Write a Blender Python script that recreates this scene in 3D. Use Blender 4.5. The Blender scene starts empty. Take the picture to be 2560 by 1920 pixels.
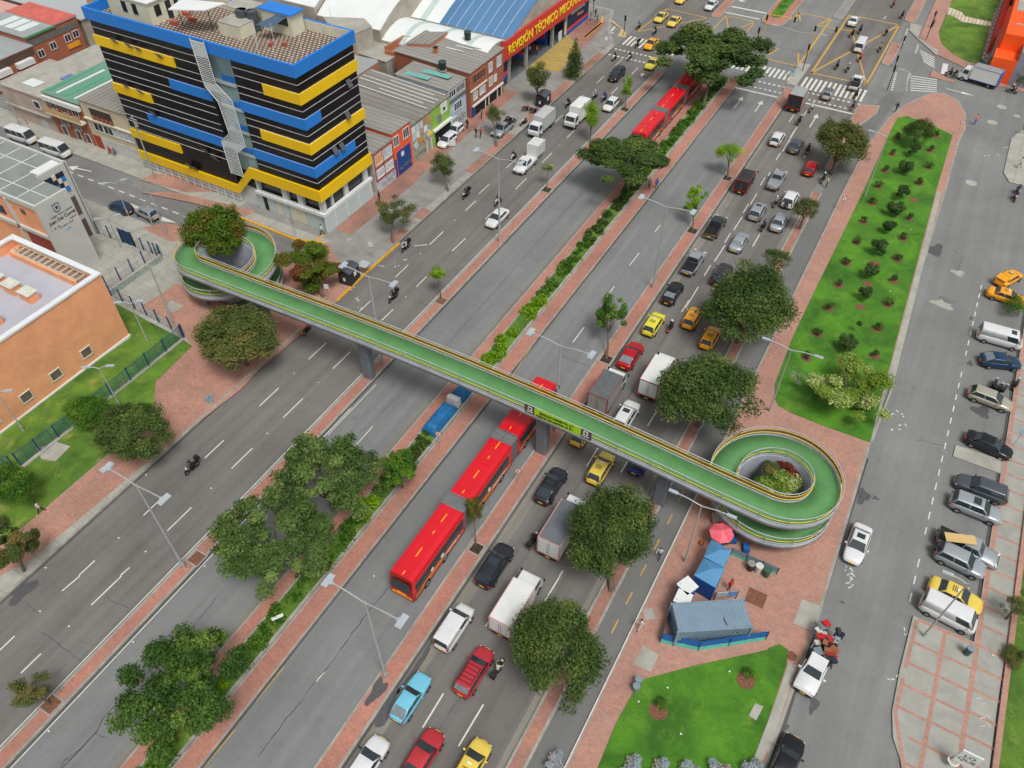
import bpy, bmesh, math, random
from mathutils import Vector, Matrix, noise
from mathutils.geometry import tessellate_polygon
sc = bpy.context.scene
col = sc.collection
PI = math.pi
R = math.radians
# ---------------- camera ----------------
F_PX, CAM_H, PITCH, YAW = 1942.0, 62.0, R(46.405), R(29.3)
cd = bpy.data.cameras.new('camera'); cam = bpy.data.objects.new('camera', cd); col.objects.link(cam)
cam.location = (0, 0, CAM_H); cam.rotation_euler = (PI/2-PITCH, 0, YAW)
cd.sensor_width = 36; cd.lens = F_PX/2560*36; cd.clip_start = 0.5; cd.clip_end = 6000
sc.camera = cam
# ---------------- light -----------------
w = bpy.data.worlds.new('World'); sc.world = w; w.use_nodes = True
nt = w.node_tree; bg = nt.nodes['Background']
sky = nt.nodes.new('ShaderNodeTexSky'); sky.sky_type = 'NISHITA'; sky.sun_disc = False
sky.sun_elevation = R(62); sky.sun_rotation = R(125); sky.dust_density = 4.0; sky.ozone_density = 0.6
hs = nt.nodes.new('ShaderNodeHueSaturation'); hs.inputs['Saturation'].default_value = 0.12   # overcast: grey sky
nt.links.new(sky.outputs[0], hs.inputs['Color']); nt.links.new(hs.outputs[0], bg.inputs[0])
bg.inputs[1].default_value = 0.112
sd = bpy.data.lights.new('sun', 'SUN'); sun = bpy.data.objects.new('sun', sd); col.objects.link(sun)
sd.energy = 1.9; sd.angle = R(18); sd.color = (1.0, 0.975, 0.94)
def sun_dir(el, rot):     # nishita: rotation measured clockwise from +Y
    v = Vector((math.sin(rot)*math.cos(el), math.cos(rot)*math.cos(el), math.sin(el)))
    sun.rotation_euler = v.to_track_quat('Z', 'Y').to_euler()
sun_dir(sky.sun_elevation, sky.sun_rotation)
sc.view_settings.view_transform = 'Standard'; sc.view_settings.look = 'None'
sc.view_settings.exposure = 0.0; sc.view_settings.gamma = 1.0
sc.render.engine = 'CYCLES'
# ------------- pixel to ground ----------
_r = cam.rotation_euler.to_matrix()
KK = 640/2212.0
def src(l, x, y):
    if l == 'Z': return x*1.15732, y*1.15732
    i = 'ABCDEFGHIJKLMNOP'.index(l); return (i % 4)*640+x*KK, (i//4)*480+y*KK
def ray(l, x, y):
    sx, sy = src(l, x, y)
    return _r @ Vector(((sx-1280)/F_PX, -(sy-960)/F_PX, -1.0))
def G(l, x, y, z=0.0):            # surveyed point of the place at height z
    d = ray(l, x, y); t = (z-CAM_H)/d.z
    return Vector((d.x*t, d.y*t, z))
def onX(l, x, y, X):              # point on the vertical plane X = const -> (y, z)
    d = ray(l, x, y); t = X/d.x; return d.y*t, CAM_H+d.z*t
def onY(l, x, y, Y):
    d = ray(l, x, y); t = Y/d.y; return d.x*t, CAM_H+d.z*t
def proj(p):
    v = _r.transposed() @ (Vector(p)-Vector((0, 0, CAM_H)))
    return 1280+F_PX*v.x/-v.z, 960-F_PX*v.y/-v.z
def pxm(p):                       # source pixels per metre at p
    v = _r.transposed() @ (Vector(p)-Vector((0, 0, CAM_H))); return F_PX/-v.z
def GP(l, *a, z=0.15):
    return [G(l, a[i], a[i+1], z) for i in range(0, len(a), 2)]
# ------------- materials ---------------
def S(r, g, b):
    f = lambda c: (c/255/12.92) if c/255 < .04045 else ((c/255+.055)/1.055)**2.4
    return (f(r), f(g), f(b), 1)
_mc = {}
def N(nt, t, **k):
    n = nt.nodes.new(t)
    for a, v in k.items():
        if a in n.inputs: n.inputs[a].default_value = v
        else: setattr(n, a, v)
    return n
def coordmap(nt, scale=(1, 1, 1), rot=0, obj=True):
    tc = nt.nodes.new('ShaderNodeTexCoord'); mp = nt.nodes.new('ShaderNodeMapping')
    mp.inputs['Scale'].default_value = scale; mp.inputs['Rotation'].default_value = (0, 0, rot)
    nt.links.new(tc.outputs['Object'], mp.inputs[0]); return mp.outputs[0]
def mixc(nt, fac, a, b, mode='MIX'):
    m = nt.nodes.new('ShaderNodeMix'); m.data_type = 'RGBA'; m.blend_type = mode
    if isinstance(fac, float): m.inputs[0].default_value = fac
    else: nt.links.new(fac, m.inputs[0])
    for s, v in ((6, a), (7, b)):
        if isinstance(v, tuple): m.inputs[s].default_value = v
        else: nt.links.new(v, m.inputs[s])
    return m.outputs[2]
def ramp(nt, inp, stops):
    r = nt.nodes.new('ShaderNodeValToRGB'); e = r.color_ramp.elements
    while len(e) < len(stops): e.new(.5)
    for k, (p, c) in enumerate(stops): e[k].position = p; e[k].color = c if isinstance(c, tuple) else (c, c, c, 1)
    nt.links.new(inp, r.inputs[0]); return r.outputs[0]
def noi(nt, vec, sc_, det=4, rough=.55, dist=0.0):
    n = nt.nodes.new('ShaderNodeTexNoise'); n.inputs['Scale'].default_value = sc_; n.inputs['Detail'].default_value = det
    n.inputs['Roughness'].default_value = rough; n.inputs['Distortion'].default_value = dist
    nt.links.new(vec, n.inputs['Vector']); return n.outputs['Fac']
def newmat(name):
    m = bpy.data.materials.new(name); m.use_nodes = True; nt = m.node_tree
    return m, nt, nt.nodes['Principled BSDF']
def mat(name, c, rough=.75, metal=0.0, var=.12, scale=2.0, coat=0.0, dirt=0.0, stretch=(1, 1, 1), emit=0.0):
    if name in _mc: return _mc[name]
    m, nt, b = newmat(name)
    v = coordmap(nt, stretch)
    f = noi(nt, v, scale)
    lo = tuple(max(0, x*(1-var)) for x in c[:3])+(1,); hi = tuple(min(1, x*(1+var)) for x in c[:3])+(1,)
    out = ramp(nt, f, [(.3, lo), (.7, hi)])
    if dirt:
        g = noi(nt, v, scale*.35, 6, .7)
        out = mixc(nt, ramp(nt, g, [(.45, 0.0), (.75, dirt)]), out, (c[0]*.35, c[1]*.33, c[2]*.3, 1))
    nt.links.new(out, b.inputs['Base Color'])
    b.inputs['Roughness'].default_value = rough; b.inputs['Metallic'].default_value = metal
    if coat: b.inputs['Coat Weight'].default_value = coat; b.inputs['Coat Roughness'].default_value = .08
    m.diffuse_color = c; _mc[name] = m
    return m
def asphalt(name, c, streak=.25, patch=.2, ax='y', light=(1.15, 1.15, 1.15)):
    m, nt, b = newmat(name)
    s = (1, .03, 1) if ax == 'y' else (.03, 1, 1)
    v1 = coordmap(nt, s); v2 = coordmap(nt)
    col_ = tuple(c[:3])+(1,)
    a = ramp(nt, noi(nt, v1, .9, 5, .6), [(.3, 1-streak), (.7, 1+streak)])
    p = ramp(nt, noi(nt, v2, .09, 5, .6, .4), [(.3, 1-patch), (.7, 1+patch)])
    g = ramp(nt, noi(nt, v2, 9, 3, .8), [(.2, .86), (.8, 1.14)])
    mg = ramp(nt, noi(nt, v2, .8, 6, .75, 1.0), [(.52, 1.0), (.78, .8)])
    o = mixc(nt, 1.0, col_, a, 'MULTIPLY'); o = mixc(nt, 1.0, o, p, 'MULTIPLY'); o = mixc(nt, 1.0, o, g, 'MULTIPLY'); o = mixc(nt, 1.0, o, mg, 'MULTIPLY')
    nt.links.new(o, b.inputs['Base Color']); b.inputs['Roughness'].default_value = .85
    bp = nt.nodes.new('ShaderNodeBump'); bp.inputs['Strength'].default_value = .15; bp.inputs['Distance'].default_value = .02
    nt.links.new(noi(nt, v2, 14, 4, .8), bp.inputs['Height']); nt.links.new(bp.outputs[0], b.inputs['Normal'])
    _mc[name] = m; return m
def paving(name, c, c2, mortar, bw=.24, bh=.12, grey=.35, patch=.5, rot=0.0):
    m, nt, b = newmat(name)
    v = coordmap(nt, (1, 1, 1), rot); br = nt.nodes.new('ShaderNodeTexBrick')
    br.inputs['Scale'].default_value = 1.0; br.inputs['Brick Width'].default_value = bw; br.inputs['Row Height'].default_value = bh
    br.inputs['Mortar Size'].default_value = .008; br.inputs['Color1'].default_value = c; br.inputs['Color2'].default_value = c2
    br.inputs['Mortar'].default_value = mortar; br.inputs['Bias'].default_value = -.2
    nt.links.new(v, br.inputs['Vector'])
    dirt = (mortar[0]*.75, mortar[1]*.75, mortar[2]*.75, 1)
    f1 = ramp(nt, noi(nt, v, .35, 6, .7, .6), [(.42, 0.0), (.72, grey)])
    o = mixc(nt, f1, br.outputs[0], dirt)
    o = mixc(nt, 1.0, o, ramp(nt, noi(nt, v, .12, 4, .6), [(.3, 1-patch*.35), (.7, 1+patch*.25)]), 'MULTIPLY')
    o = mixc(nt, 1.0, o, ramp(nt, noi(nt, v, 1.7, 5, .75, .8), [(.3, .86), (.62, 1.06)]), 'MULTIPLY')
    nt.links.new(o, b.inputs['Base Color']); b.inputs['Roughness'].default_value = .85
    _mc[name] = m; return m
def tiles(name, c, w_, h_, joint, var=.12, msize=.02, offs=0.0):
    m, nt, b = newmat(name)
    v = coordmap(nt); br = nt.nodes.new('ShaderNodeTexBrick'); br.offset = offs
    br.inputs['Scale'].default_value = 1.0; br.inputs['Brick Width'].default_value = w_; br.inputs['Row Height'].default_value = h_
    br.inputs['Mortar Size'].default_value = msize
    br.inputs['Color1'].default_value = tuple(x*(1-var) for x in c[:3])+(1,); br.inputs['Color2'].default_value = tuple(x*(1+var) for x in c[:3])+(1,)
    br.inputs['Mortar'].default_value = joint; nt.links.new(v, br.inputs['Vector'])
    o = mixc(nt, 1.0, br.outputs[0], ramp(nt, noi(nt, v, .5, 6, .7, .5), [(.3, .8), (.7, 1.12)]), 'MULTIPLY')
    nt.links.new(o, b.inputs['Base Color']); b.inputs['Roughness'].default_value = .85
    _mc[name] = m; return m
def grassmat(name, c, dry, amt=.5):
    m, nt, b = newmat(name)
    v = coordmap(nt)
    a = ramp(nt, noi(nt, v, .22, 5, .65, .5), [(.35, (c[0]*.55, c[1]*.62, c[2]*.6, 1)), (.65, (c[0]*1.5, c[1]*1.32, c[2]*1.2, 1))])
    o = mixc(nt, ramp(nt, noi(nt, v, .5, 5, .7, .3), [(.55, 0.0), (.78, amt)]), a, dry)
    o = mixc(nt, 1.0, o, ramp(nt, noi(nt, v, 12, 4, .8), [(.25, .6), (.75, 1.4)]), 'MULTIPLY')
    nt.links.new(o, b.inputs['Base Color']); b.inputs['Roughness'].default_value = .9
    bp = nt.nodes.new('ShaderNodeBump'); bp.inputs['Strength'].default_value = .6; bp.inputs['Distance'].default_value = .08
    nt.links.new(noi(nt, v, 9, 4, .8), bp.inputs['Height']); nt.links.new(bp.outputs[0], b.inputs['Normal'])
    _mc[name] = m; return m
def brickwall(name, c, c2, mortar, bw=.24, bh=.08):
    m, nt, b = newmat(name)
    tc = nt.nodes.new('ShaderNodeTexCoord'); sep = nt.nodes.new('ShaderNodeSeparateXYZ'); nt.links.new(tc.outputs['Object'], sep.inputs[0])
    ad = N(nt, 'ShaderNodeMath', operation='ADD'); nt.links.new(sep.outputs[0], ad.inputs[0]); nt.links.new(sep.outputs[1], ad.inputs[1])
    cb = nt.nodes.new('ShaderNodeCombineXYZ'); nt.links.new(ad.outputs[0], cb.inputs[0]); nt.links.new(sep.outputs[2], cb.inputs[1])
    br = nt.nodes.new('ShaderNodeTexBrick'); br.inputs['Scale'].default_value = 1.0; br.inputs['Brick Width'].default_value = bw
    br.inputs['Row Height'].default_value = bh; br.inputs['Mortar Size'].default_value = .008
    br.inputs['Color1'].default_value = c; br.inputs['Color2'].default_value = c2; br.inputs['Mortar'].default_value = mortar
    nt.links.new(cb.outputs[0], br.inputs['Vector'])
    v = tc.outputs['Object']
    o = mixc(nt, 1.0, br.outputs[0], ramp(nt, noi(nt, v, .4, 6, .7, .5), [(.3, .84), (.7, 1.1)]), 'MULTIPLY')
    nt.links.new(o, b.inputs['Base Color']); b.inputs['Roughness'].default_value = .88
    _mc[name] = m; return m
def corrug(name, c, pitch=.18, ax='x', dirt=.4, rough=.6):
    m, nt, b = newmat(name)
    v = coordmap(nt)
    wv = nt.nodes.new('ShaderNodeTexWave'); wv.bands_direction = 'X' if ax == 'x' else 'Y'; wv.inputs['Scale'].default_value = .314/pitch
    nt.links.new(v, wv.inputs['Vector'])
    st = (1, .12, 1) if ax == 'x' else (.12, 1, 1)
    v2 = coordmap(nt, st)
    o = mixc(nt, 1.0, c, ramp(nt, wv.outputs['Fac'], [(.0, .82), (1, 1.08)]), 'MULTIPLY')
    o = mixc(nt, ramp(nt, noi(nt, v2, .9, 6, .7, .3), [(.4, 0.0), (.75, dirt)]), o, (c[0]*.45, c[1]*.43, c[2]*.4, 1))
    nt.links.new(o, b.inputs['Base Color']); b.inputs['Roughness'].default_value = rough
    bp = nt.nodes.new('ShaderNodeBump'); bp.inputs['Strength'].default_value = .5; bp.inputs['Distance'].default_value = .05
    nt.links.new(wv.outputs['Fac'], bp.inputs['Height']); nt.links.new(bp.outputs[0], b.inputs['Normal'])
    _mc[name] = m; return m
def leafmat(name, c1, c2, c3=None, sc_=.8):
    if name in _mc: return _mc[name]
    m, nt, b = newmat(name)
    at = nt.nodes.new('ShaderNodeAttribute'); at.attribute_name = 'tint'
    stops = [(0.0, c1), (.6, c2)] + ([(1.0, c3)] if c3 else [])
    o = ramp(nt, at.outputs['Fac'], stops)
    nt.links.new(o, b.inputs['Base Color']); b.inputs['Roughness'].default_value = .6
    b.inputs['Specular IOR Level'].default_value = .3
    tr = nt.nodes.new('ShaderNodeBsdfTranslucent'); nt.links.new(o, tr.inputs[0])
    ms = nt.nodes.new('ShaderNodeMixShader'); ms.inputs[0].default_value = .3
    nt.links.new(b.outputs[0], ms.inputs[1]); nt.links.new(tr.outputs[0], ms.inputs[2])
    nt.links.new(ms.outputs[0], nt.nodes['Material Output'].inputs[0])
    _mc[name] = m; return m
# ------------- mesh builder -------------
class MB:
    def __init__(s): s.v = []; s.f = []; s.m = []; s.sm = []
    def add(s, vs, fs, mi=0, smooth=False):
        o = len(s.v); s.v += [tuple(p) for p in vs]
        for f in fs: s.f.append(tuple(i+o for i in f)); s.m.append(mi); s.sm.append(smooth)
        return s
    def box(s, x0, x1, y0, y1, z0, z1, mi=0):
        if x0 > x1: x0, x1 = x1, x0
        if y0 > y1: y0, y1 = y1, y0
        v = [(x0, y0, z0), (x1, y0, z0), (x1, y1, z0), (x0, y1, z0), (x0, y0, z1), (x1, y0, z1), (x1, y1, z1), (x0, y1, z1)]
        return s.add(v, [(3, 2, 1, 0), (4, 5, 6, 7), (0, 1, 5, 4), (1, 2, 6, 5), (2, 3, 7, 6), (3, 0, 4, 7)], mi)
    def hexa(s, lo, hi, mi=0):     # lo, hi: four points each, ccw
        return s.add(list(lo)+list(hi), [(3, 2, 1, 0), (4, 5, 6, 7), (0, 1, 5, 4), (1, 2, 6, 5), (2, 3, 7, 6), (3, 0, 4, 7)], mi)
    def obox(s, c, sx, sy, sz, rz=0, mi=0, M=None):
        M = M or (Matrix.Translation(c) @ Matrix.Rotation(rz, 4, 'Z'))
        v = [M @ Vector((a*sx/2, b*sy/2, d*sz/2)) for d in (-1, 1) for a, b in ((-1, -1), (1, -1), (1, 1), (-1, 1))]
        return s.hexa(v[:4], v[4:], mi)
    def tube(s, p0, p1, r0, r1=None, n=8, mi=0, cap=True, smooth=True):
        p0 = Vector(p0); p1 = Vector(p1); r1 = r0 if r1 is None else r1
        d = (p1-p0)
        if d.length < 1e-6: return s
        q = d.to_track_quat('Z', 'Y'); v = []
        for p, r in ((p0, r0), (p1, r1)):
            for i in range(n): a = 2*PI*i/n; v.append(p+q @ Vector((r*math.cos(a), r*math.sin(a), 0)))
        s.add(v, [(i, (i+1) % n, n+(i+1) % n, n+i) for i in range(n)], mi, smooth)
        if cap: s.add(v[:n], [tuple(range(n-1, -1, -1))], mi); s.add(v[n:], [tuple(range(n))], mi)
        return s
    def path(s, pts, r, n=6, mi=0):
        for a, b in zip(pts, pts[1:]): s.tube(a, b, r, r, n, mi, True)
        return s
    def prism(s, poly, z0, z1, mi=0, side=None, bottom=False):
        side = mi if side is None else side
        p = [Vector((q[0], q[1], 0)) for q in poly]; n = len(p)
        ar = sum(p[i].x*p[(i+1) % n].y-p[(i+1) % n].x*p[i].y for i in range(n))
        if ar < 0: p.reverse()
        tri = tessellate_polygon([p])
        top = [(q.x, q.y, z1) for q in p]
        fs = []
        for t in tri:
            a, b, c = (p[i] for i in t)
            fs.append(t if (b-a).cross(c-a).z > 0 else (t[0], t[2], t[1]))
        s.add(top, fs, mi)
        if z1-z0 > 1e-4:
            s.add([(q.x, q.y, z0) for q in p]+top, [(i, (i+1) % n, n+(i+1) % n, n+i) for i in range(n)], side)
            if bottom: s.add([(q.x, q.y, z0) for q in p], [tuple(reversed(f)) for f in fs], mi)
        return s
    def build(s, name, mats, parent=None, loc=None):
        me = bpy.data.meshes.new(name); me.from_pydata(s.v, [], s.f)
        if not isinstance(mats, (list, tuple)): mats = [mats]
        for m in mats: me.materials.append(m)
        me.polygons.foreach_set('material_index', s.m); me.polygons.foreach_set('use_smooth', s.sm); me.update()
        o = bpy.data.objects.new(name, me); col.objects.link(o)
        if parent: o.parent = parent
        if loc is not None: o.location = loc
        return o
def tag(o, label=None, cat=None, group=None, kind=None):
    if label: o['label'] = label
    if cat: o['category'] = cat
    if group: o['group'] = group
    if kind: o['kind'] = kind
    return o
def empty(name, loc, rz=0, label=None, cat=None, group=None):
    o = bpy.data.objects.new(name, None); col.objects.link(o); o.location = loc; o.rotation_euler = (0, 0, rz)
    o.empty_display_size = .3
    return tag(o, label, cat, group)
_kids = {}
def copytree(o, parent=None):
    c = o.copy(); col.objects.link(c)
    if parent is not None: c.parent = parent
    for ch in list(o.children): copytree(ch, c)
    return c
def structure(name, mb, m): return tag(mb.build(name, m), kind='structure')
_tc = {}
def text(name, body, size, m, parent=None, M=None, depth=.01, align='CENTER', space=1.0, shear=0.0, bold=0.0, wid=None):
    cu = bpy.data.curves.new(name, 'FONT'); cu.body = body; cu.size = size; cu.extrude = depth; cu.align_x = align; cu.align_y = 'CENTER'
    cu.space_character = space; cu.shear = shear; cu.offset = bold; cu.resolution_u = 3
    t = bpy.data.objects.new(name, cu); col.objects.link(t)
    bpy.context.view_layer.update()
    me = bpy.data.meshes.new_from_object(t.evaluated_get(bpy.context.evaluated_depsgraph_get()))
    bpy.data.objects.remove(t); me.materials.clear(); me.materials.append(m)
    if wid:
        xs = [v.co.x for v in me.vertices]; k = wid/(max(xs)-min(xs)); cx = (max(xs)+min(xs))/2
        for v in me.vertices: v.co.x = (v.co.x-cx)*k
    o = bpy.data.objects.new(name, me); col.objects.link(o)
    if parent: o.parent = parent
    if M is not None: o.matrix_local = M
    return o
def faceM(pos, right, up):
    r = Vector(right).normalized(); u = Vector(up).normalized(); n = r.cross(u)
    return Matrix(((r.x, u.x, n.x, pos[0]), (r.y, u.y, n.y, pos[1]), (r.z, u.z, n.z, pos[2]), (0, 0, 0, 1)))
M_TRIM = mat('black_trim', S(26, 26, 28), .6)
def graffiti(b, o, ux, uy, w_, h_, n=14, seed=1, r_=.03, mi=0):
    rr = random.Random(seed); x = 0
    for k in range(n):
        x = w_*k/n; pts = []
        cx, cy, rad = x+w_/n/2, h_*(.5+rr.uniform(-.12, .12)), min(w_/n, h_)*rr.uniform(.35, .6); a0 = rr.uniform(0, 6); 
        for j in range(9): a = a0+j*.62; pts.append(o+ux*(cx+rad*math.cos(a)*.8)+uy*(cy+rad*1.3*math.sin(a)))
        b.path(pts, r_, 4, mi)
# ================= materials of the setting =================
M_ASPH = asphalt('asphalt', S(112, 109, 105), .18, .16)
M_ASPHX = asphalt('asphalt_side', S(120, 120, 118), .12, .16, 'x')
M_BUSW = asphalt('concrete_busway', S(122, 124, 123), .13, .1)
M_SERV = asphalt('asphalt_service', S(124, 125, 123), .1, .14)
M_CYCL = asphalt('asphalt_cycle', S(112, 112, 110), .06, .1)
M_BRK = paving('brick_strip', S(188, 124, 106), S(168, 106, 92), S(152, 136, 122), grey=.45)
M_BRK2 = paving('brick_plaza', S(190, 138, 118), S(166, 112, 96), S(156, 138, 124), grey=.55, patch=.6)
M_BRKP = paving('brick_park', S(188, 138, 120), S(168, 118, 104), S(156, 138, 126), grey=.4, patch=.35)
M_BRKD = paving('brick_worn', S(178, 122, 104), S(160, 104, 90), S(140, 124, 112), grey=.9, patch=.9)
M_KERB = mat('kerb_concrete', S(158, 156, 148), .85, var=.15, scale=1.5, dirt=.6)
M_CONC = mat('concrete', S(168, 166, 156), .85, var=.1, scale=.8, dirt=.5)
M_CONCP = tiles('concrete_slabs', S(166, 165, 155), 1.9, 1.9, S(120, 116, 106), .06, .02)
M_GREYP = mat('grey_pavement', S(142, 141, 136), .88, var=.1, scale=.7, dirt=.5)
M_GRASS = grassmat('grass_lawn', S(70, 124, 26), S(128, 156, 54), .6)
M_GRASS2 = grassmat('grass_school', S(84, 122, 38), S(160, 152, 80), .95)
M_SOIL = mat('soil', S(120, 82, 62), .95, var=.4, scale=5)
M_SOILD = mat('soil_dark', S(62, 50, 40), .95, var=.4, scale=4)
M_WHITE = mat('road_white', S(212, 212, 204), .8, var=.08, scale=3, dirt=.35)
M_YELL = mat('road_yellow', S(196, 158, 78), .8, var=.1, scale=3, dirt=.3)
M_YKERB = mat('kerb_yellow', S(222, 165, 30), .7, var=.1, scale=2, dirt=.35)
M_CRACK = mat('crack_sealant', S(72, 74, 76), .7, var=.3, scale=3)
M_WET = mat('wet_stain', S(84, 84, 85), .5, var=.15, scale=3)
M_PATCH = mat('asphalt_patch', S(112, 112, 108), .85, var=.15, scale=2)
M_PATCHL = mat('asphalt_patch_light', S(160, 160, 150), .85, var=.15, scale=2)

Y0, Y1 = -25, 420
g = MB(); g.add([(-3000, -3000, -.12), (3000, -3000, -.12), (3000, 3000, -.12), (-3000, 3000, -.12)], [(0, 1, 2, 3)])
structure('ground', g, M_GREYP)
def sheet(name, x0, x1, y0, y1, z, m):
    b = MB(); b.add([(x0, y0, z), (x1, y0, z), (x1, y1, z), (x0, y1, z)], [(0, 1, 2, 3)]); return structure(name, b, m)
sheet('road', -170, 110, Y0, Y1, -.012, M_SERV)
sheet('avenue_left_carriageway', -55, -44, Y0, Y1, 0, M_ASPH)
sheet('avenue_right_carriageway', -20.7, -9.8, Y0, Y1, 0, M_ASPH)
sheet('busway_left', -42.7, -34.4, Y0, 137, -.004, M_BUSW)
sheet('busway_right', -30, -22.2, Y0, 137, -.004, M_BUSW)
sheet('side_street', -170, -55.2, 52, 62, -.008, M_ASPHX)
sheet('cycle_path', -8.6, -6, Y0, 136, .002, M_CYCL)
b = MB(); b.prism([G(*p) for p in (('D', 1050, 790), ('D', 1180, 800), ('D', 900, 1150), ('D', 800, 1040))], 0, 0.004); structure('cycle_path', b, M_CYCL)

def rstrip(x0, x1, y0, y1, r0=0, r1=0, n=6):   # rounded ends
    c = (x0+x1)/2; h = (x1-x0)/2; P = []
    if r0: P += [(c-h*math.cos(PI*k/n), y0+h-h*math.sin(PI*k/n)) for k in range(n+1)]
    else: P += [(x0, y0), (x1, y0)]
    if r1: P += [(c+h*math.cos(PI*k/n), y1-h+h*math.sin(PI*k/n)) for k in range(n+1)]
    else: P += [(x1, y1), (x0, y1)]
    return P
def raised(name, poly, m, kerb=None, z=.15, inset=None, km=None):
    b = MB(); b.prism(poly, -.05, z, 0 if inset is None else 1, 1)
    if inset is not None: b.prism(inset, z, z+.006, 0)
    o = b.build(name, [m, km or M_KERB]); return tag(o, kind='structure')
def strip(name, x0, x1, y0, y1, m, e=.22, r0=0, r1=0):
    return raised(name, rstrip(x0, x1, y0, y1, r0, r1), m, inset=rstrip(x0+e, x1-e, y0+(e if r0 else 0), y1-(e if r1 else 0), r0, r1))
strip('median_left', -44.0, -42.5, Y0, 131.5, M_BRK, r1=1)
strip('median_left', -44.0, -42.2, 159.3, Y1, M_BRK, r0=1)
strip('median_right', -22.4, -20.6, Y0, 136.5, M_BRK, r1=1)
strip('median_right', -22.4, -20.5, 170.5, Y1, M_GREYP, r0=1)
strip('side_kerb_strip', -9.9, -8.5, Y0, 106, M_BRKD)
raised('side_kerb_strip', [(-9.9, 113), (-8.4, 113), (-8.4, 128), (-6.6, 134), (-6.6, 137.5), (-9.9, 136), ], M_BRK2, inset=[(-9.7, 113.2), (-8.6, 113.2), (-8.6, 128), (-6.8, 134), (-6.8, 137.2), (-9.7, 135.8)])
strip('side_kerb_strip', -9.8, -8, 153.8, 164.5, M_BRK2, r0=1)
strip('side_kerb_strip', -9.8, -7.6, 176, Y1, M_BRK2, r0=1)
# central median: two brick walks around a planter
strip('median_walk', -35.05, -33.7, Y0, 134, M_BRK, .15)
strip('median_walk', -31.6, -29.8, Y0, 136, M_BRK, .15)
strip('median_walk', -34.6, -29.8, 161, Y1, M_BRK, .2, r0=1)
raised('median_planting_bed', rstrip(-33.7, -31.6, Y0, 135, 0, 1), M_GRASS2, z=.28, inset=rstrip(-33.58, -31.85, Y0, 134.9, 0, 1))
b = MB(); b.box(-31.85, -31.58, Y0, 130, 0, .42); tag(b.build('kerb_wall', M_KERB), 'low grey concrete kerb wall along the right side of the central planting bed', 'low wall')
raised('median_planting_bed', rstrip(-33.6, -31.4, 165, Y1, 1), M_GRASS, z=.25)
# left pavement of the avenue
PL = [(-54.9, 62.3), (-54.9, 138), (-56.5, 146), (-60.5, 150.5), (-66, 152), (-66, 62)]
raised('pavement', [(-54.85, 63.2), (-54.85, 137), (-57.5, 141.5), (-60, 147), (-62, 153), (-80, 154), (-80, 62.2), (-57, 62.2)], M_GREYP,
       inset=[(-56.0, 63), (-56.0, 138), (-58.4, 142), (-60.6, 147), (-62.6, 152.5), (-79, 153), (-79, 62.5), (-57.4, 62.5)])
def flat(name, poly, m, z=.16, t=.004): b = MB(); b.prism(poly, z, z+t); return structure(name, b, m)
flat('brick_paving', [(-64, 64.9), (-61.2, 64.9), (-61.0, 78), (-61.6, 88), (-61.6, 112), (-64.6, 112)], M_BRKD)
for ya, yb in ((65, 69.5), (72.5, 75), (86, 99), (104, 120), (125, 133)): flat('brick_paving', [(-56.4, ya), (-54.95, ya), (-54.95, yb), (-56.4, yb)], M_BRKD, .159)
flat('ramp_paving', [(-64.8, 120.5), (-59.0, 122.5), (-59.6, 132.5), (-65, 137.5)], corrug('yellow_ramp', S(182, 156, 88), 1.0, 'y', .5, .85))
flat('brick_paving', [(-64.8, 137.5), (-59.6, 133), (-60.6, 146.5), (-64.5, 147)], M_BRKD)
flat('workshop_floor', [(-82, 112.5), (-64.8, 112.5), (-64.8, 144), (-82, 144)], mat('dark_floor', S(96, 100, 104), .7, var=.2, scale=1), .165)
# south tip of the pavement, under the left ramp
raised('pavement', GP('F', 0, 470, 160, 500, 250, 548, 640, 430, 760, 600, 860, 600, 960, 690, 690, 950, 230, 1280, 0, 1420), M_BRK2, z=.158)
flat('grey_paving', GP('F', 640, 430, 1225, 430, 960, 690, 860, 610, 760, 650, 690, 560), M_GREYP, .166)
b = MB()
for a, c in ((('F', 955, 700), ('F', 1240, 445)), (('F', 700, 945), ('F', 955, 700))):
    p, q = G(*a, .0), G(*c, .0); d = (q-p).normalized(); n_ = Vector((-d.y, d.x, 0))*.13
    b.prism([p-n_, q-n_, q+n_, p+n_], 0, .175)
structure('kerb', b, M_YKERB)
# corner pavement of the blue building + yellow kerb
raised('pavement', [(-175, 62.3), (-79, 62.3), (-79, 60.85), (-66.9, 60.75), (-62.3, 61.9), (-58, 62.4), (-58, 64.2), (-100, 64.3), (-175, 66)], M_CONCP, z=.155)
raised('pavement', [(-175, 61), (-78.9, 61), (-78.9, 62.9), (-175, 62.9)], M_CONCP, z=.15)
flat('brick_paving', GP('E', 1200, 0, 1500, 0, 2212, 160, 2120, 215, 1650, 90), M_BRK2, .158)
flat('brick_paving', GP('A', 1200, 1550, 1340, 1500, 1700, 1540, 2000, 1659, 1600, 1659), M_BRK2, .158)
b = MB()
for k in range(1): b.prism([(-77, 60.55), (-67.2, 60.35), (-63.2, 61.55), (-63.3, 61.85), (-67.3, 60.65), (-77, 60.85)], 0, .2)
structure('kerb', b, M_YKERB)
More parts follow.
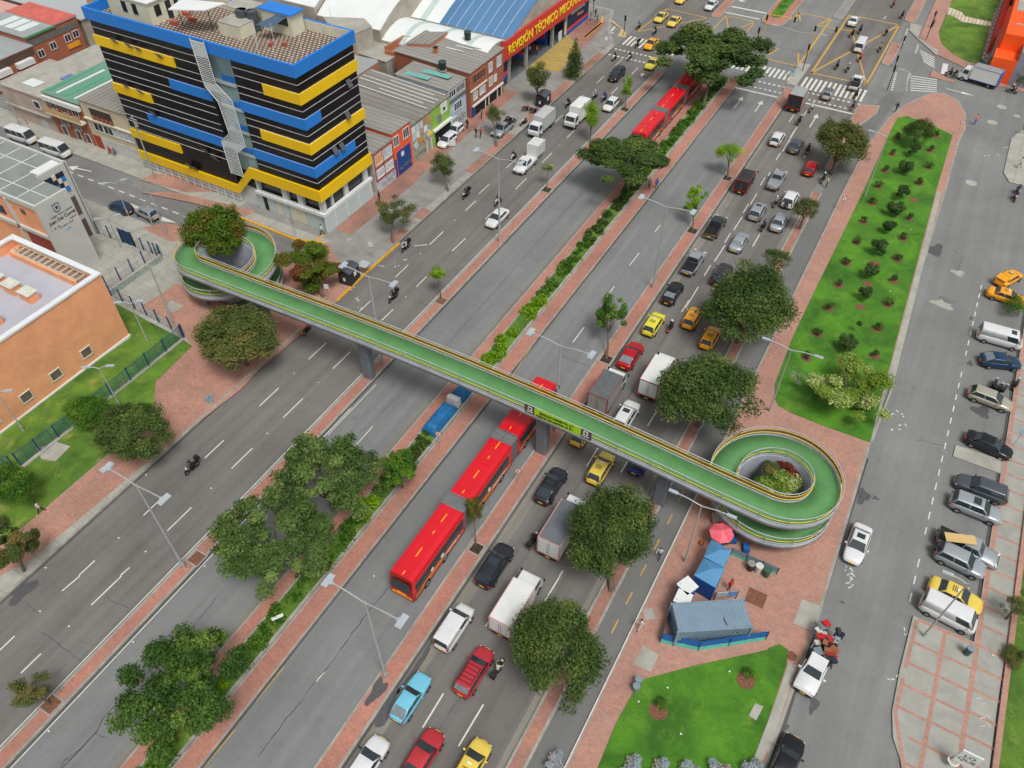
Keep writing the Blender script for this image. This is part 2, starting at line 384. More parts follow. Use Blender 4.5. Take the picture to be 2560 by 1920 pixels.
# school side of the side street
raised('school_forecourt', [(-175, 53.4), (-84.5, 53.4), (-80, 55.4), (-76.5, 55.2), (-72, 53.8), (-66, 56.9), (-60, 55), (-57.2, 51), (-54.85, 47), (-54.85, Y0), (-175, Y0)], M_CONCP,
       z=.15)
BK = GP('E', 1230, 310, 1420, 265, 1640, 310, 1640, 420, 1470, 430) ; flat('brick_paving', BK, M_BRK2)
flat('brick_paving', GP('E', 1220, 985, 1530, 790, 1900, 930, 2212, 900, z=.15)+GP('F', 300, 700, 700, 940, 420, 1200, 0, 1560)+GP('I', 2100, 30, 1240, 700, 300, 1490, 0, 1659, 0, 1300, 330, 1130, 900, 640, 1330, 190, 1345, 0)+GP('E', 1345, 1640, 1660, 1330, 1600, 1260, 1400, 1080), M_BRK2, .151)
M_GR3 = M_GRASS2
b = MB(); b.prism(GP('E', 990, 960, 1580, 1275, 1660, 1330, 1345, 1645)+GP('I', 1330, 190, 900, 635, 330, 1125, 0, 1400, 0, 420, 560, 0)+GP('E', 1125, 1260), .15, .19); structure('grass', b, M_GRASS2)
sheet('pavement_edge', -55.15, -54.85, Y0, 47, .156, M_KERB)
for nm, t, a in (('E', 0, 0),): pass
flat('inspection_slab', GP('E', 1415, 1010, 1480, 935, 1585, 985, 1500, 1045), M_CONC, .16)
flat('concrete_pad', GP('I', 320, 560, 480, 500, 610, 540, 480, 670, 360, 650), M_CONC, .195)
# right: red pavement + parks
raised('red_pavement', [(-6.05, Y0), (-6.05, 108), (-5.9, 122), (-4.6, 134), (-3.1, 140), (0, 146.5), (2.2, 147.4), (4.6, 145.6), (6.2, 141.5), (6.9, 136), (6.6, 131), (6.9, 118), (7.1, 90), (7.4, 60), (7.6, 40), (7.2, 26), (7.0, 18), (6.2, Y0)], M_BRKP,
       inset=[(-5.85, Y0), (-5.85, 108), (-5.7, 122), (-4.4, 134), (-2.9, 139.9), (.1, 146.2), (2.1, 147.1), (4.4, 145.3), (6, 141.4), (6.65, 136), (6.35, 131), (6.65, 118), (6.85, 90), (7.15, 60), (7.35, 40), (6.95, 26), (6.75, 18), (5.95, Y0)])
PK = GP('H', 820, 0, 300, 1070, 200, 1290, 60, 1659)+GP('L', 60, 130, 90, 190, 200, 250, 500, 370, 880, 505)+GP('H', 1010, 1659, 1450, 0)+GP('D', 1595, 1170, 1420, 1080, 1200, 1005, 1120, 1020, 1080, 1090)
b = MB(); b.prism(PK, .15, .2); structure('grass', b, M_GRASS)
PK2 = GP('O', 1075, 955, 900, 1270, 740, 1659, 500, 2212, 1900, 2212, 2060, 1659, 2212, 1250)+GP('P', 160, 770, 175, 640, 100, 590, 0, 625)+GP('O', 2212, 640, 1600, 770, 1150, 890)
b = MB(); b.prism(PK2, .15, .2); structure('grass', b, M_GRASS)
flat('park_edging', GP('H', 1020, 1659, 1460, 0, 1500, 0, 1085, 1659)+[], M_CONC, .17)
flat('park_edging', GP('L', 1075, 0, 890, 480, 905, 500, 1095, 0), M_CONC, .17)
flat('park_edging', GP('P', 180, 750, 0, 1260, 0, 1560, 250, 770), M_CONC, .17)
flat('park_edging', GP('O', 2212, 1260, 2050, 1659, 2130, 1659, 2212, 1500), M_CONC, .17)
for p in (GP('O', 1130, 600, 1270, 680, 1200, 830, 1050, 760), GP('P', 290, 200, 450, 260, 380, 480, 220, 410), GP('O', 1130, 300, 1210, 270, 1240, 370, 1150, 390)):
    flat('inspection_slab', p, M_CONC, .17)
flat('concrete_slab', GP('O', 2100, 1100, 2170, 1130, 2110, 1250, 2045, 1210), M_CONC, .206)
flat('planting_pit', GP('O', 2050, 95, 2210, 165, 2165, 285, 2010, 215), M_SOIL, .17)
flat('planter_soil', [(0+3.1*math.cos(a*PI/12), 49.1+3.1*math.sin(a*PI/12)) for a in range(24)], M_SOIL, .17)
flat('planter_soil', [(-67+3.2*math.cos(a*PI/12), 49.1+3.2*math.sin(a*PI/12)) for a in range(24)], M_SOILD, .17)
# corner island east + parking pavement
raised('pavement', [(13.6, 124.9), (13.6, 136.4), (14.9, 141), (40, 146), (60, 146), (60, 122), (14.6, 122.5)], M_CONCP, z=.15)
M_BRG = tiles('concrete_panels', S(160, 160, 152), 60, 60, S(150, 120, 105), .03, .01)
PR = [(14.55, 44.3), (19.4, 44.3), (19.4, 122), (22.1, 122), (22.1, 60), (21.7, 40), (21.7, Y0), (19, Y0), (17.6, 26), (16.1, 31.1), (15.0, 33), (14.55, 35), (14.45, 38.9)]
raised('parking_pavement', PR, M_BRG, z=.15)
b = MB()
def bar(b, p, q, wd, z0, z1, mi=0):
    p = Vector((p[0], p[1], 0)); q = Vector((q[0], q[1], 0)); d = (q-p).normalized(); n_ = Vector((-d.y, d.x, 0))*wd*.62
    b.prism([p-n_, q-n_, q+n_, p+n_], z0, z1, mi)
zz = .154; BW = 1.35
bar(b, (19.68, 30), (19.62, 120), .3, .15, zz); bar(b, (17.25, 26), (17.15, 44.1), .26, .15, zz)
bar(b, (14.8, 39.2), (14.9, 44), .24, .15, zz); bar(b, (14.75, 35), (14.8, 38.2), .24, .15, zz); bar(b, (14.8, 35), (17, 28.5), .24, .15, zz)
bar(b, (14.95, 44.1), (19.4, 44.1), .24, .15, .1525)
for k in range(44):
    y = 29.5+k*2.05
    if y < 43: bar(b, (14.9 if y > 34 else 16, y), (17.03, y-.05), .2, .15, .152)
    if y < 43: bar(b, (17.4, y), (19.5, y-.05), .2, .15, .152)
    bar(b, (19.85, y+.3), (21.9, y+.2), .2, .15, .152)
bar(b, (21.95, Y0), (22.15, 120), .35, .15, .36)
structure('brick_bands', b, M_BRKP)
raised('grass', [(22.2, Y0), (60, Y0), (60, 120), (22.4, 120)], M_GRASS2, z=.2)
b = MB(); b.prism(GP('L', 1625, 525, 2070, 670, 2010, 770, 1600, 620), 0, .12); structure('concrete_island', b, M_CONC)
# north-east block: red path + lawns
raised('red_pavement', [G(*p) for p in (('D', 1450, 0), ('D', 1300, 340), ('D', 1460, 480), ('D', 1700, 590), ('D', 1960, 740), ('D', 2212, 800), ('D', 2212, 660), ('D', 1850, 560), ('D', 1600, 470), ('D', 1470, 290), ('D', 1590, 0))]+[(4, Y1), (-2, Y1)], M_BRKP)
b = MB(); b.prism([(4, Y1), (60, Y1)]+[(60, 150)]+GP('D', 2212, 690, 1880, 560, 1730, 535, 1600, 470, 1500, 380, 1475, 290, 1590, 0), .13, .17); structure('grass', b, M_GRASS2)
flat('park_path', GP('D', 1560, 60, 1680, 110, 1700, 140, 1920, 190, 2010, 180, 2010, 225, 1900, 225, 1680, 190, 1600, 140, 1545, 125), tiles('cream_path', S(206, 196, 172), .7, 4, S(170, 150, 130), .05, .1), .18)
flat('park_path', GP('D', 2110, 0, 2040, 100, 1940, 500, 1990, 540, 1870, 540, 1845, 500, 1920, 230, 1960, 100, 2010, 0), tiles('purple_path', S(140, 118, 120), 1.1, 1.1, S(205, 195, 180), .05, .12, .5), .182)
# corner piece south-east of the crossing and small islands
for p in (GP('D', 1230, 200, 1330, 220, 1300, 330, 1470, 430, 1460, 480, 1300, 340, 1220, 260), GP('D', 160, 725, 240, 740, 370, 560, 270, 540)):
    raised('crossing_island', p, M_CONC, z=.162)
raised('crossing_island', GP('D', 1420, 600, 1450, 620, 1610, 700, 1600, 712, 1400, 660), M_BRK2)
# =============== painted markings ===============
mk = MB()
def dash(b, x, y0, y1, wd=.12, z=.005): b.add([(x-wd/2, y0, z), (x+wd/2, y0, z), (x+wd/2, y1, z), (x-wd/2, y1, z)], [(0, 1, 2, 3)])
def dashp(b, p, q, wd=.12, z=.005):
    d = (q-p).normalized(); n_ = Vector((-d.y, d.x, 0))*wd/2; z_ = Vector((0, 0, z))
    b.add([p-n_+z_, q-n_+z_, q+n_+z_, p+n_+z_], [(0, 1, 2, 3)])
dash(mk, -44.25, Y0, 129, .1)
dash(mk, -42.2, Y0, 40, .09)
for a in (('M', 0, 640, 125, 520), ('M', 180, 840, 355, 670), ('M', 790, 250, 1050, 0), ('M', 535, 130, 690, 0), ('I', 680, 1655, 820, 1525), ('I', 1040, 1655, 1120, 1585), ('I', 1240, 1135, 1440, 945), ('I', 1445, 1270, 1655, 1065),
          ('I', 1770, 640, 1935, 485), ('I', 2000, 730, 2180, 555), ('J', 30, 190, 195, 35), ('J', 235, 290, 405, 125), ('F', 455, 1445, 605, 1305), ('F', 665, 1525, 815, 1380), ('F', 890, 1035, 990, 940), ('F', 1085, 1110, 1185, 1015),
          ('F', 1205, 735, 1315, 630), ('F', 1385, 820, 1475, 730), ('F', 1500, 455, 1620, 340), ('F', 1695, 510, 1810, 400), ('F', 1365, 465, 1480, 455), ('F', 1980, 235, 2040, 180), ('F', 1810, 160, 1900, 75),
          ('C', 30, 1635, 125, 1540), ('C', 260, 1405, 345, 1320), ('C', 475, 1190, 550, 1115), ('C', 855, 815, 915, 755), ('C', 1035, 640, 1090, 585)):
    dashp(mk, G(a[0], a[1], a[2]), G(a[0], a[3], a[4]), .13)
dx_l, dx_r = -48.1, -51.6
for y in range(70, 130, 8):
    if y > 74: dash(mk, -51.5, y+4, y+7, .11)
for a in (('N', 1440, 1310, 1620, 1015), ('N', 1750, 1470, 1965, 1110), ('N', 1985, 435, 2060, 310), ('O', 285, 215, 415, 0), ('K', 1170, 365, 1250, 235), ('K', 645, 710, 745, 550), ('K', 940, 765, 1000, 665), ('K', 410, 1659, 440, 1615),
          ('G', 1500, 1000, 1610, 820), ('G', 1750, 600, 1840, 460), ('G', 1915, 330, 1990, 215), ('G', 2060, 105, 2115, 15), ('G', 2080, 470, 2140, 365), ('D', 125, 1310, 250, 1100), ('D', 180, 1055, 225, 990), ('D', 310, 1365, 345, 1300), ('D', 0, 1520, 20, 1485), ('D', 1000, 165, 1020, 140)):
    dashp(mk, G(a[0], a[1], a[2]), G(a[0], a[3], a[4]), .13)
for y in range(72, 130, 8): dash(mk, -16.9, y, y+2.5, .12)
for a in (('G', 525, 1300, 625, 1165), ('G', 785, 950, 885, 815), ('G', 1015, 635, 1100, 525), ('G', 1235, 345, 1280, 285), ('N', 520, 910, 590, 825)):
    dashp(mk, G(a[0], a[1], a[2]), G(a[0], a[3], a[4]), .12)
dash(mk, -38.6, 36, 39, .1); dash(mk, -38.6, 20, 23, .1); dash(mk, -6.0, Y0, 50, .1, .16)
dashp(mk, G('J', 620, 440), G('J', 1040, 0), .08)
# crosswalks
for i in range(13): b_ = -54.2+i*.82; mk.add([(b_, 138.9, .006), (b_+.42, 138.9, .006), (b_+.42, 143.2, .006), (b_, 143.2, .006)], [(0, 1, 2, 3)])
for i in range(24): b_ = -41.5+i*.85; mk.add([(b_, 139.2, .006), (b_+.42, 139.2, .006), (b_+.42, 143, .006), (b_, 143, .006)], [(0, 1, 2, 3)])
for i in range(13): b_ = -20.2+i*.84; mk.add([(b_, 137.5, .006), (b_+.42, 137.5, .006), (b_+.42, 142.3, .006), (b_, 142.3, .006)], [(0, 1, 2, 3)])
for x0, x1, y, wd in ((-54.5, -44.3, 136.2, .5), (-54.5, -44.3, 133.4, .5), (-29.6, -9.9, 136.2, .5), (-29.6, -9.9, 133.8, .4)):
    x = x0
    while x < x1:
        if not -22.6 < x < -20.6: mk.add([(x, y, .006), (x+.42, y, .006), (x+.42, y+wd, .006), (x, y+wd, .006)], [(0, 1, 2, 3)])
        x += .85
for x0, x1, y in ((-29.8, -22.5, 132), (-20.5, -10, 132.3), (-42, -35, 163), (-33, -30, 168)): mk.add([(x0, y, .006), (x1, y, .006), (x1, y+.42, .006), (x0, y+.42, .006)], [(0, 1, 2, 3)])
mk.add([(-42, 166.5, .006), (-29.5, 166.5, .006), (-29.5, 167.1, .006), (-42, 167.1, .006)], [(0, 1, 2, 3)])
for k in range(7):     # east crossings, bars along the street
    p = G('D', 1230, 655+k*21); q = G('D', 1460, 690+k*17); dashp(mk, p, q, .3)
for k in range(6):
    p = G('D', 1310+k*7, 435+k*19); q = G('D', 1440, 500+k*17); dashp(mk, p, q, .28)
for a in ((1070, 780, 1110, 620), (1190, 780, 1225, 630), (1275, 460, 1300, 380), (1170, 370, 1210, 240)):
    for k in range(9):
        p = G('D', *a[:2]).lerp(G('D', *a[2:]), k/9); q = G('D', *a[:2]).lerp(G('D', *a[2:]), (k+.5)/9); dashp(mk, p, q, .35)
dashp(mk, G('D', 1515, 640), G('D', 1535, 550), .9)
def arrow(b, p, q, head=.9, wd=.16, hl=1.4, z=.006):
    d = (q-p).normalized(); n_ = Vector((-d.y, d.x, 0)); z_ = Vector((0, 0, z)); e = q-d*hl
    dashp(b, p, e, wd, z); b.add([e-n_*head/2+z_, e+n_*head/2+z_, q+z_], [(2, 1, 0)])
for a in ((1915, 940, 1995, 835), (2100, 965, 2165, 870)): arrow(mk, G('C', a[0], a[1]), G('C', a[2], a[3]))
arrow(mk, G('D', 360, 1100), G('D', 430, 985)); arrow(mk, G('C', 890, 230), G('C', 830, 300), 1.6, .35)
arrow(mk, G('D', 1540, 765), G('D', 1790, 830), .8, .22, 2.2); arrow(mk, G('C', 1135, 630), G('C', 1115, 665)); arrow(mk, G('C', 1790, -30), G('C', 2025, 15), 1.2)
# side street marks
for y0 in (0,): pass
for i in range(14):
    x = -108+i*2.15; mk.add([(x, 57.2, .004), (x+1.1, 57.2, .004), (x+1.1, 57.4, .004), (x, 57.4, .004)], [(0, 1, 2, 3)])
arrow(mk, G('A', 790, 1480), G('A', 590, 1440), 1.4, .22); mk.add([G('A', 195, 1385, .006), G('A', 265, 1385, .006), G('A', 225, 1330, .006)], [(0, 1, 2)])
mk.add([G('E', 1125, 95, .006), G('E', 1525, 265, .006), G('E', 1420, 255, .006), G('E', 1140, 130, .006)], [(3, 2, 1, 0)])
# service street dashes, bike symbol remains
for i in range(26):
    y = 45.6+i*1.95
    if i not in (3, 17): mk.add([(14.02, y, .001), (14.14, y, .001), (14.14, y+.95, .001), (14.02, y+.95, .001)], [(0, 1, 2, 3)])
rnd = random.Random(5)
for k in range(11):
    p = G('L', 1030+rnd.random()*160, 220+rnd.random()*190, .0); dashp(mk, p, p+Vector((rnd.uniform(-.3, .3), rnd.uniform(-.3, .3), 0)), .12, .001)
for (t, x, y) in (('L', 700, 1600), ('L', 730, 1640), ('P', 720, 20), ('P', 715, 70), ('P', 1090, 885), ('P', 1185, 490), ('F', 880, 930), ('F', 910, 1000), ('F', 1290, 570), ('F', 1220, 630), ('F', 850, 830), ('F', 1080, 650), ('D', 1980, 1360), ('D', 2050, 1280), ('D', 1900, 1350)):
    for k in range(4):
        p = G(t, x+rnd.uniform(-25, 25), y+rnd.uniform(-20, 20), .0); dashp(mk, p, p+Vector((rnd.uniform(-.35, .35), rnd.uniform(-.35, .35), 0)), .1, .001)
structure('road_markings', mk, M_WHITE)
ym = MB()
def yl(a, b_, c, d, t='D', wd=.35): dashp(ym, G(t, a, b_), G(t, c, d), wd, .008)
yl(375, 630, 850, 730); yl(850, 730, 1135, 215); yl(1135, 215, 705, 130); yl(705, 130, 375, 630); yl(375, 630, 1135, 215); yl(850, 730, 720, 250, wd=.25)
yl(0, 515, 260, 570); yl(260, 570, 545, 165); yl(545, 165, 270, 110); yl(270, 110, 220, 165); yl(0, 470, 95, 420); yl(0, 450, 30, 405); yl(440, 215, 530, 165); yl(280, 180, 265, 110); yl(262, 570, 262, 460)
for a in ((1340, 75, 1690, 155), (1690, 155, 1080, 275), (1850, 135, 1580, 420), (1850, 135, 2100, 190), (2100, 190, 1980, 330), (2100, 190, 1700, 340), (1850, 135, 1870, 250), (1340, 75, 1080, 275)): yl(*a, t='C', wd=.25)
for a in (('K', 1340, 1215, 1385, 1125), ('K', 1440, 1010, 1485, 925), ('K', 1225, 1435, 1275, 1340), ('K', 1110, 1655, 1160, 1560), ('O', 985, 245, 1040, 140), ('O', 860, 495, 920, 375), ('O', 600, 1010, 640, 930)):
    dashp(ym, G(a[0], a[1], a[2]), G(a[0], a[3], a[4]), .13, .006)
dashp(ym, G('N', 0, 1080), G('N', 240, 785), .08); dashp(ym, G('M', 1760, 1655), G('M', 2030, 1330), .08); dashp(ym, G('G', 0, 1590), G('G', 230, 1250), .07, .006)
dashp(ym, G('H', 150, 455), G('H', 207, 345), .14, .006); dash(ym, -29.62, 60, 132, .07)
ym.prism([G('F', 500, 420), G('F', 590, 370), G('F', 600, 385), G('F', 520, 432)], .16, .17)
structure('road_markings', ym, M_YELL)
# yellow kerb of the corner by the workshop
b = MB()
pts = GP('C', 985, 320, 960, 240, 850, 180, 760, 210, 620, 330, z=0)
for p, q in zip(GP('C', 625, 330, 770, 210, z=0), GP('C', 775, 205, 785, 150, z=0)): bar(b, p, q, .3, 0, .18)
bar(b, G('C', 770, 210), G('C', 630, 330), .4, 0, .18)
structure('kerb', b, M_YKERB)
raised('crossing_island', GP('C', 850, 180, 880, 180, 985, 280, 985, 320, 910, 310, 945, 250), mat('tactile_paving', S(196, 176, 120), .85, var=.2, scale=2), z=.12)
M_GUTD = asphalt('gutter_dark', S(84, 82, 78), .3, .3); M_GUTL = asphalt('gutter_pale', S(126, 123, 114), .25, .15)  # narrow dark and wider pale strips along the kerb edges
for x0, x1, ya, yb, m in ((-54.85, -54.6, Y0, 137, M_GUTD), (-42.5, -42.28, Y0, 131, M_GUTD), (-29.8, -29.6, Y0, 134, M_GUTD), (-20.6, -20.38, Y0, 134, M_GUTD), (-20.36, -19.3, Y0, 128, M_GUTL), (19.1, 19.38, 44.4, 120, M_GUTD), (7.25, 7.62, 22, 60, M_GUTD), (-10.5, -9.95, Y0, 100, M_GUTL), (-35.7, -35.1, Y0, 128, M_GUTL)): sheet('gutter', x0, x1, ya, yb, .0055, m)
# =============== cracks, stains, patches ===============
ck = MB()
def crack(pts, wd=.05, z=.009, jit=.12, seed=1):
    r = random.Random(seed); P = []
    for a, c in zip(pts, pts[1:]):
        n_ = max(2, int((c-a).length/.7))
        for k in range(n_): p = a.lerp(c, k/n_); P.append(p+Vector((r.uniform(-jit, jit), r.uniform(-jit, jit), 0)))
    P.append(pts[-1])
    for a, c in zip(P, P[1:]): dashp(ck, a, c+(c-a)*.05, wd*r.uniform(.5, 1.3), z)
crack(GP('F', 2212, 690, 1640, 1330, z=0), .05, jit=.05); crack(GP('G', 610, 0, 0, 680, z=0), .05, jit=.05)
crack(GP('M', 1870, 190, 1600, 520, z=0), .05); crack(GP('M', 970, 1130, 830, 1340, 690, 1500, 540, 1655, z=0), .09, seed=2); crack(GP('M', 700, 1500, 600, 1560, 520, 1655, z=0), .07, seed=3); crack(GP('M', 830, 1350, 920, 1400, z=0), .06, seed=4)
crack(GP('M', 350, 490, 480, 580, 700, 730, z=0), .05, seed=5); crack(GP('M', 910, 170, 1000, 240, 1110, 275, z=0), .05, seed=6); crack(GP('M', 220, 220, 310, 310, z=0), .04, seed=16)
crack(GP('N', 1150, 90, 980, 310, 740, 620, 560, 860, 390, 1080, 200, 1320, 20, 1560, z=0), .07, jit=.1, seed=7)
crack(GP('G', 430, 1420, 660, 1500, z=0), .06, seed=8); crack(GP('G', 1100, 800, 1300, 1250, z=0), .03, seed=9) if 0 else None
crack(GP('J', 1290, 30, 1000, 340, 900, 420, z=0), .04, seed=10); crack(GP('J', 840, 290, 880, 300, z=0), .05, seed=11)
crack(GP('N', 1800, 1000, 1560, 1350, 1250, 1650, z=0), .05, jit=.06, seed=12); crack(GP('K', 1040, 60, 540, 920, 0, 1659, z=0), .05, jit=.05, seed=13)
crack(GP('G', 1340, 1230, 1280, 1340, z=0), .05, seed=14); crack(GP('F', 1240, 900, 1480, 985, z=0), .04, seed=15)
crack(GP('D', 1400, 1659, 1500, 1659, z=0), .03, seed=20); crack(GP('L', 1280, 480, 1560, 540, z=0), .04, seed=22); crack(GP('H', 1620, 680, 1700, 560, 1600, 500, z=0), .04, seed=23)
structure('road_cracks', ck, M_CRACK)
def blob(t, x, y, rx, ry, m, z=.004, seed=0, rot=0, name='road_stain'):
    r = random.Random(seed); c = G(t, x, y, 0); P = []
    for k in range(22):
        a = 2*PI*k/22; f = 1+.28*math.sin(3*a+seed)+r.uniform(-.12, .12)
        p = Vector((rx*f*math.cos(a), ry*f*math.sin(a), 0)); p.rotate(Matrix.Rotation(rot, 3, 'Z')); P.append(p+c)
    b = MB(); b.prism(P, z, z+.002); return structure(name, b, m)
blob('L', 820, 970, .55, .95, M_WET, seed=1); blob('L', 930, 985, .3, .22, M_WET, seed=2); blob('H', 1445, 500, .9, 1.5, M_WET, seed=3, rot=-.3)
blob('H', 1510, 970, 1.3, .8, M_PATCHL, seed=4); blob('H', 1640, 700, .8, .6, M_PATCHL, seed=5); blob('H', 1550, 935, .9, .5, M_PATCH, .007, seed=6)
blob('P', 395, 1110, .35, .75, M_WET, seed=7); blob('P', 400, 1010, .2, .3, M_WET, seed=8); blob('P', 640, 225, .2, .12, M_WET, seed=9); blob('P', 160, 1300, .2, .2, M_WET, seed=12)
blob('N', 1090, 1130, .9, 1.5, M_WET, .004, seed=10); blob('M', 190, 130, .9, 1.2, M_WET, seed=11); blob('N', 1045, 1000, .5, 1.2, M_WET, .16, seed=13); blob('N', 1400, 760, .25, 2.6, M_WET, seed=14)
blob('H', 1755, 1090, .15, .3, M_WET, seed=15); blob('H', 1745, 1480, .3, .4, M_WET, seed=16); blob('L', 1840, 235, .9, .8, M_WET, seed=17); blob('H', 2150, 1000, .6, 1.4, M_WET, seed=18)
for k, (t, x, y) in enumerate((('D', 2020, 925), ('D', 1940, 1060), ('D', 1755, 1580), ('D', 2150, 1000))): blob(t, x, y, .75, .75, M_PATCHL, seed=31*k, name='manhole_cover') if 0 else None
mh = MB()
for (t, x, y, r_) in (('D', 2020, 925, .8), ('D', 1940, 1058, .8), ('D', 1755, 1580, .8), ('D', 2150, 1003, .5), ('O', 1165, 328, .32), ('F', 150, 315, .35), ('F', 805, 420, .35)):
    c = G(t, x, y, 0); mh.prism([c+Vector((r_*math.cos(a*PI/10), r_*math.sin(a*PI/10), 0)) for a in range(20)], 0, .012 if t == 'D' else .178)
structure('manhole_covers', mh, M_CONC)
# litter specks
lt = MB()
for (t, x, y) in (('M', 345, 305), ('M', 595, 435), ('M', 1150, 570), ('M', 420, 1340), ('I', 1825, 900), ('I', 1025, 1330), ('I', 1258, 1448), ('I', 1770, 1575), ('I', 395, 1588), ('I', 770, 600), ('I', 520, 1070), ('I', 605, 890), ('I', 630, 615), ('I', 1262, 785), ('J', 97, 427), ('J', 1715, 415), ('F', 330, 1565), ('F', 540, 1645), ('F', 1420, 530), ('F', 1720, 245), ('F', 1292, 908), ('N', 245, 495), ('O', 1345, 965), ('O', 1095, 1085), ('O', 1460, 1365), ('O', 1880, 825), ('H', 1055, 857), ('H', 1235, 325), ('P', 2000, 665), ('P', 1945, 685), ('D', 2600, 0), ('D', 1345, 700), ('C', 410, 1255), ('C', 190, 1465), ('G', 410, 755), ('N', 1020, 0)):
    c = G(t, x, y, .21 if t in 'OHP' else .02); lt.box(c.x-.07, c.x+.07, c.y-.05, c.y+.06, c.z-.02, c.z+.02)
tag(lt.build('litter', mat('litter', S(225, 225, 220), .8, var=.2)), kind='stuff', label='small white scraps of litter scattered on road and grass', cat='litter')
# ================= footbridge with two spiral ramps =================
M_DECKG = mat('deck_green', S(90, 144, 86), .8, var=.09, scale=.7, dirt=.35)
M_STEELG = mat('painted_steel_grey', S(182, 190, 196), .5, .1, var=.06, scale=1.5, dirt=.3)
M_STEELY = mat('painted_steel_yellow', S(250, 208, 62), .5, var=.06, scale=2, dirt=.15)
M_RUST = mat('brown_mesh_panel', S(134, 116, 94), .8, var=.15, scale=3, dirt=.3)
M_GIRD = mat('girder_grey', S(160, 166, 172), .6, .1, var=.1, scale=.8, dirt=.5)
M_PILL = mat('pillar_grey', S(112, 118, 126), .8, var=.1, scale=.6, dirt=.5)
YB, RB, HW = 44.72, 4.5, 1.33
CL, CR = Vector((-67, YB+RB, 0)), Vector((0, YB+RB, 0))
def zline(x):
    P = [(-67, 5.9), (-56, 6.35), (-42, 6.9), (-27, 6.95), (-14, 6.45), (-5, 5.75), (0, 5.35)]
    for (a, za), (b, zb) in zip(P, P[1:]):
        if x <= b: t = (x-a)/(b-a); return za+(zb-za)*t
    return P[-1][1]
def sm(x): return sum(zline(min(0, max(-67, x+d))) for d in (-6, -3, 0, 3, 6))/5
bp = []      # (point, left normal)
NT = 44
tl, trn = 1.88, 1.7
n1 = int(NT*tl)
for k in range(n1, 0, -1):
    th = 2*PI*tl*k/n1; a = -PI/2-th      # left loop, clockwise seen from above when descending
    z = sm(-67)-5.65*min(1, (k/n1)); bp.append(Vector((CL.x+RB*math.cos(a), CL.y+RB*math.sin(a), z)))
nS = 40
for k in range(nS+1):
    x = -67+67*k/nS; bp.append(Vector((x, YB, sm(x))))
n2 = int(NT*trn)
for k in range(1, n2+1):
    a = -PI/2+2*PI*trn*k/n2; z = sm(0)-5.1*(k/n2); bp.append(Vector((RB*math.cos(a), CR.y+RB*math.sin(a), z)))
tn = []
for i in range(len(bp)):
    d = bp[min(i+1, len(bp)-1)]-bp[max(i-1, 0)]; d.z = 0; d.normalize(); tn.append(Vector((-d.y, d.x, 0)))   # left normal
def sweep(off0, off1, z0, z1, mi=0, mb=None, rng=None, cond=None):
    b = mb or MB(); rng = rng or range(len(bp)-1)
    for i in rng:
        if cond and not cond(i): continue
        q = []
        for j in (i, i+1):
            a = bp[j]+tn[j]*off0; c = bp[j]+tn[j]*off1
            q.append([a+Vector((0, 0, z0)), c+Vector((0, 0, z0)), c+Vector((0, 0, z1)), a+Vector((0, 0, z1))])
        A, B = q
        b.add(A+B, [(0, 4, 5, 1), (1, 5, 6, 2), (2, 6, 7, 3), (3, 7, 4, 0)], mi, True)
    return b
bridge = empty('footbridge', (-33, YB, 0), 0, 'long green decked pedestrian footbridge with a spiral ramp at each end', 'footbridge')
def bpart(mb, name, m): 
    o = mb.build(name, m, bridge); o.location = (33, -YB, 0); return o
bpart(sweep(-1.2, 1.2, -.12, .012), 'deck', [M_DECKG])
g_ = sweep(-1.0, 1.0, -.62, -.14); sweep(-HW-.04, -1.2, -.5, .06, 0, g_); sweep(1.2, HW+.04, -.5, .06, 0, g_); bpart(g_, 'girder', [M_GIRD])
for side in (-1, 1):
    r_ = MB(); o = side*(HW-.03)
    sweep(o-.035, o+.035, 1.05, 1.12, 0, r_); sweep(o-.03, o+.03, .2, .25, 0, r_)
    acc = 0
    for i in range(len(bp)-1):
        acc += (bp[i+1]-bp[i]).length
        if acc > 1.9:
            acc = 0; p = bp[i]+tn[i]*o; r_.box(p.x-.035, p.x+.035, p.y-.035, p.y+.035, p.z, p.z+1.08)
    rail = bpart(r_, 'railing', [M_STEELG])
    y_ = MB(); oi = side*(HW-.13)
    sweep(oi-.02, oi+.02, .88, .92, 0, y_); sweep(oi-.03, oi+.03, .4, .45, 0, y_)
    c = y_.build('handrail', M_STEELY, rail)
    run = []
    for i in range(len(bp)):
        if i < len(bp)-1 and (tn[i]*side).y > .25: run.append(i)
        elif run: sweep(side*(HW-.09)-.01, side*(HW-.09)+.01, .5, .84, rng=run).build('mesh_panel', M_RUST, rail); run = []
for nm, C, sgn, z0, drop, T in (('L', CL, -1, sm(-67), 5.65, tl), ('R', CR, 1, sm(0), 5.1, trn)):
    b = MB(); n = 48
    for k in range(n):
        a0, a1 = -PI/2+sgn*2*PI*k/n, -PI/2+sgn*2*PI*(k+1)/n
        za, zb = z0-drop*(k/n)/T, z0-drop*((k+1)/n)/T; ri = RB-HW-.03
        p, q = Vector((C.x+ri*math.cos(a0), C.y+ri*math.sin(a0), .1)), Vector((C.x+ri*math.cos(a1), C.y+ri*math.sin(a1), .1))
        pi, qi = C+(p-C)*.955, C+(q-C)*.955; pi.z = qi.z = .1
        up = lambda v, z: Vector((v.x, v.y, z))
        b.add([p, q, up(q, zb-.1), up(p, za-.1), pi, qi, up(qi, zb-.1), up(pi, za-.1)], [(0, 1, 2, 3), (7, 6, 5, 4), (3, 2, 6, 7)], 0, True)
    bpart(b, 'spiral_wall', [mat('spiral_wall', S(134, 138, 146), .75, var=.12, scale=.6, dirt=.5)])
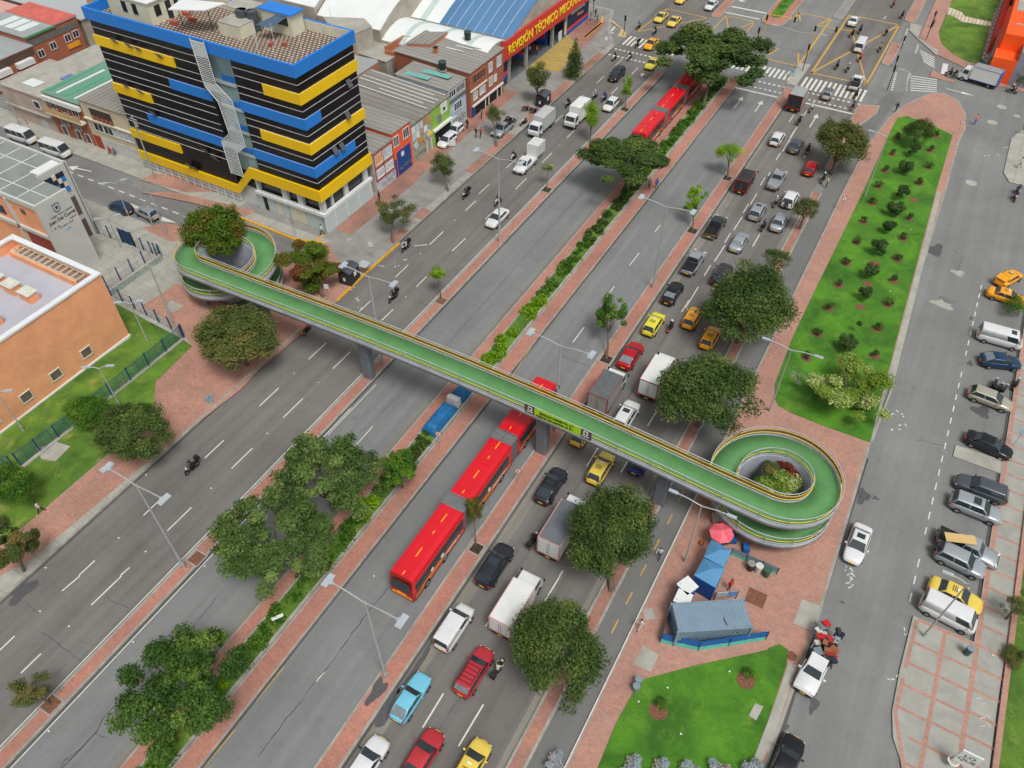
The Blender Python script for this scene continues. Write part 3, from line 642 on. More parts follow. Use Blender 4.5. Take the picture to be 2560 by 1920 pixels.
for x in (-57.6, -43.2, -21.6, -8.9, -34.0):
    if x == -34.0: continue
    b = MB(); zt = sm(x)-.6
    def ring(w_, d_, z): return [(x-w_, YB-d_+.15, z), (x-w_+.15, YB-d_, z), (x+w_-.15, YB-d_, z), (x+w_, YB-d_+.15, z), (x+w_, YB+d_-.15, z), (x+w_-.15, YB+d_, z), (x-w_+.15, YB+d_, z), (x-w_, YB+d_-.15, z)]
    rs = [ring(.62, .5, 0), ring(.62, .5, zt-1.2), ring(.7, .95, zt-.4), ring(.7, .95, zt)]
    v = sum(rs, []); f = []
    for k in range(3): f += [(k*8+i, k*8+(i+1) % 8, k*8+8+(i+1) % 8, k*8+8+i) for i in range(8)]
    b.add(v, f); bpart(b, 'pillar', [M_PILL])
for C in (CL, CR):
    for a in (20, 140, 260):
        b = MB(); p = C+Vector((RB*math.cos(R(a)), RB*math.sin(R(a)), 0)); k = (a/360+.25) % 1
        b.tube(p, p+Vector((0, 0, 1.0 if C is CR else 1.2)), .28, n=12); bpart(b, 'pillar', [M_PILL])
# banner on the near railing
M_BLK = mat('black_print', S(28, 30, 26), .7); M_LIME = mat('lime_vinyl', S(168, 218, 32), .6, var=.04)
M_DGR = mat('dark_vinyl', S(78, 78, 72), .6); M_PRW = mat('white_print', S(230, 230, 226), .6)
bx0, bx1 = onY('K', 112, 215, YB-HW)[0], onY('K', 688, 460, YB-HW)[0]
ban = empty('banner', ((bx0+bx1)/2, YB-HW-.06, 7.0), 0, 'lime green banner lettered in black hanging on the footbridge railing above the red bus', 'banner')
def zr(x): return sm(x)
def bpanel(xa, xb, za, zb, m, nm, off=0.0):
    b = MB(); n = 6; X = [xa+(xb-xa)*k/n for k in range(n+1)]
    for a, c in zip(X, X[1:]):
        v = [(a, -off, zr(a)+za), (c, -off, zr(c)+za), (c, -off, zr(c)+zb), (a, -off, zr(a)+zb)]
        v += [(p[0], p[1]+.03, p[2]) for p in v]; b.add(v, [(0, 1, 2, 3), (7, 6, 5, 4), (3, 2, 6, 7), (0, 4, 5, 1)])
    o = b.build(nm, m, ban); o.location = (-(bx0+bx1)/2, 0, -7.0); return o
L = bx1-bx0
bpanel(bx0+.15*L, bx0+.845*L, .0, 1.06, M_LIME, 'sheet'); bpanel(bx0, bx0+.15*L, .0, 1.06, M_DGR, 'sheet_end'); bpanel(bx0+.845*L, bx1, 0.0, 1.06, M_DGR, 'sheet_end')
bpanel(bx0+.05*L, bx0+.115*L, .42, .95, M_PRW, 'badge', .012); bpanel(bx0+.88*L, bx0+.95*L, .45, .98, M_PRW, 'badge', .012)
bpanel(bx0+.03*L, bx0+.13*L, .2, .28, M_PRW, 'badge_caption', .012); bpanel(bx0+.86*L, bx0+.97*L, .2, .3, M_PRW, 'badge_caption', .012)
bpanel(bx0+.063*L, bx0+.1*L, .55, .85, M_DGR, 'emblem', .02); bpanel(bx0+.9*L, bx0+.93*L, .55, .88, M_DGR, 'emblem', .02)
xm = (bx0+bx1)/2; sl = (zr(bx1)-zr(bx0))/L
Mx = lambda dx, z: faceM((dx, -.03, z+sl*dx+zr(xm)-7.0), (1, 0, sl), (0, 0, 1))
text('lettering', 'Estamos trabajando para', .44, M_BLK, ban, Mx(-.0*L, .76), .004, bold=.012, wid=.53*L)
text('lettering', 'mejorar los puentes de Bogotá', .44, M_BLK, ban, Mx(.0*L, .3), .004, bold=.012, wid=.64*L)
# ================= buildings =================
def Gs(sx, sy, z):
    d = _r @ Vector(((sx-1280)/F_PX, -(sy-960)/F_PX, -1.0)); t = (z-CAM_H)/d.z; return Vector((d.x*t, d.y*t, z))
q1 = lambda x, y, z: Gs(x*.1447, y*.1447, z)
q2 = lambda x, y, z: Gs(860+x*.1447, y*.1447, z)
q3 = lambda x, y, z: Gs(1160+x*.1447, y*.1447, z)
q5 = lambda x, y, z: Gs(x*.1808, 200+y*.1808, z)
r6 = lambda x, y, z: Gs(200+x*.1627, y*.1627, z)
r7 = lambda x, y, z: Gs(520+x*.1808, y*.1808, z)
M_BGLASS = mat('facade_black_glass', S(14, 13, 17), .3, 0, .5, .5); M_BLUEP = mat('facade_blue', S(36, 128, 218), .5, var=.03, scale=.6, dirt=.12); M_YELP = mat('facade_yellow', S(244, 200, 12), .5, var=.03, scale=.6, dirt=.12)
M_WLINE = mat('white_mullion', S(205, 205, 205), .6); M_WGREY = mat('tinted_pane', S(84, 86, 92), .3, var=.15); M_SCREEN = mat('white_screen', S(206, 212, 210), .6, var=.06, dirt=.15); M_TEAL = mat('pale_teal_glass', S(150, 178, 180), .2, var=.2, scale=.6)
M_CREAM = mat('cream_render', S(214, 212, 188), .85, var=.05, scale=1, dirt=.2); M_WROOF = mat('white_roof', S(226, 230, 228), .6, var=.03, scale=.6, dirt=.15); M_FRAMEW = mat('white_frame', S(220, 222, 220), .6, var=.05)
M_DWIN = mat('dark_window', S(44, 48, 54), .15, var=.3, scale=1.5); M_STUC = mat('grey_stucco', S(176, 170, 156), .9, var=.1, scale=.7, dirt=.6); M_PINK = mat('dull_pink_wall', S(196, 176, 164), .9, var=.08, scale=.6, dirt=.5)
M_BRICKR = brickwall('brick_red', S(178, 98, 70), S(160, 84, 60), S(150, 120, 100)); M_BRICKO = brickwall('brick_orange', S(240, 170, 124), S(236, 162, 116), S(226, 170, 134), .26, .09); M_BRICKB = brickwall('brick_raw', S(196, 112, 76), S(182, 98, 66), S(170, 140, 116))
M_RFGREY = corrug('roof_fibre_grey', S(148, 144, 136), .9, 'x', .5, .85); M_RFGREYY = corrug('roof_fibre_grey_y', S(150, 148, 142), .9, 'y', .5, .85); M_RFDARK = corrug('roof_patchwork', S(138, 134, 126), 1.1, 'y', .7, .85); M_ZINC = corrug('roof_zinc', S(164, 170, 170), .3, 'y', .3, .5)
M_SKYL = mat('skylight', S(216, 224, 222), .4, var=.05); M_MINT = corrug('roof_mint', S(112, 158, 138), .5, 'x', .5, .7); M_TURQ = mat('turquoise_sheet', S(116, 180, 172), .6, var=.08, dirt=.3); M_REDROOF = mat('red_roof', S(204, 104, 92), .8, var=.12, scale=.7, dirt=.4)
M_PAVER = tiles('roof_pavers', S(196, 184, 164), .62, .5, S(104, 84, 74), .08, .14, .5)
# ---- blue, yellow and black office building ----
BX0, BX1, BY0, BY1 = -98.6, -64.2, 63.65, 74.3
ob = empty('office_building', ((BX0+BX1)/2, 69, 0), 0, 'black glass corner building banded in blue and yellow beside the left ramp', 'building')
def bp_(mb, name, m, parent=ob):
    o = mb.build(name, m); o.parent = ob if parent is ob else parent
    if parent is ob: o.location = (-(BX0+BX1)/2, -69, 0)
    return o
b = MB(); b.box(BX0, -79.1, BY0, BY1, 2.0, 21.9); b.box(-74.3, BX1, BY0, BY1, 5.1, 21.9); b.box(-79.1, -74.3, BY0+1.2, BY1, 5.1, 21.9); bp_(b, 'glass_wall', M_BGLASS)
b = MB(); b.box(-79.1, -74.3, BY0+1.0, BY0+1.18, 5.1, 21.8)
for z in (8.4, 11.6, 14.9, 18.1): pass
bp_(b, 'stair_glass', M_TEAL)
for z in (8.2, 11.5, 14.7, 18.0):
    b = MB(); b.box(-77.6, -74.4, BY0+.86, BY0+.98, z, z+.7); bp_(b, 'graphic_panel', M_BLUEP)
    b = MB(); b.box(-79.0, -74.4, BY0+.8, BY0+.99, z-.5, z-.1); bp_(b, 'floor_slab', M_SCREEN)
for z in (20.75, 19.72, 18.45, 17.5, 16.52, 15.25, 14.3, 13.3, 11.98, 11.05, 10.0, 8.72, 7.8, 6.7):
    b = MB(); e_ = .024
    b.box(BX0-.02, -79.2, BY0-.05, BY0, z-e_, z+e_); b.box(-74.2, BX1+.05, BY0-.05, BY0, z-e_, z+e_); b.box(BX1, BX1+.05, BY0-.05, BY1, z-e_, z+e_); bp_(b, 'mullion', M_WLINE)
def band(segs, m, name='band', pr=.22):
    b = MB()
    for (kind, a0, a1, z0, z1) in segs:
        if kind == 'f': b.box(a0, a1, BY0-pr, BY0+.02, z0, z1)
        elif kind == 'F': b.box(a0, BX1+pr, BY0-pr, BY0+.02, z0, z1)
        else: b.box(BX1-.02, BX1+pr, BY0+.02 if a0 is None else a0, a1, z0, z1)
    return bp_(b, name, m)
band([('f', -98.85, -84.4, 18.42, 19.74)], M_YELP, 'yellow_band'); band([('F', -69.7, 0, 18.42, 19.74), ('r', None, BY1+.2, 18.42, 19.74)], M_YELP, 'yellow_band')
band([('f', -86.5, -79.2, 15.22, 16.53)], M_BLUEP, 'blue_band'); band([('F', -74.4, 0, 15.22, 16.53), ('r', None, 66.4, 15.22, 16.53)], M_BLUEP, 'blue_band')
band([('f', -98.75, -91.4, 11.95, 13.28)], M_YELP, 'yellow_band'); band([('F', -72.0, 0, 11.95, 13.28), ('r', None, BY1+.2, 11.95, 13.28)], M_YELP, 'yellow_band')
band([('f', -93.5, -79.4, 8.7, 10.02)], M_BLUEP, 'blue_band'); band([('F', -74.1, 0, 8.7, 10.02), ('r', None, 71.7, 8.7, 10.02)], M_BLUEP, 'blue_band')
band([('f', -98.65, -88.8, 5.2, 6.5)], M_YELP, 'yellow_band')
b = MB(); pr = .24; y_ = BY0-pr
b.box(BX1-.02, BX1+pr, BY0+.02, BY1+.2, 5.15, 6.75); b.box(-76.0, BX1+pr, y_, BY0+.02, 5.15, 6.75); b.box(-98.65, -79.2, y_, BY0+.02, 1.75, 3.1)
b.add([(-79.2, y_, 1.75), (-76.0, y_, 5.15), (-76.0, y_, 6.75), (-79.2, y_, 3.1), (-79.2, BY0, 1.75), (-76.0, BY0, 5.15), (-76.0, BY0, 6.75), (-79.2, BY0, 3.1)], [(0, 1, 2, 3), (3, 2, 6, 7), (1, 0, 4, 5)])
bp_(b, 'yellow_band', M_YELP)
b = MB()
b.box(-98.95, BX1+.3, BY0-.3, BY0, 21.75, 23.25); b.box(BX1, BX1+.3, BY0, BY1+.3, 21.75, 23.25); b.box(-98.95, BX1, BY1, BY1+.3, 21.75, 23.25); b.box(-98.95, -98.65, BY0, BY1, 21.75, 23.25)
par = bp_(b, 'parapet', M_BLUEP)
b = MB(); b.box(-90, BX1-.02, BY1-.12, BY1-.02, 22.0, 23.2); bp_(b, 'parapet_lining', M_CREAM)
b = MB(); b.add([(BX0, BY0, 22), (BX1, BY0, 22), (BX1, BY1, 22), (BX0, BY1, 22)], [(0, 1, 2, 3)]); bp_(b, 'roof_deck', M_PAVER)
# zigzag screen
LE = [(-79.6, 23.3), (-79.35, 17.4), (-77.75, 15.7), (-77.4, 11.5), (-79.3, 9.9), (-79.24, 5.15)]
RE = [(-77.35, 23.3), (-77.26, 18.2), (-75.19, 16.5), (-74.97, 10.3), (-76.99, 8.8), (-76.96, 5.15)]
def ex(E_, z):
    for (x0, z0), (x1, z1) in zip(E_, E_[1:]):
        if z <= z0 and z >= z1: return x0+(x1-x0)*(z0-z)/(z0-z1)
    return E_[-1][0]
b = MB(); z = 5.2; ys = BY0-.55
while z < 23.2: b.box(ex(LE, z)+.04, ex(RE, z)-.04, ys-.03, ys+.03, z, z+.09); z += .25
for z0, z1 in ((21.2, 23.1), (16.9, 17.9), (9.2, 10.3)):
    n = 6
    for k in range(n):
        za, zb = z0+(z1-z0)*k/n, z0+(z1-z0)*(k+1)/n; b.add([(ex(LE, za), ys+.04, za), (ex(RE, za), ys+.04, za), (ex(RE, zb), ys+.04, zb), (ex(LE, zb), ys+.04, zb)], [(0, 1, 2, 3)])
scr = bp_(b, 'screen', M_SCREEN)
b = MB()
for E_ in (LE, RE): b.path([Vector((x, ys-.04, z)) for x, z in E_], .05, 6)
bp_(b, 'screen_frame', M_FRAMEW, scr)
rr = random.Random(3)
for (x, z) in ((-94.5, 19.2), (-91.8, 19.1), (-90.3, 19), (-86.5, 18.9), (-95.6, 12.9), (-92.9, 12.7), (-91.8, 9.9), (-83.5, 6.6), (-81.9, 5.9), (-87.9, 3.0), (-86.9, 2.9)):
    b = MB(); b.obox(Vector(), .9, .04, 1.05, M=Matrix.Translation((x, BY0-.38, z+.6)) @ Matrix.Rotation(.55, 4, 'X')); bp_(b, 'open_pane', M_WGREY)
for (y, z) in ((72.2, 17.0), (71.0, 13.3), (67.6, 10.0), (69, 9.9)):
    b = MB(); b.obox(Vector(), .04, .8, 1.0, M=Matrix.Translation((BX1+.38, y, z+.6)) @ Matrix.Rotation(-.5, 4, 'Y')); bp_(b, 'open_pane', M_WGREY)
# ground floor
M_ROLL = mat('pale_shutter', S(190, 206, 206), .5, var=.05, scale=1, dirt=.15)
b = MB(); b.box(-79.3, BX1-.3, BY0+.5, BY1, 0, 2.7); b.box(BX0, -79.3, BY0+.3, BY1, 0, 2.0); bp_(b, 'ground_floor_wall', M_SCREEN)
b = MB(); b.box(-79.3, BX1-.6, BY0+.9, BY1, 2.7, 5.2); bp_(b, 'mezzanine_glass', M_DWIN)
b = MB(); b.box(-76.2, BX1+.05, BY0-.05, BY0+.6, 2.62, 3.05); b.box(BX1-.5, BX1+.05, BY0+.6, BY1, 2.62, 3.05); bp_(b, 'ledge', M_FRAMEW)
for (x, w_) in ((-76.1, .5), (-71.5, .9), (-68.8, .9), (-65.1, .8)): b = MB(); b.box(x, x+w_, BY0+.35, BY0+.85, 3.05, 5.15); bp_(b, 'column', M_SCREEN)
for (y, w_) in ((65.9, .35), (68.6, .8), (72.9, .9)): b = MB(); b.box(BX1-.75, BX1-.25, y, y+w_, 3.05, 5.15); bp_(b, 'column', M_SCREEN)
for y0, y1 in ((63.75, 65.7), (65.78, 68.3), (68.38, 71.0), (71.08, 73.6)): b = MB(); b.box(BX1-.06, BX1, y0, y1, .05, 2.6); o = bp_(b, 'shutter', M_ROLL); 
for y in (63.7, 65.74, 68.34, 71.04, 73.65): b = MB(); b.box(BX1-.06, BX1+.05, y-.05, y+.05, 0, 2.62); bp_(b, 'shutter_post', M_FRAMEW)
for x0, x1, m_ in ((-64.9, -64.25, M_ROLL), (-67.7, -65.0, M_ROLL), (-70.6, -67.8, M_CREAM), (-72, -70.8, M_ROLL), (-74.6, -73.2, M_ROLL), (-76.4, -75.4, M_ROLL), (-75.3, -74.7, M_BGLASS), (-73.1, -72.1, M_CREAM)):
    b = MB(); b.box(x0, x1, BY0+.3, BY0+.48, .05, 2.45); bp_(b, 'door' if m_ is M_BGLASS else 'shutter', m_)
b = MB()
for k in range(13): x = -79.4-k*1.5; b.box(x-.05, x+.05, BY0-.1, BY0, 0, 1.8); b.box(x-1.5, x, BY0-.08, BY0-.04, .55, .62); b.box(x-1.5, x, BY0-.08, BY0-.04, 1.15, 1.22)
bp_(b, 'ground_grille', M_FRAMEW)
# roof structures
def wedge(base, z0, z1, name, mw, mr, over=.25, wins=(), parent=ob, kids=True):
    b = MB(); b.prism(base, z0, z1, 0); o = bp_(b, name, mw, parent)
    c = sum((Vector((p[0], p[1], 0)) for p in base), Vector())/len(base); rp = [Vector((p[0], p[1], 0))+(Vector((p[0], p[1], 0))-c).normalized()*over for p in base]
    b = MB(); b.prism(rp, z1, z1+.15, 0, bottom=True); q = b.build(name+'_roof', mr, o); return o
rh = wedge([(-96.2, 65.5), (-88.8, 65.5), (-88.8, 70.3), (-96.2, 70.3)], 22, 24.7, 'roof_house', M_CREAM, M_WROOF)
for x in (-93.2, -91.3): b = MB(); b.box(x-.4, x+.4, 65.44, 65.49, 23.0, 24.3); b.build('window', M_DWIN, rh)
for y0, y1, z0 in ((66.4, 67.3, 22.9), (68.2, 69, 22.05), (69.6, 70.2, 23)): b = MB(); b.box(-88.79, -88.74, y0, y1, z0, 24.2); b.build('window', M_DWIN, rh)
b = MB(); cq = [r6(1350, 130, 25.2), r6(1920, 170, 25.0), r6(2230, 60, 25.0), r6(1560, -30, 25.2)]; b.prism(cq, 25.0, 25.12, bottom=True); cn = bp_(b, 'canopy', M_WROOF)
b = MB()
for p in (r6(1580, 385, 22), r6(2050, 490, 22), r6(1700, 190, 22)): b.tube(p, p+Vector((0, 0, 3.0)), .05, n=6)
b.build('canopy_post', M_TRIM, cn)
st = wedge([(-79.8, 67.95), (-76.2, 67.95), (-76.2, 71.4), (-79.8, 71.4)], 22, 23.4, 'stair_box', M_CREAM, M_CONC, 0)
b = MB(); b.prism([(-81, 70.5), (-77, 70.5), (-77, 73.5), (-81, 73.5)], 24.3, 24.4, bottom=True); b.build('table_roof', M_CONC, st)
b3 = wedge([(-76.0, 71.7), (-71.2, 71.7), (-71.2, 73.9), (-76, 73.9)], 22, 24.5, 'lift_house', M_CREAM, M_BLUEP, .35)
b = MB(); b.box(-73.6, -71.7, 71.6, 71.68, 23.2, 24.1); b.build('window', M_DWIN, b3)
b = MB(); b.add([r7(660, 340, 23.7), r7(860, 390, 23.7), r7(1130, 210, 24.4), r7(990, 175, 24.4)], [(0, 1, 2, 3)]); b.build('awning', mat('awning_blue_grey', S(74, 96, 118), .6, var=.05), b3)
b = MB()
for (x, y, l_) in ((690, 640, 2.2), (930, 650, 2.8), (700, 750, 3.4), (930, 800, 1.5), (1150, 840, 1.2), (1300, 720, 2.8), (1550, 640, 1.6), (1740, 500, 3.6), (1570, 500, 1), (480, 690, 1.4), (1410, 430, 1.5), (270, 600, 1.2)):
    p = r7(x, y, 22.05)
    if BX0 < p.x < BX1 and BY0 < p.y < BY1: b = b; b.tube(p, p+Vector((0, 0, l_)), .03, n=5)
bp_(b, 'aerial_poles', M_FRAMEW)
for (x, y) in ((880, 640), (1070, 640)):
    p = r7(x, y, 22); b = MB(); b.tube(p, p+Vector((0, 0, .5)), .25, .32, n=10); bp_(b, 'flower_pot', mat('terracotta', S(176, 92, 72), .8, var=.1))
for (x, y) in ((1460, 380), (1640, 240), (1730, 330)):
    p = r6(x, y, 22); b = MB(); b.obox(p+Vector((0, 0, .25)), 1.1, .5, .5); bp_(b, 'flower_box', mat('terracotta', S(176, 92, 72), .8, var=.1))
for (x, y) in ((430, 60), (580, 75)):
    p = r7(x, y, 25.0); b = MB(); b.tube(p+Vector((0, 0, -3)), p-Vector((0, 0, .6)), .7, n=16); bp_(b, 'water_tank', mat('tank_grey', S(70, 80, 84), .5, var=.2))
# ---- generic helpers ----
def bld(name, label, x0, x1, y0, y1, z, mw, mr, cat='house', slope=0.0, par=0.0, ov=.15, group=None):
    e = empty(name, ((x0+x1)/2, (y0+y1)/2, 0), 0, label, cat, group); cx, cy = e.location.x, e.location.y
    b = MB(); b.box(x0-cx, x1-cx, y0-cy, y1-cy, 0, z)
    e['_w'] = 0; del e['_w']; wl = b.build('wall', mw, e)
    b = MB(); zb = z+slope
    v = [(x0-cx-ov, y0-cy-ov, zb+.02), (x1-cx+ov, y0-cy-ov, z+.02), (x1-cx+ov, y1-cy+ov, z+.02), (x0-cx-ov, y1-cy+ov, zb+.02)]
    b.add(v+[(p[0], p[1], p[2]+.12) for p in v], [(3, 2, 1, 0), (4, 5, 6, 7), (0, 1, 5, 4), (1, 2, 6, 5), (2, 3, 7, 6), (3, 0, 4, 7)])
    if par:
        for a in ((x0-cx-.05, x1-cx+.05, y0-cy-.05, y0-cy+.15), (x0-cx-.05, x1-cx+.05, y1-cy-.15, y1-cy+.05), (x0-cx-.05, x0-cx+.15, y0-cy+.15, y1-cy-.15), (x1-cx-.15, x1-cx+.05, y0-cy+.15, y1-cy-.15)): b.box(*a, z+.14, z+par, 1)
        b.build('roof', [mr, mw], e)
    else: b.build('roof', mr, e)
    if slope: b = MB(); b.add([(x0-cx, y0-cy, z), (x0-cx, y1-cy, z), (x0-cx, y1-cy, zb), (x0-cx, y0-cy, zb), (x1-cx, y0-cy, z), (x1-cx, y1-cy, z)], [(0, 3, 2, 1), (0, 4, 3), (1, 2, 5)]); b.build('gable', mw, e)
    return e
def eadd(e, b, name, m, parent=None):
    o = b.build(name, m, parent or e); o.location = -e.location if parent is None else (0, 0, 0); return o
def winX(e, X, y0, y1, z0, z1, m=None, fr=None, bars=0, d=.05, name='window'):     # window on a +X facing wall
    b = MB(); b.box(X+.01, X+d, y0, y1, z0, z1); o = eadd(e, b, name, m or M_DWIN); f = MB(); t = .09
    f.box(X+.01, X+d+.04, y0-t, y0, z0-t, z1+t); f.box(X+.01, X+d+.04, y1, y1+t, z0-t, z1+t); f.box(X+.01, X+d+.04, y0, y1, z1, z1+t); f.box(X+.01, X+d+.06, y0, y1, z0-t, z0)
    for k in range(bars): yy = y0+(y1-y0)*(k+1)/(bars+1); f.box(X+d, X+d+.03, yy-.04, yy+.04, z0, z1)
    f.build('frame', fr or M_FRAMEW, o); return o
def winY(e, Y, x0, x1, z0, z1, m=None, fr=None, bars=0, d=.05, name='window'):     # window on a -Y facing wall
    b = MB(); b.box(x0, x1, Y-d, Y-.01, z0, z1); o = eadd(e, b, name, m or M_DWIN); f = MB(); t = .09
    f.box(x0-t, x0, Y-d-.04, Y-.01, z0-t, z1+t); f.box(x1, x1+t, Y-d-.04, Y-.01, z0-t, z1+t); f.box(x0, x1, Y-d-.04, Y-.01, z1, z1+t); f.box(x0, x1, Y-d-.06, Y-.01, z0-t, z0)
    for k in range(bars): xx = x0+(x1-x0)*(k+1)/(bars+1); f.box(xx-.04, xx+.04, Y-d-.03, Y-d, z0, z1)
    f.build('frame', fr or M_FRAMEW, o); return o
def panX(e, X, y0, y1, z0, z1, m, name='panel', d=.06): b = MB(); b.box(X, X+d, y0, y1, z0, z1); return eadd(e, b, name, m)
def panY(e, Y, x0, x1, z0, z1, m, name='panel', d=.06): b = MB(); b.box(x0, x1, Y-d, Y, z0, z1); return eadd(e, b, name, m)
def skyl(e, pts, z, m=None, name='skylight'): b = MB(); b.prism(pts, z, z+.06); return eadd(e, b, name, m or M_SKYL)
FX = -64.1
M_RTRIM = mat('red_trim', S(170, 62, 50), .7, var=.1, dirt=.3); M_GRAF = mat('graffiti_grey', S(120, 124, 130), .8, var=.3); M_BGATE = mat('blue_gate', S(24, 70, 140), .6, var=.08, dirt=.3); M_LAV = mat('curtain_pale', S(190, 194, 200), .5, var=.25, scale=2)
e = bld('row_house', 'narrow house with red trimmed window frames next to the black office building', -76, FX, 74.9, 79.5, 6.4, mat('white_wall_worn', S(196, 190, 182), .9, var=.1, dirt=.5), M_RFGREYY, slope=.4)
for y0, y1, m_ in ((75.3, 76.9, mat('orange_curtain', S(220, 150, 80), .6, var=.3, scale=3)), (77.3, 79.1, M_LAV)): winX(e, FX, y0, y1, 4.35, 5.75, m_, bars=2)
for y0, y1 in ((75.3, 76.9), (77.3, 79.1)): winX(e, FX, y0, y1, 2.3, 3.35, M_LAV, bars=3)
for z0 in (3.85, 6.0, 1.9): panX(e, FX, 74.95, 79.4, z0, z0+.14, M_RTRIM, 'red_ledge', .12)
for y in (74.98, 77.0, 79.3): panX(e, FX, y, y+.12, 1.9, 6, M_RTRIM, 'red_pilaster', .1)
b = MB(); graffiti(b, Vector((FX+.05, 76, .2)), Vector((0, 1, 0)), Vector((0, 0, 1)), 3.2, 1.6, 6, 4, .05); eadd(e, b, 'graffiti', M_GRAF)
panX(e, FX, 74.9, 79.4, 0.0, 1.7, M_LAV, 'shutter', .03)
e = bld('row_house', 'bright orange house front with a tall blue garage gate covered in graffiti', -77, FX, 79.5, 84.1, 7.05, mat('orange_wall', S(238, 100, 58), .8, var=.05, dirt=.2), M_RFGREYY, slope=.35)
winX(e, FX, 79.85, 80.9, 4.95, 6.35, M_DWIN, bars=2); winX(e, FX, 82.2, 83.5, 5.1, 6.5, M_DWIN, bars=2)
g_ = panX(e, FX, 80.2, 83.6, .05, 3.9, M_BGATE, 'garage_gate', .05); panX(e, FX, 79.6, 80.0, .05, 3.0, M_BGATE, 'side_door', .05)
b = MB(); graffiti(b, Vector((FX+.1, 80.4, .6)), Vector((0, 1, 0)), Vector((0, 0, 1)), 3.0, 1.3, 8, 7, .045); b.build('graffiti', M_GRAF, g_); panX(e, FX+.05, 81.2, 81.9, 2.8, 3.5, M_FRAMEW, 'notice', .03)
e = bld('workshop_house', 'low house clad in pale square panels with graffiti at street level', -79.5, FX, 84.1, 89.3, 6.2, mat('sage_wall', S(156, 158, 140), .85, var=.1, dirt=.4), M_RFDARK, slope=.9)
cs = [S(222, 226, 224), S(196, 206, 214), S(206, 206, 190), S(170, 136, 100), S(202, 146, 70), S(190, 204, 200), S(226, 222, 210), S(176, 150, 136)]
for k in range(9): 
    j, i = divmod(k, 5); m_ = mat('panel_%d' % (k % 8), cs[k % 8], .7, var=.06, dirt=.2); panX(e, FX, 84.3+i*1.0, 85.15+i*1.0, 4.75-j*1.1, 5.75-j*1.1, m_, 'square_panel', .05)
for k in range(4):
    b = MB(); b.obox(Vector(), .05, 1.0, 1.0, M=Matrix.Translation((FX+.08, 85+k*1.15, 2.75+(k % 2)*.3)) @ Matrix.Rotation(.6, 4, 'X')); eadd(e, b, 'square_panel', mat('panel_%d' % ((k*3+1) % 8), cs[(k*3+1) % 8], .7))
b = MB(); graffiti(b, Vector((FX+.05, 84.6, .4)), Vector((0, 1, 0)), Vector((0, 0, 1)), 3.4, 1.3, 7, 9, .05); eadd(e, b, 'graffiti', M_GRAF)
for (y, z) in ((88.9, 2.9),): b = MB(); b.tube((FX+.05, y, z), (FX+.15, y, z), .4, n=16); eadd(e, b, 'round_sign', M_YELP)
for (y) in (87.6, 88.8): panX(e, FX, y, y+.2, 0, 2.2, M_CREAM, 'post', .15)
e = bld('workshop_house', 'lime green fronted workshop with a wide dark doorway and a white poster', -79.5, FX, 89.3, 94.6, 6.3, mat('green_wall', S(140, 184, 74), .8, var=.08, dirt=.25), M_RFDARK, slope=.9)
panX(e, FX, 90.1, 94.4, .05, 2.7, mat('dark_opening', S(20, 20, 20), .9), 'doorway', .03); panX(e, FX, 89.5, 94.6, 2.72, 3.0, M_FRAMEW, 'awning', .5); pz = panX(e, FX, 92, 93.8, 4.4, 6.1, M_FRAMEW, 'poster', .06)
b = MB(); b.box(FX+.06, FX+.08, 92.6, 93.2, 4.8, 5.3); b.build('poster_print', M_DWIN, pz); panX(e, FX, 91.0, 92.1, 3.4, 4.6, M_GRAF, 'vent_panel', .05)
for k in range(9): y = 84.5+k*1.1; skyl(e, [(-78, y), (-66, y), (-66, y+.18), (-78, y+.18)], 6.6, M_SKYL if k in (3, 4, 6) else M_CONC, 'roof_lap') if 0 else None
b = MB(); rs = lambda X: 6.3+.9*(FX-X)/(FX+79.5)*1.0+.16
for k in range(11):
    y = 84.4+k*.98; x0, x1 = (-78.5, -64.6) if k % 3 else (-74, -66)
    if y > 89.2: b.add([(x0, y, rs(x0)), (x1, y, rs(x1)), (x1, y+.16, rs(x1)), (x0, y+.16, rs(x0))], [(0, 1, 2, 3)])
eadd(e, b, 'roof_battens', M_SKYL)
e = bld('row_house', 'pale blue house with a glazed top floor beside the brick building', -74, FX-.3, 94.7, 99.8, 6.9, mat('pale_blue_wall', S(176, 196, 210), .85, var=.06, dirt=.3), M_RFGREYY, slope=.5)
X_ = FX-.3
winX(e, X_, 95.0, 96.7, 5.6, 6.6, M_DWIN, bars=2); winX(e, X_, 97.0, 99.4, 5.6, 6.6, M_DWIN, bars=5); panX(e, X_, 94.75, 99.7, 4.9, 5.15, mat('grey_band', S(92, 92, 90), .8), 'band', .25); winX(e, X_, 96.2, 98.3, 3.0, 4.2, M_DWIN, bars=3)
winX(e, X_, 95.6, 96.7, .9, 2.0, M_DWIN, bars=3); panX(e, X_, 97.6, 98.8, .9, 2.1, M_STUC, 'shutter', .05); b = MB(); graffiti(b, Vector((X_+.05, 96.8, .5)), Vector((0, 1, 0)), Vector((0, 0, 1)), 2.6, 1.5, 4, 12, .05); eadd(e, b, 'graffiti', M_GRAF)
skyl(e, [(-73, 95.4), (-68.5, 95.4), (-68.5, 96.5), (-73, 96.5)], 7.45, M_TURQ, 'turquoise_sheet'); skyl(e, [(-71, 97.4), (-66, 97.4), (-66, 98.6), (-71, 98.6)], 7.4, M_TURQ, 'turquoise_sheet')
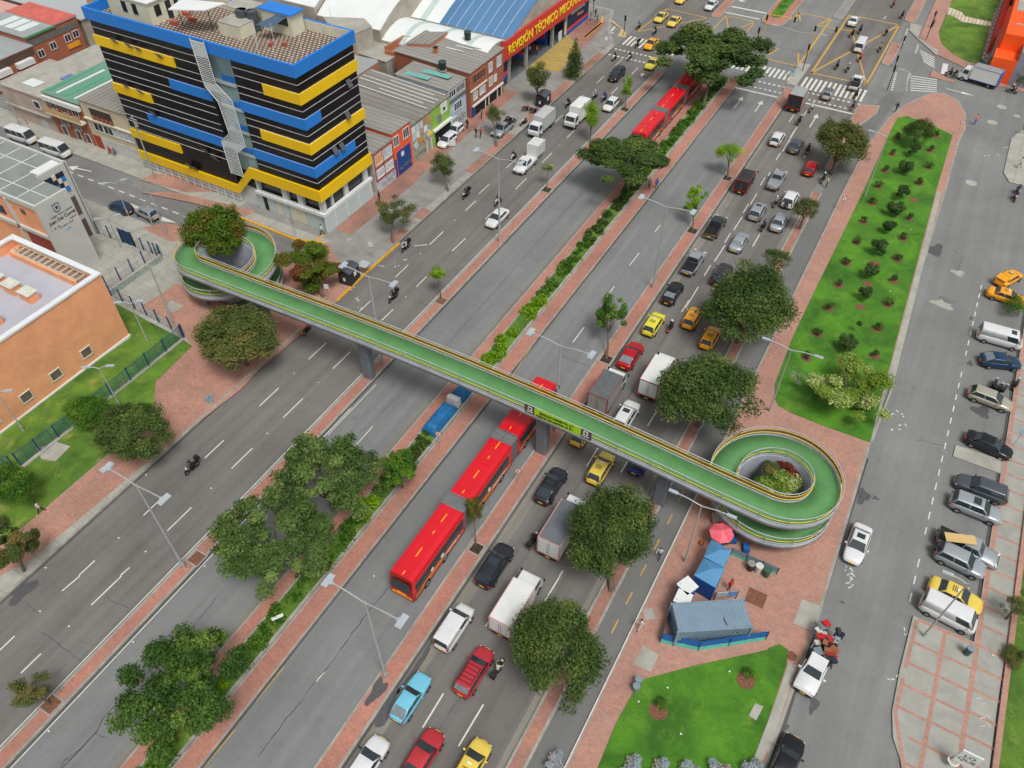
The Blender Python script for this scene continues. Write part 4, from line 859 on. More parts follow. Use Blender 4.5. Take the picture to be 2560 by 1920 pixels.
def tank(p, r_=.55, h_=1.1, lab=None, stand=.5):
    e = empty('water_tank', p, 0, lab, 'water tank', 'black water tanks on the roofs'); b = MB(); b.tube((0, 0, 0), (0, 0, stand), r_*1.1, n=8); b.build('stand', M_STUC, e)
    b = MB(); b.tube((0, 0, stand), (0, 0, stand+h_), r_*.85, r_, n=18); t_ = b.build('vessel', mat('tank_black', S(36, 42, 48), .5, var=.1), e); b = MB(); b.tube((0, 0, stand+h_), (0, 0, stand+h_+.1), r_*1.06, r_*.8, n=18); b.build('lid', mat('tank_lid', S(48, 70, 74), .5), t_)
tank(q2(1705, 1215, 7.4), .62, 1.25, 'black water tank on the pale blue house with turquoise roof sheets', .15)
tank(q2(2140, 700, 8.1), .6, 1.25, 'black water tank at the back of the brick building roof, before the white vault', .2)
e = bld('brick_building', 'three storey brick building with pale window bands next to the long red sign', -78, FX+.3, 100.2, 110.8, 7.6, M_BRICKR, M_RFGREYY, 'building', slope=.5)
X_ = FX+.3
winX(e, X_, 101.1, 104.7, 5.6, 6.9, M_DWIN, M_BRICKB, bars=7); winX(e, X_, 106, 107, 5.5, 6.9, M_LAV); winX(e, X_, 108.6, 109.9, 5.4, 6.9, M_LAV, bars=1); panX(e, X_, 100.2, 105.2, 4.5, 4.7, M_CREAM, 'ledge', .2)
winX(e, X_, 101, 102.2, 2.9, 4.1, M_LAV, bars=1); winX(e, X_, 103, 104.6, 3.0, 4.1, M_LAV, bars=1); winX(e, X_, 106, 107, 3.2, 4.5, mat('green_glass', S(168, 184, 160), .3), bars=1); panX(e, X_, 107.5, 108.4, 3.2, 4.4, M_FRAMEW, 'sign_panel', .1)
panX(e, X_, 100.6, 110.4, 1.9, 2.15, M_FRAMEW, 'ledge', .25); panX(e, X_, 101.6, 110, .05, 1.85, mat('dark_opening', S(20, 20, 20), .9), 'shop_opening', .03); panX(e, X_, 100.3, 101.5, .05, 1.9, M_BGATE, 'blue_door', .04)
for y in (104.5, 105.6, 108.4, 109.8): panX(e, X_, y, y+.25, 0, 1.9, M_CREAM, 'pier', .1)
b = MB(); b.box(-72.3, -71.7, 102.9, 103.5, 7.8, 8.9); b.box(-72.35, -71.65, 102.85, 103.55, 8.9, 9.0, 1); eadd(e, b, 'chimney', [M_BRICKB, M_TRIM])
for (x, y) in ((-69, 107.0), (-68, 108.0), (-70, 105.6)): skyl(e, [(x-1.6, y), (x+1.6, y), (x+1.6, y+.25), (x-1.6, y+.25)], 8.02)
# back lots behind the row
def prb(name, label, pts, z, mw, mr, cat='house', z0=0, par=0):
    c = sum(pts, Vector())/len(pts); e = empty(name, (c.x, c.y, 0), 0, label, cat); b = MB(); b.prism([p-c for p in pts], z0, z-.02); b.build('wall', mw, e); b = MB(); b.prism([(p-c)*1.015 for p in pts], z-.02, z+.12); b.build('roof', mr, e); return e
prb('house', 'grey roofed low house right behind the black office building', [Vector((-90, 75.2, 0)), Vector((-77.5, 75.2, 0)), Vector((-77.5, 84, 0)), Vector((-90, 84, 0))], 5.6, M_STUC, M_RFGREYY)
prb('house', 'house with two pale roof sheets behind the orange house front', [Vector((-92, 84, 0)), Vector((-79.9, 84, 0)), Vector((-79.9, 94.4, 0)), Vector((-92, 94.4, 0))], 6.6, M_BRICKB, M_RFGREYY)
e = prb('blank_wall_building', 'windowless cement building between the black office building and the white vaults', [q2(180, 590, 9.5), q2(480, 470, 9.5), q2(350, 330, 9.5), q2(-350, 300, 9.5), q2(-200, 560, 9.5)], 9.5, M_STUC, M_CONC, 'building')
e = prb('house', 'raw orange brick house with patched grey roof below the white vaults', [q2(1090, 760, 8.6), q2(1490, 770, 8.6), q2(1790, 560, 8.6), q2(1370, 560, 8.6)], 8.6, M_BRICKB, M_RFGREY)
e = prb('shed', 'grey sheet metal shed roof beside the raw brick house', [q2(1500, 770, 7.4), q2(1860, 920, 7.4), q2(2100, 740, 7.4), q2(1740, 600, 7.4)], 7.4, M_BRICKB, M_ZINC, 'shed')
e = prb('house', 'flat grey concrete terrace behind the orange brick walls', [q2(250, 930, 6.2), q2(730, 1080, 6.2), q2(1060, 880, 6.2), q2(1080, 700, 6.2), q2(500, 620, 6.2)], 6.2, M_STUC, M_CONC)
e = prb('house', 'wide grey roof behind the brick building', [q2(1150, 1060, 6.4), q2(1650, 1150, 6.4), q2(2130, 1270, 6.4), q2(2160, 1080, 6.4), q2(1500, 910, 6.4), q2(1350, 1020, 6.4)], 6.4, M_BRICKB, M_RFGREYY)
b = MB()
for p, q in zip([q2(740, 1070, 5), q2(1050, 880, 5), q2(1420, 930, 5)], [q2(1050, 880, 5), q2(1420, 930, 5), q2(1350, 1040, 5)]): bar(b, p, q, .25, 0, 7.6)
bar(b, q2(740, 1070, 5), q2(1040, 1140, 5), .25, 0, 7); bar(b, q2(1040, 1140, 5), q2(1160, 1040, 5), .25, 0, 7)
tag(b.build('brick_courtyard_wall', M_BRICKB), 'raw orange brick walls round a small yard behind the green fronted workshop', 'wall')
prb('house', 'low shed with pale glazed front behind the green fronted workshop', [q2(1130, 1240, 7.2), q2(1380, 1300, 7.2), q2(1600, 1240, 7.2), q2(1190, 1120, 7.2)], 7.2, M_STUC, M_RFGREYY, 'shed')
prb('house', 'grey zinc roofed house touching the right side of the black office building', [q2(200, 1330, 7.5), q2(590, 1080, 7.5), q2(560, 1040, 7.5), q2(160, 960, 7.5), q2(100, 1330, 7.5)], 7.5, M_BRICKB, M_ZINC)
# ---- vaulted halls ----
def vault(x0, x1, y0, y1, z0, rise, m, label, ribs=None, ribm=None, n=20, cat='hall', a0=0.0, a1=1.0, wall=M_STUC, frac=None):
    e = empty('vaulted_hall', ((x0+x1)/2, (y0+y1)/2, 0), 0, label, cat); cx, cy = e.location.x, e.location.y; P = []
    for k in range(n+1):
        t = a0+(a1-a0)*k/n; P.append((y0+(y1-y0)*(k/n)-cy, z0+rise*(math.sin(PI*t)-math.sin(PI*a0)*0)))
    b = MB()
    for (ya, za), (yb, zb) in zip(P, P[1:]): b.add([(x0-cx, ya, za), (x1-cx, ya, za), (x1-cx, yb, zb), (x0-cx, yb, zb)], [(0, 1, 2, 3)], 0, True); b.add([(x0-cx, ya, za-.15), (x1-cx, ya, za-.15), (x1-cx, yb, zb-.15), (x0-cx, yb, zb-.15)], [(3, 2, 1, 0)], 0, True)
    b.build('vault_roof', m, e)
    b = MB()
    for (ya, za), (yb, zb) in zip(P, P[1:]):
        for X, zl in ((x0-cx+.05, 0), (x1-cx-.05, 4.6 if x1 == -64.5 else 0)): b.add([(X, ya, zl), (X, yb, zl), (X, yb, zb-.1), (X, ya, za-.1)], [(0, 1, 2, 3)])
    b.box(x0-cx, x1-cx, P[0][0]-.1, P[0][0]+.1, 0, P[0][1]-.05); b.build('wall', wall, e)
    if ribs:
        for x in ribs[0]:
            b = MB()
            for (ya, za), (yb, zb) in zip(P, P[1:]): b.add([(x-ribs[1]-cx, ya, za+.04), (x+ribs[1]-cx, ya, za+.04), (x+ribs[1]-cx, yb, zb+.04), (x-ribs[1]-cx, yb, zb+.04)], [(0, 1, 2, 3)], 0, True)
            b.build('roof_strip', ribm, e)
    return e
M_VBLUE = mat('vault_blue', S(84, 128, 170), .55, var=.08, scale=.4, dirt=.25, stretch=(1, .2, 1)); M_VGREY = mat('vault_strip', S(186, 204, 200), .6)
vault(-78.6, -64.5, 114.3, 147, 7.6, 4.2, M_VBLUE, 'big hall with blue vaulted roof behind the long red sign', ([-77+1.8*k for k in range(7)], .04), M_WLINE, a0=.0, a1=1)
vault(-112, -78.6, 114.3, 147, 7.6, 4.2, M_WROOF, 'big hall with white vaulted roof beyond the blue one', ([-82, -88, -94, -100], .6), M_VGREY)
vault(-85.8, -65, 105.4, 114.0, 6.4, 1.9, M_WROOF, 'lower white vaulted hall in front of the blue vault', ([-80.5, -74.5, -69], .45), M_VGREY, a0=.06, a1=.8)
vault(-98, -84.5, 105.2, 119, 8.4, 3.2, M_WROOF, 'higher white vaulted hall behind the cement building', a1=.75)
vault(-116, -98.2, 105.2, 121, 9.6, 3.4, M_WROOF, 'farthest white vaulted hall at the top edge of the picture', a1=.75)
# long red sign and shop front under it
SG = empty('sign_board', (FX, 128, 6), 0, 'long red sign board with yellow capital letters above the blue tiled shopfronts', 'sign')
pts = [(110.9, 8.5), (112.4, 8.05), (120, 8.15), (128, 8.1), (134, 8.0), (146.5, 7.2), (146.5, 4.35), (126, 4.6), (111.2, 5.0)]
b = MB(); n = len(pts); v = [(0, y-128, z-6) for y, z in pts]+[(-.35, y-128, z-6) for y, z in pts]; tri = tessellate_polygon([[Vector((y, z, 0)) for y, z in pts]])
b.add(v, [tuple(t) for t in tri]+[tuple(i+n for i in reversed(t)) for t in tri]+[(i, (i+1) % n, n+(i+1) % n, n+i) for i in range(n)]); b.build('board', mat('sign_red', S(206, 58, 48), .5, var=.03), SG)
M_SY = mat('sign_yellow', S(245, 214, 30), .5)
text('lettering', 'REVISIÓN TÉCNICO MECÁNICA', 2.1, M_SY, SG, faceM((.06, 127.6-128, .28), (0, 1, -.012), (0, 0, 1)), .05, bold=.03, wid=29.5)
b = MB(); b.box(.02, .1, 142.7-128, 145.9-128, -.9, 1.0); lg = b.build('logo_panel', M_FRAMEW, SG); b = MB(); b.box(.11, .13, 143.2-128, 145.4-128, -.5, .6); b.build('logo_mark', M_BGATE, lg)
SF = empty('shopfront', (-65, 128, 0), 0, 'blue and dark shopfronts with red and blue stripe under the long red sign', 'shopfront')
def sf(x0, x1, y0, y1, z0, z1, m, nm): b = MB(); b.box(x0+65, x1+65, y0-128, y1-128, z0, z1); return b.build(nm, m, SF)
M_NAVYW = mat('navy_wall', S(22, 40, 74), .5, var=.15); M_SRED = mat('stripe_red', S(214, 60, 60), .6); M_SBLU = mat('stripe_blue', S(40, 84, 176), .6)
sf(-65.2, -64.9, 110.9, 114.1, 0, 4.9, M_NAVYW, 'wall_panel'); sf(-64.9, -64.85, 110.9, 114.1, 1.9, 2.5, M_SRED, 'stripe'); sf(-64.9, -64.85, 110.9, 114.1, 1.3, 1.88, M_SBLU, 'stripe')
b = MB(); graffiti(b, Vector((-64.8+65, 111.1-128, .2)), Vector((0, 1, 0)), Vector((0, 0, 1)), 2.8, .8, 5, 3, .05); b.build('graffiti', M_GRAF, SF)
for y in (114.3, 121.0, 131.1, 136.6): sf(-65.3, -64.8, y-.25, y+.25, 0, 4.8, M_CONC, 'pillar')
sf(-78, -77.7, 112, 146, 0, 7.5, M_NAVYW, 'back_wall'); sf(-76, -68, 120.6, 120.9, 0, 4, M_STUC, 'partition'); sf(-72, -65.3, 120.3, 120.55, 2.6, 3.1, M_SRED, 'stripe'); sf(-72, -65.3, 120.3, 120.55, 2.0, 2.58, M_SBLU, 'stripe')
sf(-76, -65.5, 131.3, 131.6, 0, 4.4, M_NAVYW, 'partition'); sf(-70, -66, 130.9, 131.2, .4, 3.2, M_SBLU, 'painted_panel'); sf(-68.8, -66.5, 130.85, 130.9, 1.4, 2.2, M_SRED, 'painted_panel')
sf(-65.2, -64.9, 137, 146.6, 0, 4.5, M_NAVYW, 'wall_panel'); sf(-64.9, -64.8, 137, 146.6, .9, 1.3, M_SRED, 'stripe'); sf(-64.9, -64.8, 137, 146.6, .3, .88, M_SBLU, 'stripe'); sf(-64.9, -64.8, 138.5, 144.5, 3.4, 4.1, mat('cyan_letters', S(120, 210, 214), .5), 'fascia_panel')
text('lettering', 'Frenos', 1.0, mat('orange_letters', S(224, 150, 90), .5), SF, faceM((.25, 14.5, 2.6), (0, 1, 0), (0, 0, 1)), .03)
sf(-64.95, -64.85, 136, 136.9, .6, 2.9, M_CREAM, 'notice'); sf(-65.0, -64.9, 133.6, 135, .2, 1.9, mat('notice_board', S(200, 200, 210), .6, var=.4, scale=4), 'notice')
# ---- houses across the side street ----
HY = 64.25
e = bld('corner_house', 'dull pink corner house with flat roof behind the left minibus', -129.5, -118.4, HY, 74, 5.6, M_PINK, M_CONC, slope=0, par=.25)
winY(e, HY, -121.8, -120.5, 3.6, 4.7); panY(e, HY, -129.5, -118.4, 2.5, 2.7, M_CONC, 'ledge', .4); skyl(e, [(-126, 66), (-123, 66), (-123, 68), (-126, 68)], 5.8); skyl(e, [(-122, 70), (-120.4, 70), (-120.4, 72), (-122, 72)], 5.8, mat('blue_sheet', S(100, 120, 170), .6))
panY(e, HY, -122, -120.6, .2, 1.8, M_LAV, 'poster', .04)
e = bld('row_house', 'old two storey brick house with a long balcony and striped green roof', -118.3, -109.9, HY, 76, 6.9, M_BRICKR, M_MINT, slope=0)
panY(e, HY, -118.2, -110, 3.9, 4.15, M_CREAM, 'balcony_slab', .9); panY(e, HY-.8, -118.1, -110.1, 4.15, 4.95, mat('balcony_tan', S(206, 170, 120), .8, var=.15, dirt=.3), 'balcony_front', .08); panY(e, HY, -118.2, -110, 5.9, 6.6, M_FRAMEW, 'fascia', .5)
for x in (-116.8, -114.2, -111.8): winY(e, HY, x-.6, x+.6, 4.6, 5.7, bars=1)
for x in (-115.6, -112.8): winY(e, HY, x-.7, x+.7, 2.2, 3.3, bars=2)
for x in (-116.5, -113.3, -111.2): winY(e, HY, x-.5, x+.5, .3, 1.8)
for k in range(5): skyl(e, [(-118+k*2.0, 65), (-117.5+k*2.0, 65), (-117.5+k*2.0, 74), (-118+k*2.0, 74)], 7.05, M_SKYL if k % 2 else mat('green_sheet', S(84, 160, 120), .6), 'roof_sheet')
e = bld('row_house', 'beige three bay house with an open roof terrace left of the black office building', -109.7, -98.8, HY, 75, 7.8, mat('beige_wall', S(204, 192, 162), .88, var=.05, dirt=.3), M_RFGREY, slope=0)
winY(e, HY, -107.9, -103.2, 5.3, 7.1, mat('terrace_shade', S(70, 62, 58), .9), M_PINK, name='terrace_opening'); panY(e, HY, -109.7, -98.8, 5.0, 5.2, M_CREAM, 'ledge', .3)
for k in range(5): panY(e, HY-.1, -107.6+k*.9, -107+k*.9, 5.25, 5.9, M_BRICKR, 'balustrade_block', .1)
for x0 in (-108.2, -106.1, -104.0, -101.9): winY(e, HY, x0, x0+1.8, 3.4, 4.6, M_LAV if x0 > -105 else M_DWIN, bars=1)
panY(e, HY, -107.8, -98.9, .05, 2.3, mat('white_base', S(206, 206, 202), .85, dirt=.4), 'base_wall', .05); panY(e, HY, -109.5, -108.0, .05, 2.3, M_RTRIM, 'red_door', .06)
prb('house', 'zigzag parapet house with grey roof and satellite sheets behind the striped green roof', [Vector((-129.5, 74.2, 0)), Vector((-110.2, 76.2, 0)), Vector((-110.2, 86, 0)), Vector((-129.5, 88, 0))], 4.8, M_PINK, M_CONC)
prb('house', 'low grey roofed house behind the beige one, touching the black office building', [Vector((-109.8, 75.3, 0)), Vector((-99.2, 75.3, 0)), Vector((-99.2, 92, 0)), Vector((-109.8, 90, 0))], 5.4, M_STUC, M_ZINC)
M_GUT = mat('green_gutter', S(70, 150, 100), .6)
e = bld('brick_building', 'brick house with two pale awnings over white barred windows at the left edge', -152, -138.6, 66.5, 77.2, 4.9, M_BRICKR, M_ZINC, 'building')
for y0 in (68.2, 70.4, 72.8, 75): winX(e, -138.6, y0, y0+1.5, .6, 1.9, bars=2)
for y0 in (68.4, 72.9): panX(e, -138.6, y0, y0+3.2, 2.6, 3.5, M_FRAMEW, 'awning', .9)
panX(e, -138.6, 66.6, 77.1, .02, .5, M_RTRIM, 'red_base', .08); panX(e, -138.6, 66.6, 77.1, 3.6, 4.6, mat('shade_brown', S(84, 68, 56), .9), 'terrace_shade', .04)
e = bld('brick_building', 'brick building with amber sign, green gutter and salmon red roof at the upper left', -153, -140.3, 77.4, 88.2, 5.9, M_BRICKR, M_ZINC, 'building')
for y0, z0 in ((78.6, 2.0), (81.3, 2.4), (84.5, 2.6), (86.3, 2.7)): winX(e, -140.3, y0, y0+1.1, z0, z0+1.1, bars=1)
panX(e, -140.3, 84.4, 87, 1.3, 2.1, mat('amber_sign', S(230, 160, 40), .6), 'sign_panel', .15); panX(e, -140.3, 77.6, 88, 4.2, 5.3, mat('grey_terrace', S(110, 106, 100), .85, var=.2), 'terrace_wall', .08); panX(e, -140.3, 77.4, 83.5, 5.7, 6.0, M_GUT, 'gutter', .3)
skyl(e, [(-153, 83.2), (-140.2, 83.2), (-140.2, 88.3), (-153, 88.3)], 6.05, M_REDROOF, 'red_roof')
for k in range(3): skyl(e, [(-144.6-k*2.6, 78.6), (-142.6-k*2.6, 78.6), (-142.6-k*2.6, 82.6), (-144.6-k*2.6, 82.6)], 6.06)
def vb(name, label, x0, x1, y0, y1, z, mw, mr): return prb(name, label, [Vector((x0, y0, 0)), Vector((x1, y0, 0)), Vector((x1, y1, 0)), Vector((x0, y1, 0))], z, mw, mr, 'building')
vb('building', 'rose tinted roof with white gutters at the very top left corner', -190, -153.4, 66, 86, 6, M_PINK, mat('rose_roof', S(206, 158, 146), .8, var=.06, dirt=.25))
vb('building', 'wide pale grey roof at the top edge left of the tan tower', -190, -140.5, 89, 128, 5, M_STUC, mat('pale_grey_roof', S(172, 176, 178), .85, var=.03))
tw_ = bld('building', 'tan brick tower with bluish windows left of the black office building roof', -139, -127.5, 90.5, 101, 13, mat('tan_brick', S(206, 164, 108), .85, var=.06, dirt=.2), M_CONC, 'building')
for z in (1.5, 5.2, 9): winY(tw_, 90.5, -137.5, -134.2, z, z+2, mat('blue_grey_glass', S(130, 150, 160), .3, var=.2)); winY(tw_, 90.5, -132, -129, z, z+2, mat('blue_grey_glass', S(130, 150, 160), .3, var=.2))
vb('house', 'low grey shed roof in front of the tan tower', -129.8, -112, 88.2, 104, 4.6, M_STUC, M_RFGREY)
prb('house', 'grey roofs with orange party walls behind the office building roof', [Vector((-99, 92, 0)), Vector((-86, 92, 0)), Vector((-86, 104, 0)), Vector((-99, 104, 0))], 7.6, M_BRICKB, M_RFGREY)
prb('building', 'block of mixed grey roofs at the top edge behind the white vaults', [Vector((-150, 122, 0)), Vector((-100, 122, 0)), Vector((-100, 180, 0)), Vector((-150, 180, 0))], 7, M_STUC, M_RFGREY)
prb('building', 'cream factory roof at the top edge beyond the blue vault', [Vector((-112, 148, 0)), Vector((-70, 148, 0)), Vector((-70, 190, 0)), Vector((-112, 190, 0))], 6.5, M_CREAM, M_RFGREY)
# ---- school ----
M_PARW = mat('white_coping', S(222, 226, 226), .7, var=.03, dirt=.2); M_DECK = mat('school_roof_deck', S(178, 180, 190), .7, var=.04, scale=.4, dirt=.2)
SC = empty('school_hall', (-78.8, 5, 0), 0, 'orange brick school hall with white coping and sunken grey roof, lower left', 'building')
def sp(b, nm, m, parent=None): o = b.build(nm, m, parent or SC); o.location = (78.8, -5, 0) if parent is None else (0, 0, 0); return o
b = MB(); b.box(-86, -71.6, -25, 36.3, 0, 7.9); b.box(-72.0, -71.6, -25, 36.3, 7.9, 9.15); b.box(-86, -72, 35.9, 36.3, 7.9, 9.15); b.box(-86, -85.6, -25, 35.9, 7.9, 9.15); sp(b, 'wall', M_BRICKO)
b = MB(); b.box(-72.15, -71.5, -25, 36.4, 9.15, 9.38); b.box(-86.1, -72.15, 35.75, 36.4, 9.15, 9.38); b.box(-86.1, -85.5, -25, 35.75, 9.15, 9.38); sp(b, 'coping', M_PARW)
b = MB(); b.add([(-85.6, -25, 7.93), (-72, -25, 7.93), (-72, 34.4, 7.93), (-85.6, 34.4, 7.93)], [(0, 1, 2, 3)]); sp(b, 'roof_deck', M_DECK)
b = MB(); b.box(-84.6, -73.6, 34.4, 34.6, 7.9, 8.7); b.box(-72.9, -72.0, -25, 35.9, 7.9, 8.0); sp(b, 'roof_wall', M_BRICKO)
b = MB(); b.box(-84.6, -73.6, 34.62, 34.7, 8.7, 8.8); b.box(-84.6, -73.6, 35.8, 35.88, 8.7, 8.8)
for k in range(13): x = -84.5+k*.9; b.box(x, x+.08, 34.6, 35.9, 8.72, 8.8)
sp(b, 'pergola', M_CREAM)
b = MB(); b.box(-84.6, -73.6, 34.7, 35.8, 8.3, 8.34); sp(b, 'gallery_floor', mat('gallery_shade', S(150, 130, 118), .8))
b = MB(); b.box(-71.6, -71.45, -25, 36.4, 0, .36); b.box(-72, -71.5, 36.3, 36.42, 0, .36); sp(b, 'plinth', M_PARW)
for y0 in (30.35, 26.3, 22.65, 18.8, 14.9, 11): winX(SC, 0, 0, .01, 0, .01) if 0 else None
for y0 in (30.4, 26.4, 22.7, 18.8, 14.9):
    b = MB(); b.box(-71.62, -71.57, y0, y0+1.15, 1.45, 2.5); o = sp(b, 'window', mat('window_grey_brown', S(110, 98, 92), .4, var=.2)); f = MB(); f.box(-71.6, -71.5, y0-.1, y0+1.25, 2.5, 2.6); f.box(-71.6, -71.5, y0-.1, y0+1.25, 1.35, 1.45); f.box(-71.6, -71.5, y0-.1, y0, 1.45, 2.5); f.box(-71.6, -71.5, y0+1.15, y0+1.25, 1.45, 2.5); q = f.build('frame', M_CREAM, o)
for (x, y) in ((-76.3, 30.6), (-79.0, 30.6), (-81.6, 30.6), (-76.3, 26.2), (-79, 26.2), (-76.3, 22)):
    b = MB(); b.box(x-.85, x+.85, y-.55, y+.55, 7.93, 9.0); o = sp(b, 'skylight_box', M_BRICKO); f = MB(); f.box(x-.95, x+.95, y-.65, y+.65, 9.0, 9.1); f.build('skylight_cover', mat('cover_cream', S(206, 208, 194), .6), o)
TW = empty('school_block', (-92, 44, 0), 0, 'brick and concrete school block with a tall pale wall bearing the school name', 'building')
def tp(b, nm, m, parent=None): o = b.build(nm, m, parent or TW); o.location = (92, -44, 0) if parent is None else (0, 0, 0); return o
M_TWW = mat('tower_concrete', S(194, 196, 190), .85, var=.04, scale=.5, dirt=.25)
b = MB(); b.box(-86.3, -86, 40.0, 44.45, 0, 10.95); tp(b, 'name_wall', M_TWW)
b = MB(); b.box(-135, -86.3, 40.25, 44.4, 0, 10.5); b.box(-135, -91.4, 44.4, 48.3, 0, 10.5); tp(b, 'wall', M_BRICKO)
b = MB(); b.box(-135, -86.3, 40.0, 40.3, 10.3, 10.95); b.box(-135, -86.3, 39.95, 40.25, 6.1, 6.6); b.box(-92, -91.6, 39.95, 40.25, 0, 10.3); b.box(-91.5, -91.2, 44.45, 48.4, 0, 10.95); b.box(-99.9, -99.5, 39.95, 40.25, 0, 10.3); b.box(-135, -91.2, 48.3, 48.6, 0, 10.95); tp(b, 'concrete_frame', M_TWW)
b = MB(); b.add([(-135, 40.3, 10.6), (-86.3, 40.3, 10.6), (-86.3, 44.5, 10.6), (-91.3, 44.5, 10.6), (-91.3, 48.5, 10.6), (-135, 48.5, 10.6)], [(0, 1, 2, 3, 4, 5)]); tp(b, 'roof', mat('school_flat_roof', S(136, 142, 138), .8, var=.1, scale=.4, dirt=.4))
b = MB()
for k in range(9): x = -90-k*3.2; b.box(x, x+.1, 40.3, 48.3 if x < -91.3 else 44.4, 10.61, 10.66)
b.box(-135, -86.4, 42.3, 42.4, 10.61, 10.66); b.box(-135, -91.4, 46, 46.1, 10.61, 10.66); b.box(-93.5, -91.3, 45, 48.2, 10.62, 10.68); tp(b, 'roof_joints', M_FRAMEW)
for y0, z0, z1, m_ in ((45.0, 7.4, 10.2, 0), (46.7, 3.9, 6.5, 1), (46.7, .5, 3.1, 1)):
    if m_: b = MB(); b.box(-91.2, -91.12, 46.9, 47.75, z0, z1); tp(b, 'window_slit', mat('slit_shade', S(96, 80, 84), .6))
    else:
        rr = random.Random(8)
        for i in range(5):
            for j in range(4):
                b = MB(); b.box(-91.2, -91.1, 44.9+i*.56, 44.9+i*.56+.5, 7.4+j*.7, 7.4+j*.7+.62); tp(b, 'window', [M_BLUEP, M_NAVYW, M_DWIN, M_NAVYW][(i*3+j*2) % 4] if (i+j) % 5 else M_CREAM)
for x, z in ((-89.6, 8.9), (-89.4, 4.6)): b = MB(); b.box(x-.4, x+.4, 40.2, 40.24, z-.3, z+.4); tp(b, 'vent', M_DWIN)
for k in range(3): b = MB(); b.box(-98.6+k*1.7, -97.2+k*1.7, 40.15, 40.24, 7.2, 8.4); tp(b, 'blue_panel', M_BLUEP if k % 2 else M_NAVYW)
b = MB(); b.box(-91, -86.5, 40.12, 40.24, .1, 6.0); tp(b, 'dark_brick_panel', mat('dark_red_brick', S(150, 70, 50), .9, var=.12, dirt=.4))
M_INK = mat('ink', S(60, 66, 74), .8); tm = lambda y, z: faceM((-86+92+.03, y-44, z), (0, 1, 0), (0, 0, 1))
text('lettering', 'Juan Del Corral', .62, M_INK, TW, tm(42.45, 8.05), .008, wid=3.7, bold=.01)
text('lettering', 'Colegio Técnico Distrital', .3, M_INK, TW, tm(42.6, 8.62), .006, wid=3.1); text('lettering', 'Sede A', .32, M_INK, TW, tm(43.75, 7.45), .006, wid=.9); text('lettering', 'I.  E.  D.', .38, M_INK, TW, tm(41.2, 7.25), .006, wid=1.2)
text('lettering', 'Cl. 69B No. 20-20', .25, M_INK, TW, tm(42.6, 7.0), .006, wid=1.9)
b = MB(); b.box(5.99, 6.04, 42.2-44, 43.0-44, 6.3, 6.62); b.build('small_plate', mat('plate_blue', S(150, 188, 204), .6, var=.2), TW)
b = MB(); sh = [(-.42, .5), (-.15, .42), (0, .55), (.15, .42), (.42, .5), (.36, .1), (.42, -.15), (.25, -.42), (0, -.55), (-.25, -.42), (-.42, -.15), (-.36, .1)]
def shield(k, x): n = len(sh); v = [(x, y*k, z*k) for y, z in sh]; return v
tri = tessellate_polygon([[Vector((y, z, 0)) for y, z in sh]])
for k, x, mi in ((1.15, 0, 0), (.9, .012, 1), (.45, .024, 0)): b.add(shield(k, x), [tuple(t) for t in tri], mi)
o = b.build('crest', [M_INK, M_LAV], TW); o.location = (6.03, 42.35-44, 9.5)
# ---- orange building at the upper right corner ----
M_ORB = mat('bright_orange', S(250, 92, 24), .6, var=.03, scale=.4, dirt=.08)
OB = empty('orange_building', (14, 175, 0), 0, 'bright orange building with grey glazing at the top right corner', 'building')
def op(x0, x1, y0, y1, z0, z1, m, nm): b = MB(); b.box(x0-14, x1-14, y0-175, y1-175, z0, z1); return b.build(nm, m, OB)
op(7.2, 11.0, 156, 182, 0, 4.2, M_ORB, 'wall'); op(7.6, 11.2, 160, 215, 4.2, 6.8, M_ORB, 'upper_wall'); op(11, 30, 156, 215, 0, 5.8, mat('grey_roof_block', S(140, 144, 156), .6, var=.15, dirt=.3), 'rear_block')
op(6.4, 7.2, 168, 215, 0, 3.2, mat('red_wall', S(214, 44, 34), .7), 'red_wall'); op(6.9, 7.2, 158, 172, .4, 3.4, mat('glass_grey_brown', S(120, 118, 112), .25, var=.3, scale=1), 'glazing'); op(8.2, 10.4, 172, 184, 6.8, 6.9, M_CONC, 'roof_recess')
for k in range(7): op(11.05, 11.2, 157+k*3.2, 158.8+k*3.2, .6, 5.2, mat('blue_grey_glass2', S(70, 84, 110), .2, var=.3), 'window')
op(6.8, 7.25, 155.9, 172, 0, .5, M_CONC, 'plinth')
# ================= vehicles =================
def paint(name, r, g, b, metal=.2, rough=.32): return mat('paint_'+name, S(r, g, b), rough, metal, .03, 1.2, coat=.5, dirt=.12)
P_WHITE = paint('white', 216, 218, 218, 0); P_SILV = paint('silver', 176, 182, 188, .5, .38); P_GREY = paint('grey', 88, 94, 102, .4); P_DARK = paint('charcoal', 48, 52, 60, .4)
P_BLACK = paint('black', 22, 24, 30); P_RED = paint('red', 178, 14, 24, .1); P_REDW = paint('faded_red', 184, 46, 56, .1); P_TAXI = paint('taxi_yellow', 226, 198, 82, 0); P_TAXO = paint('taxi_orange', 240, 164, 24, 0)
P_LIME = paint('taxi_lemon', 222, 214, 60, 0); P_SKY = paint('sky_blue', 112, 190, 214, 0); P_BLUE = paint('blue', 24, 56, 150, .3); P_NAVY = paint('navy', 24, 62, 98, .3); P_CHAM = paint('beige', 186, 182, 164, .4)
P_BRONZ = paint('bronze', 92, 84, 72, .4); P_BUSR = paint('bus_red', 216, 14, 34, 0, .4); P_BUSD = paint('bus_dark_red', 156, 16, 20, 0, .4)
M_GLASS = mat('car_glass', S(52, 62, 68), .05, 0, .1, 1); M_GLAS2 = mat('car_glass_pale', S(120, 132, 136), .08, 0, .15, 1.5)
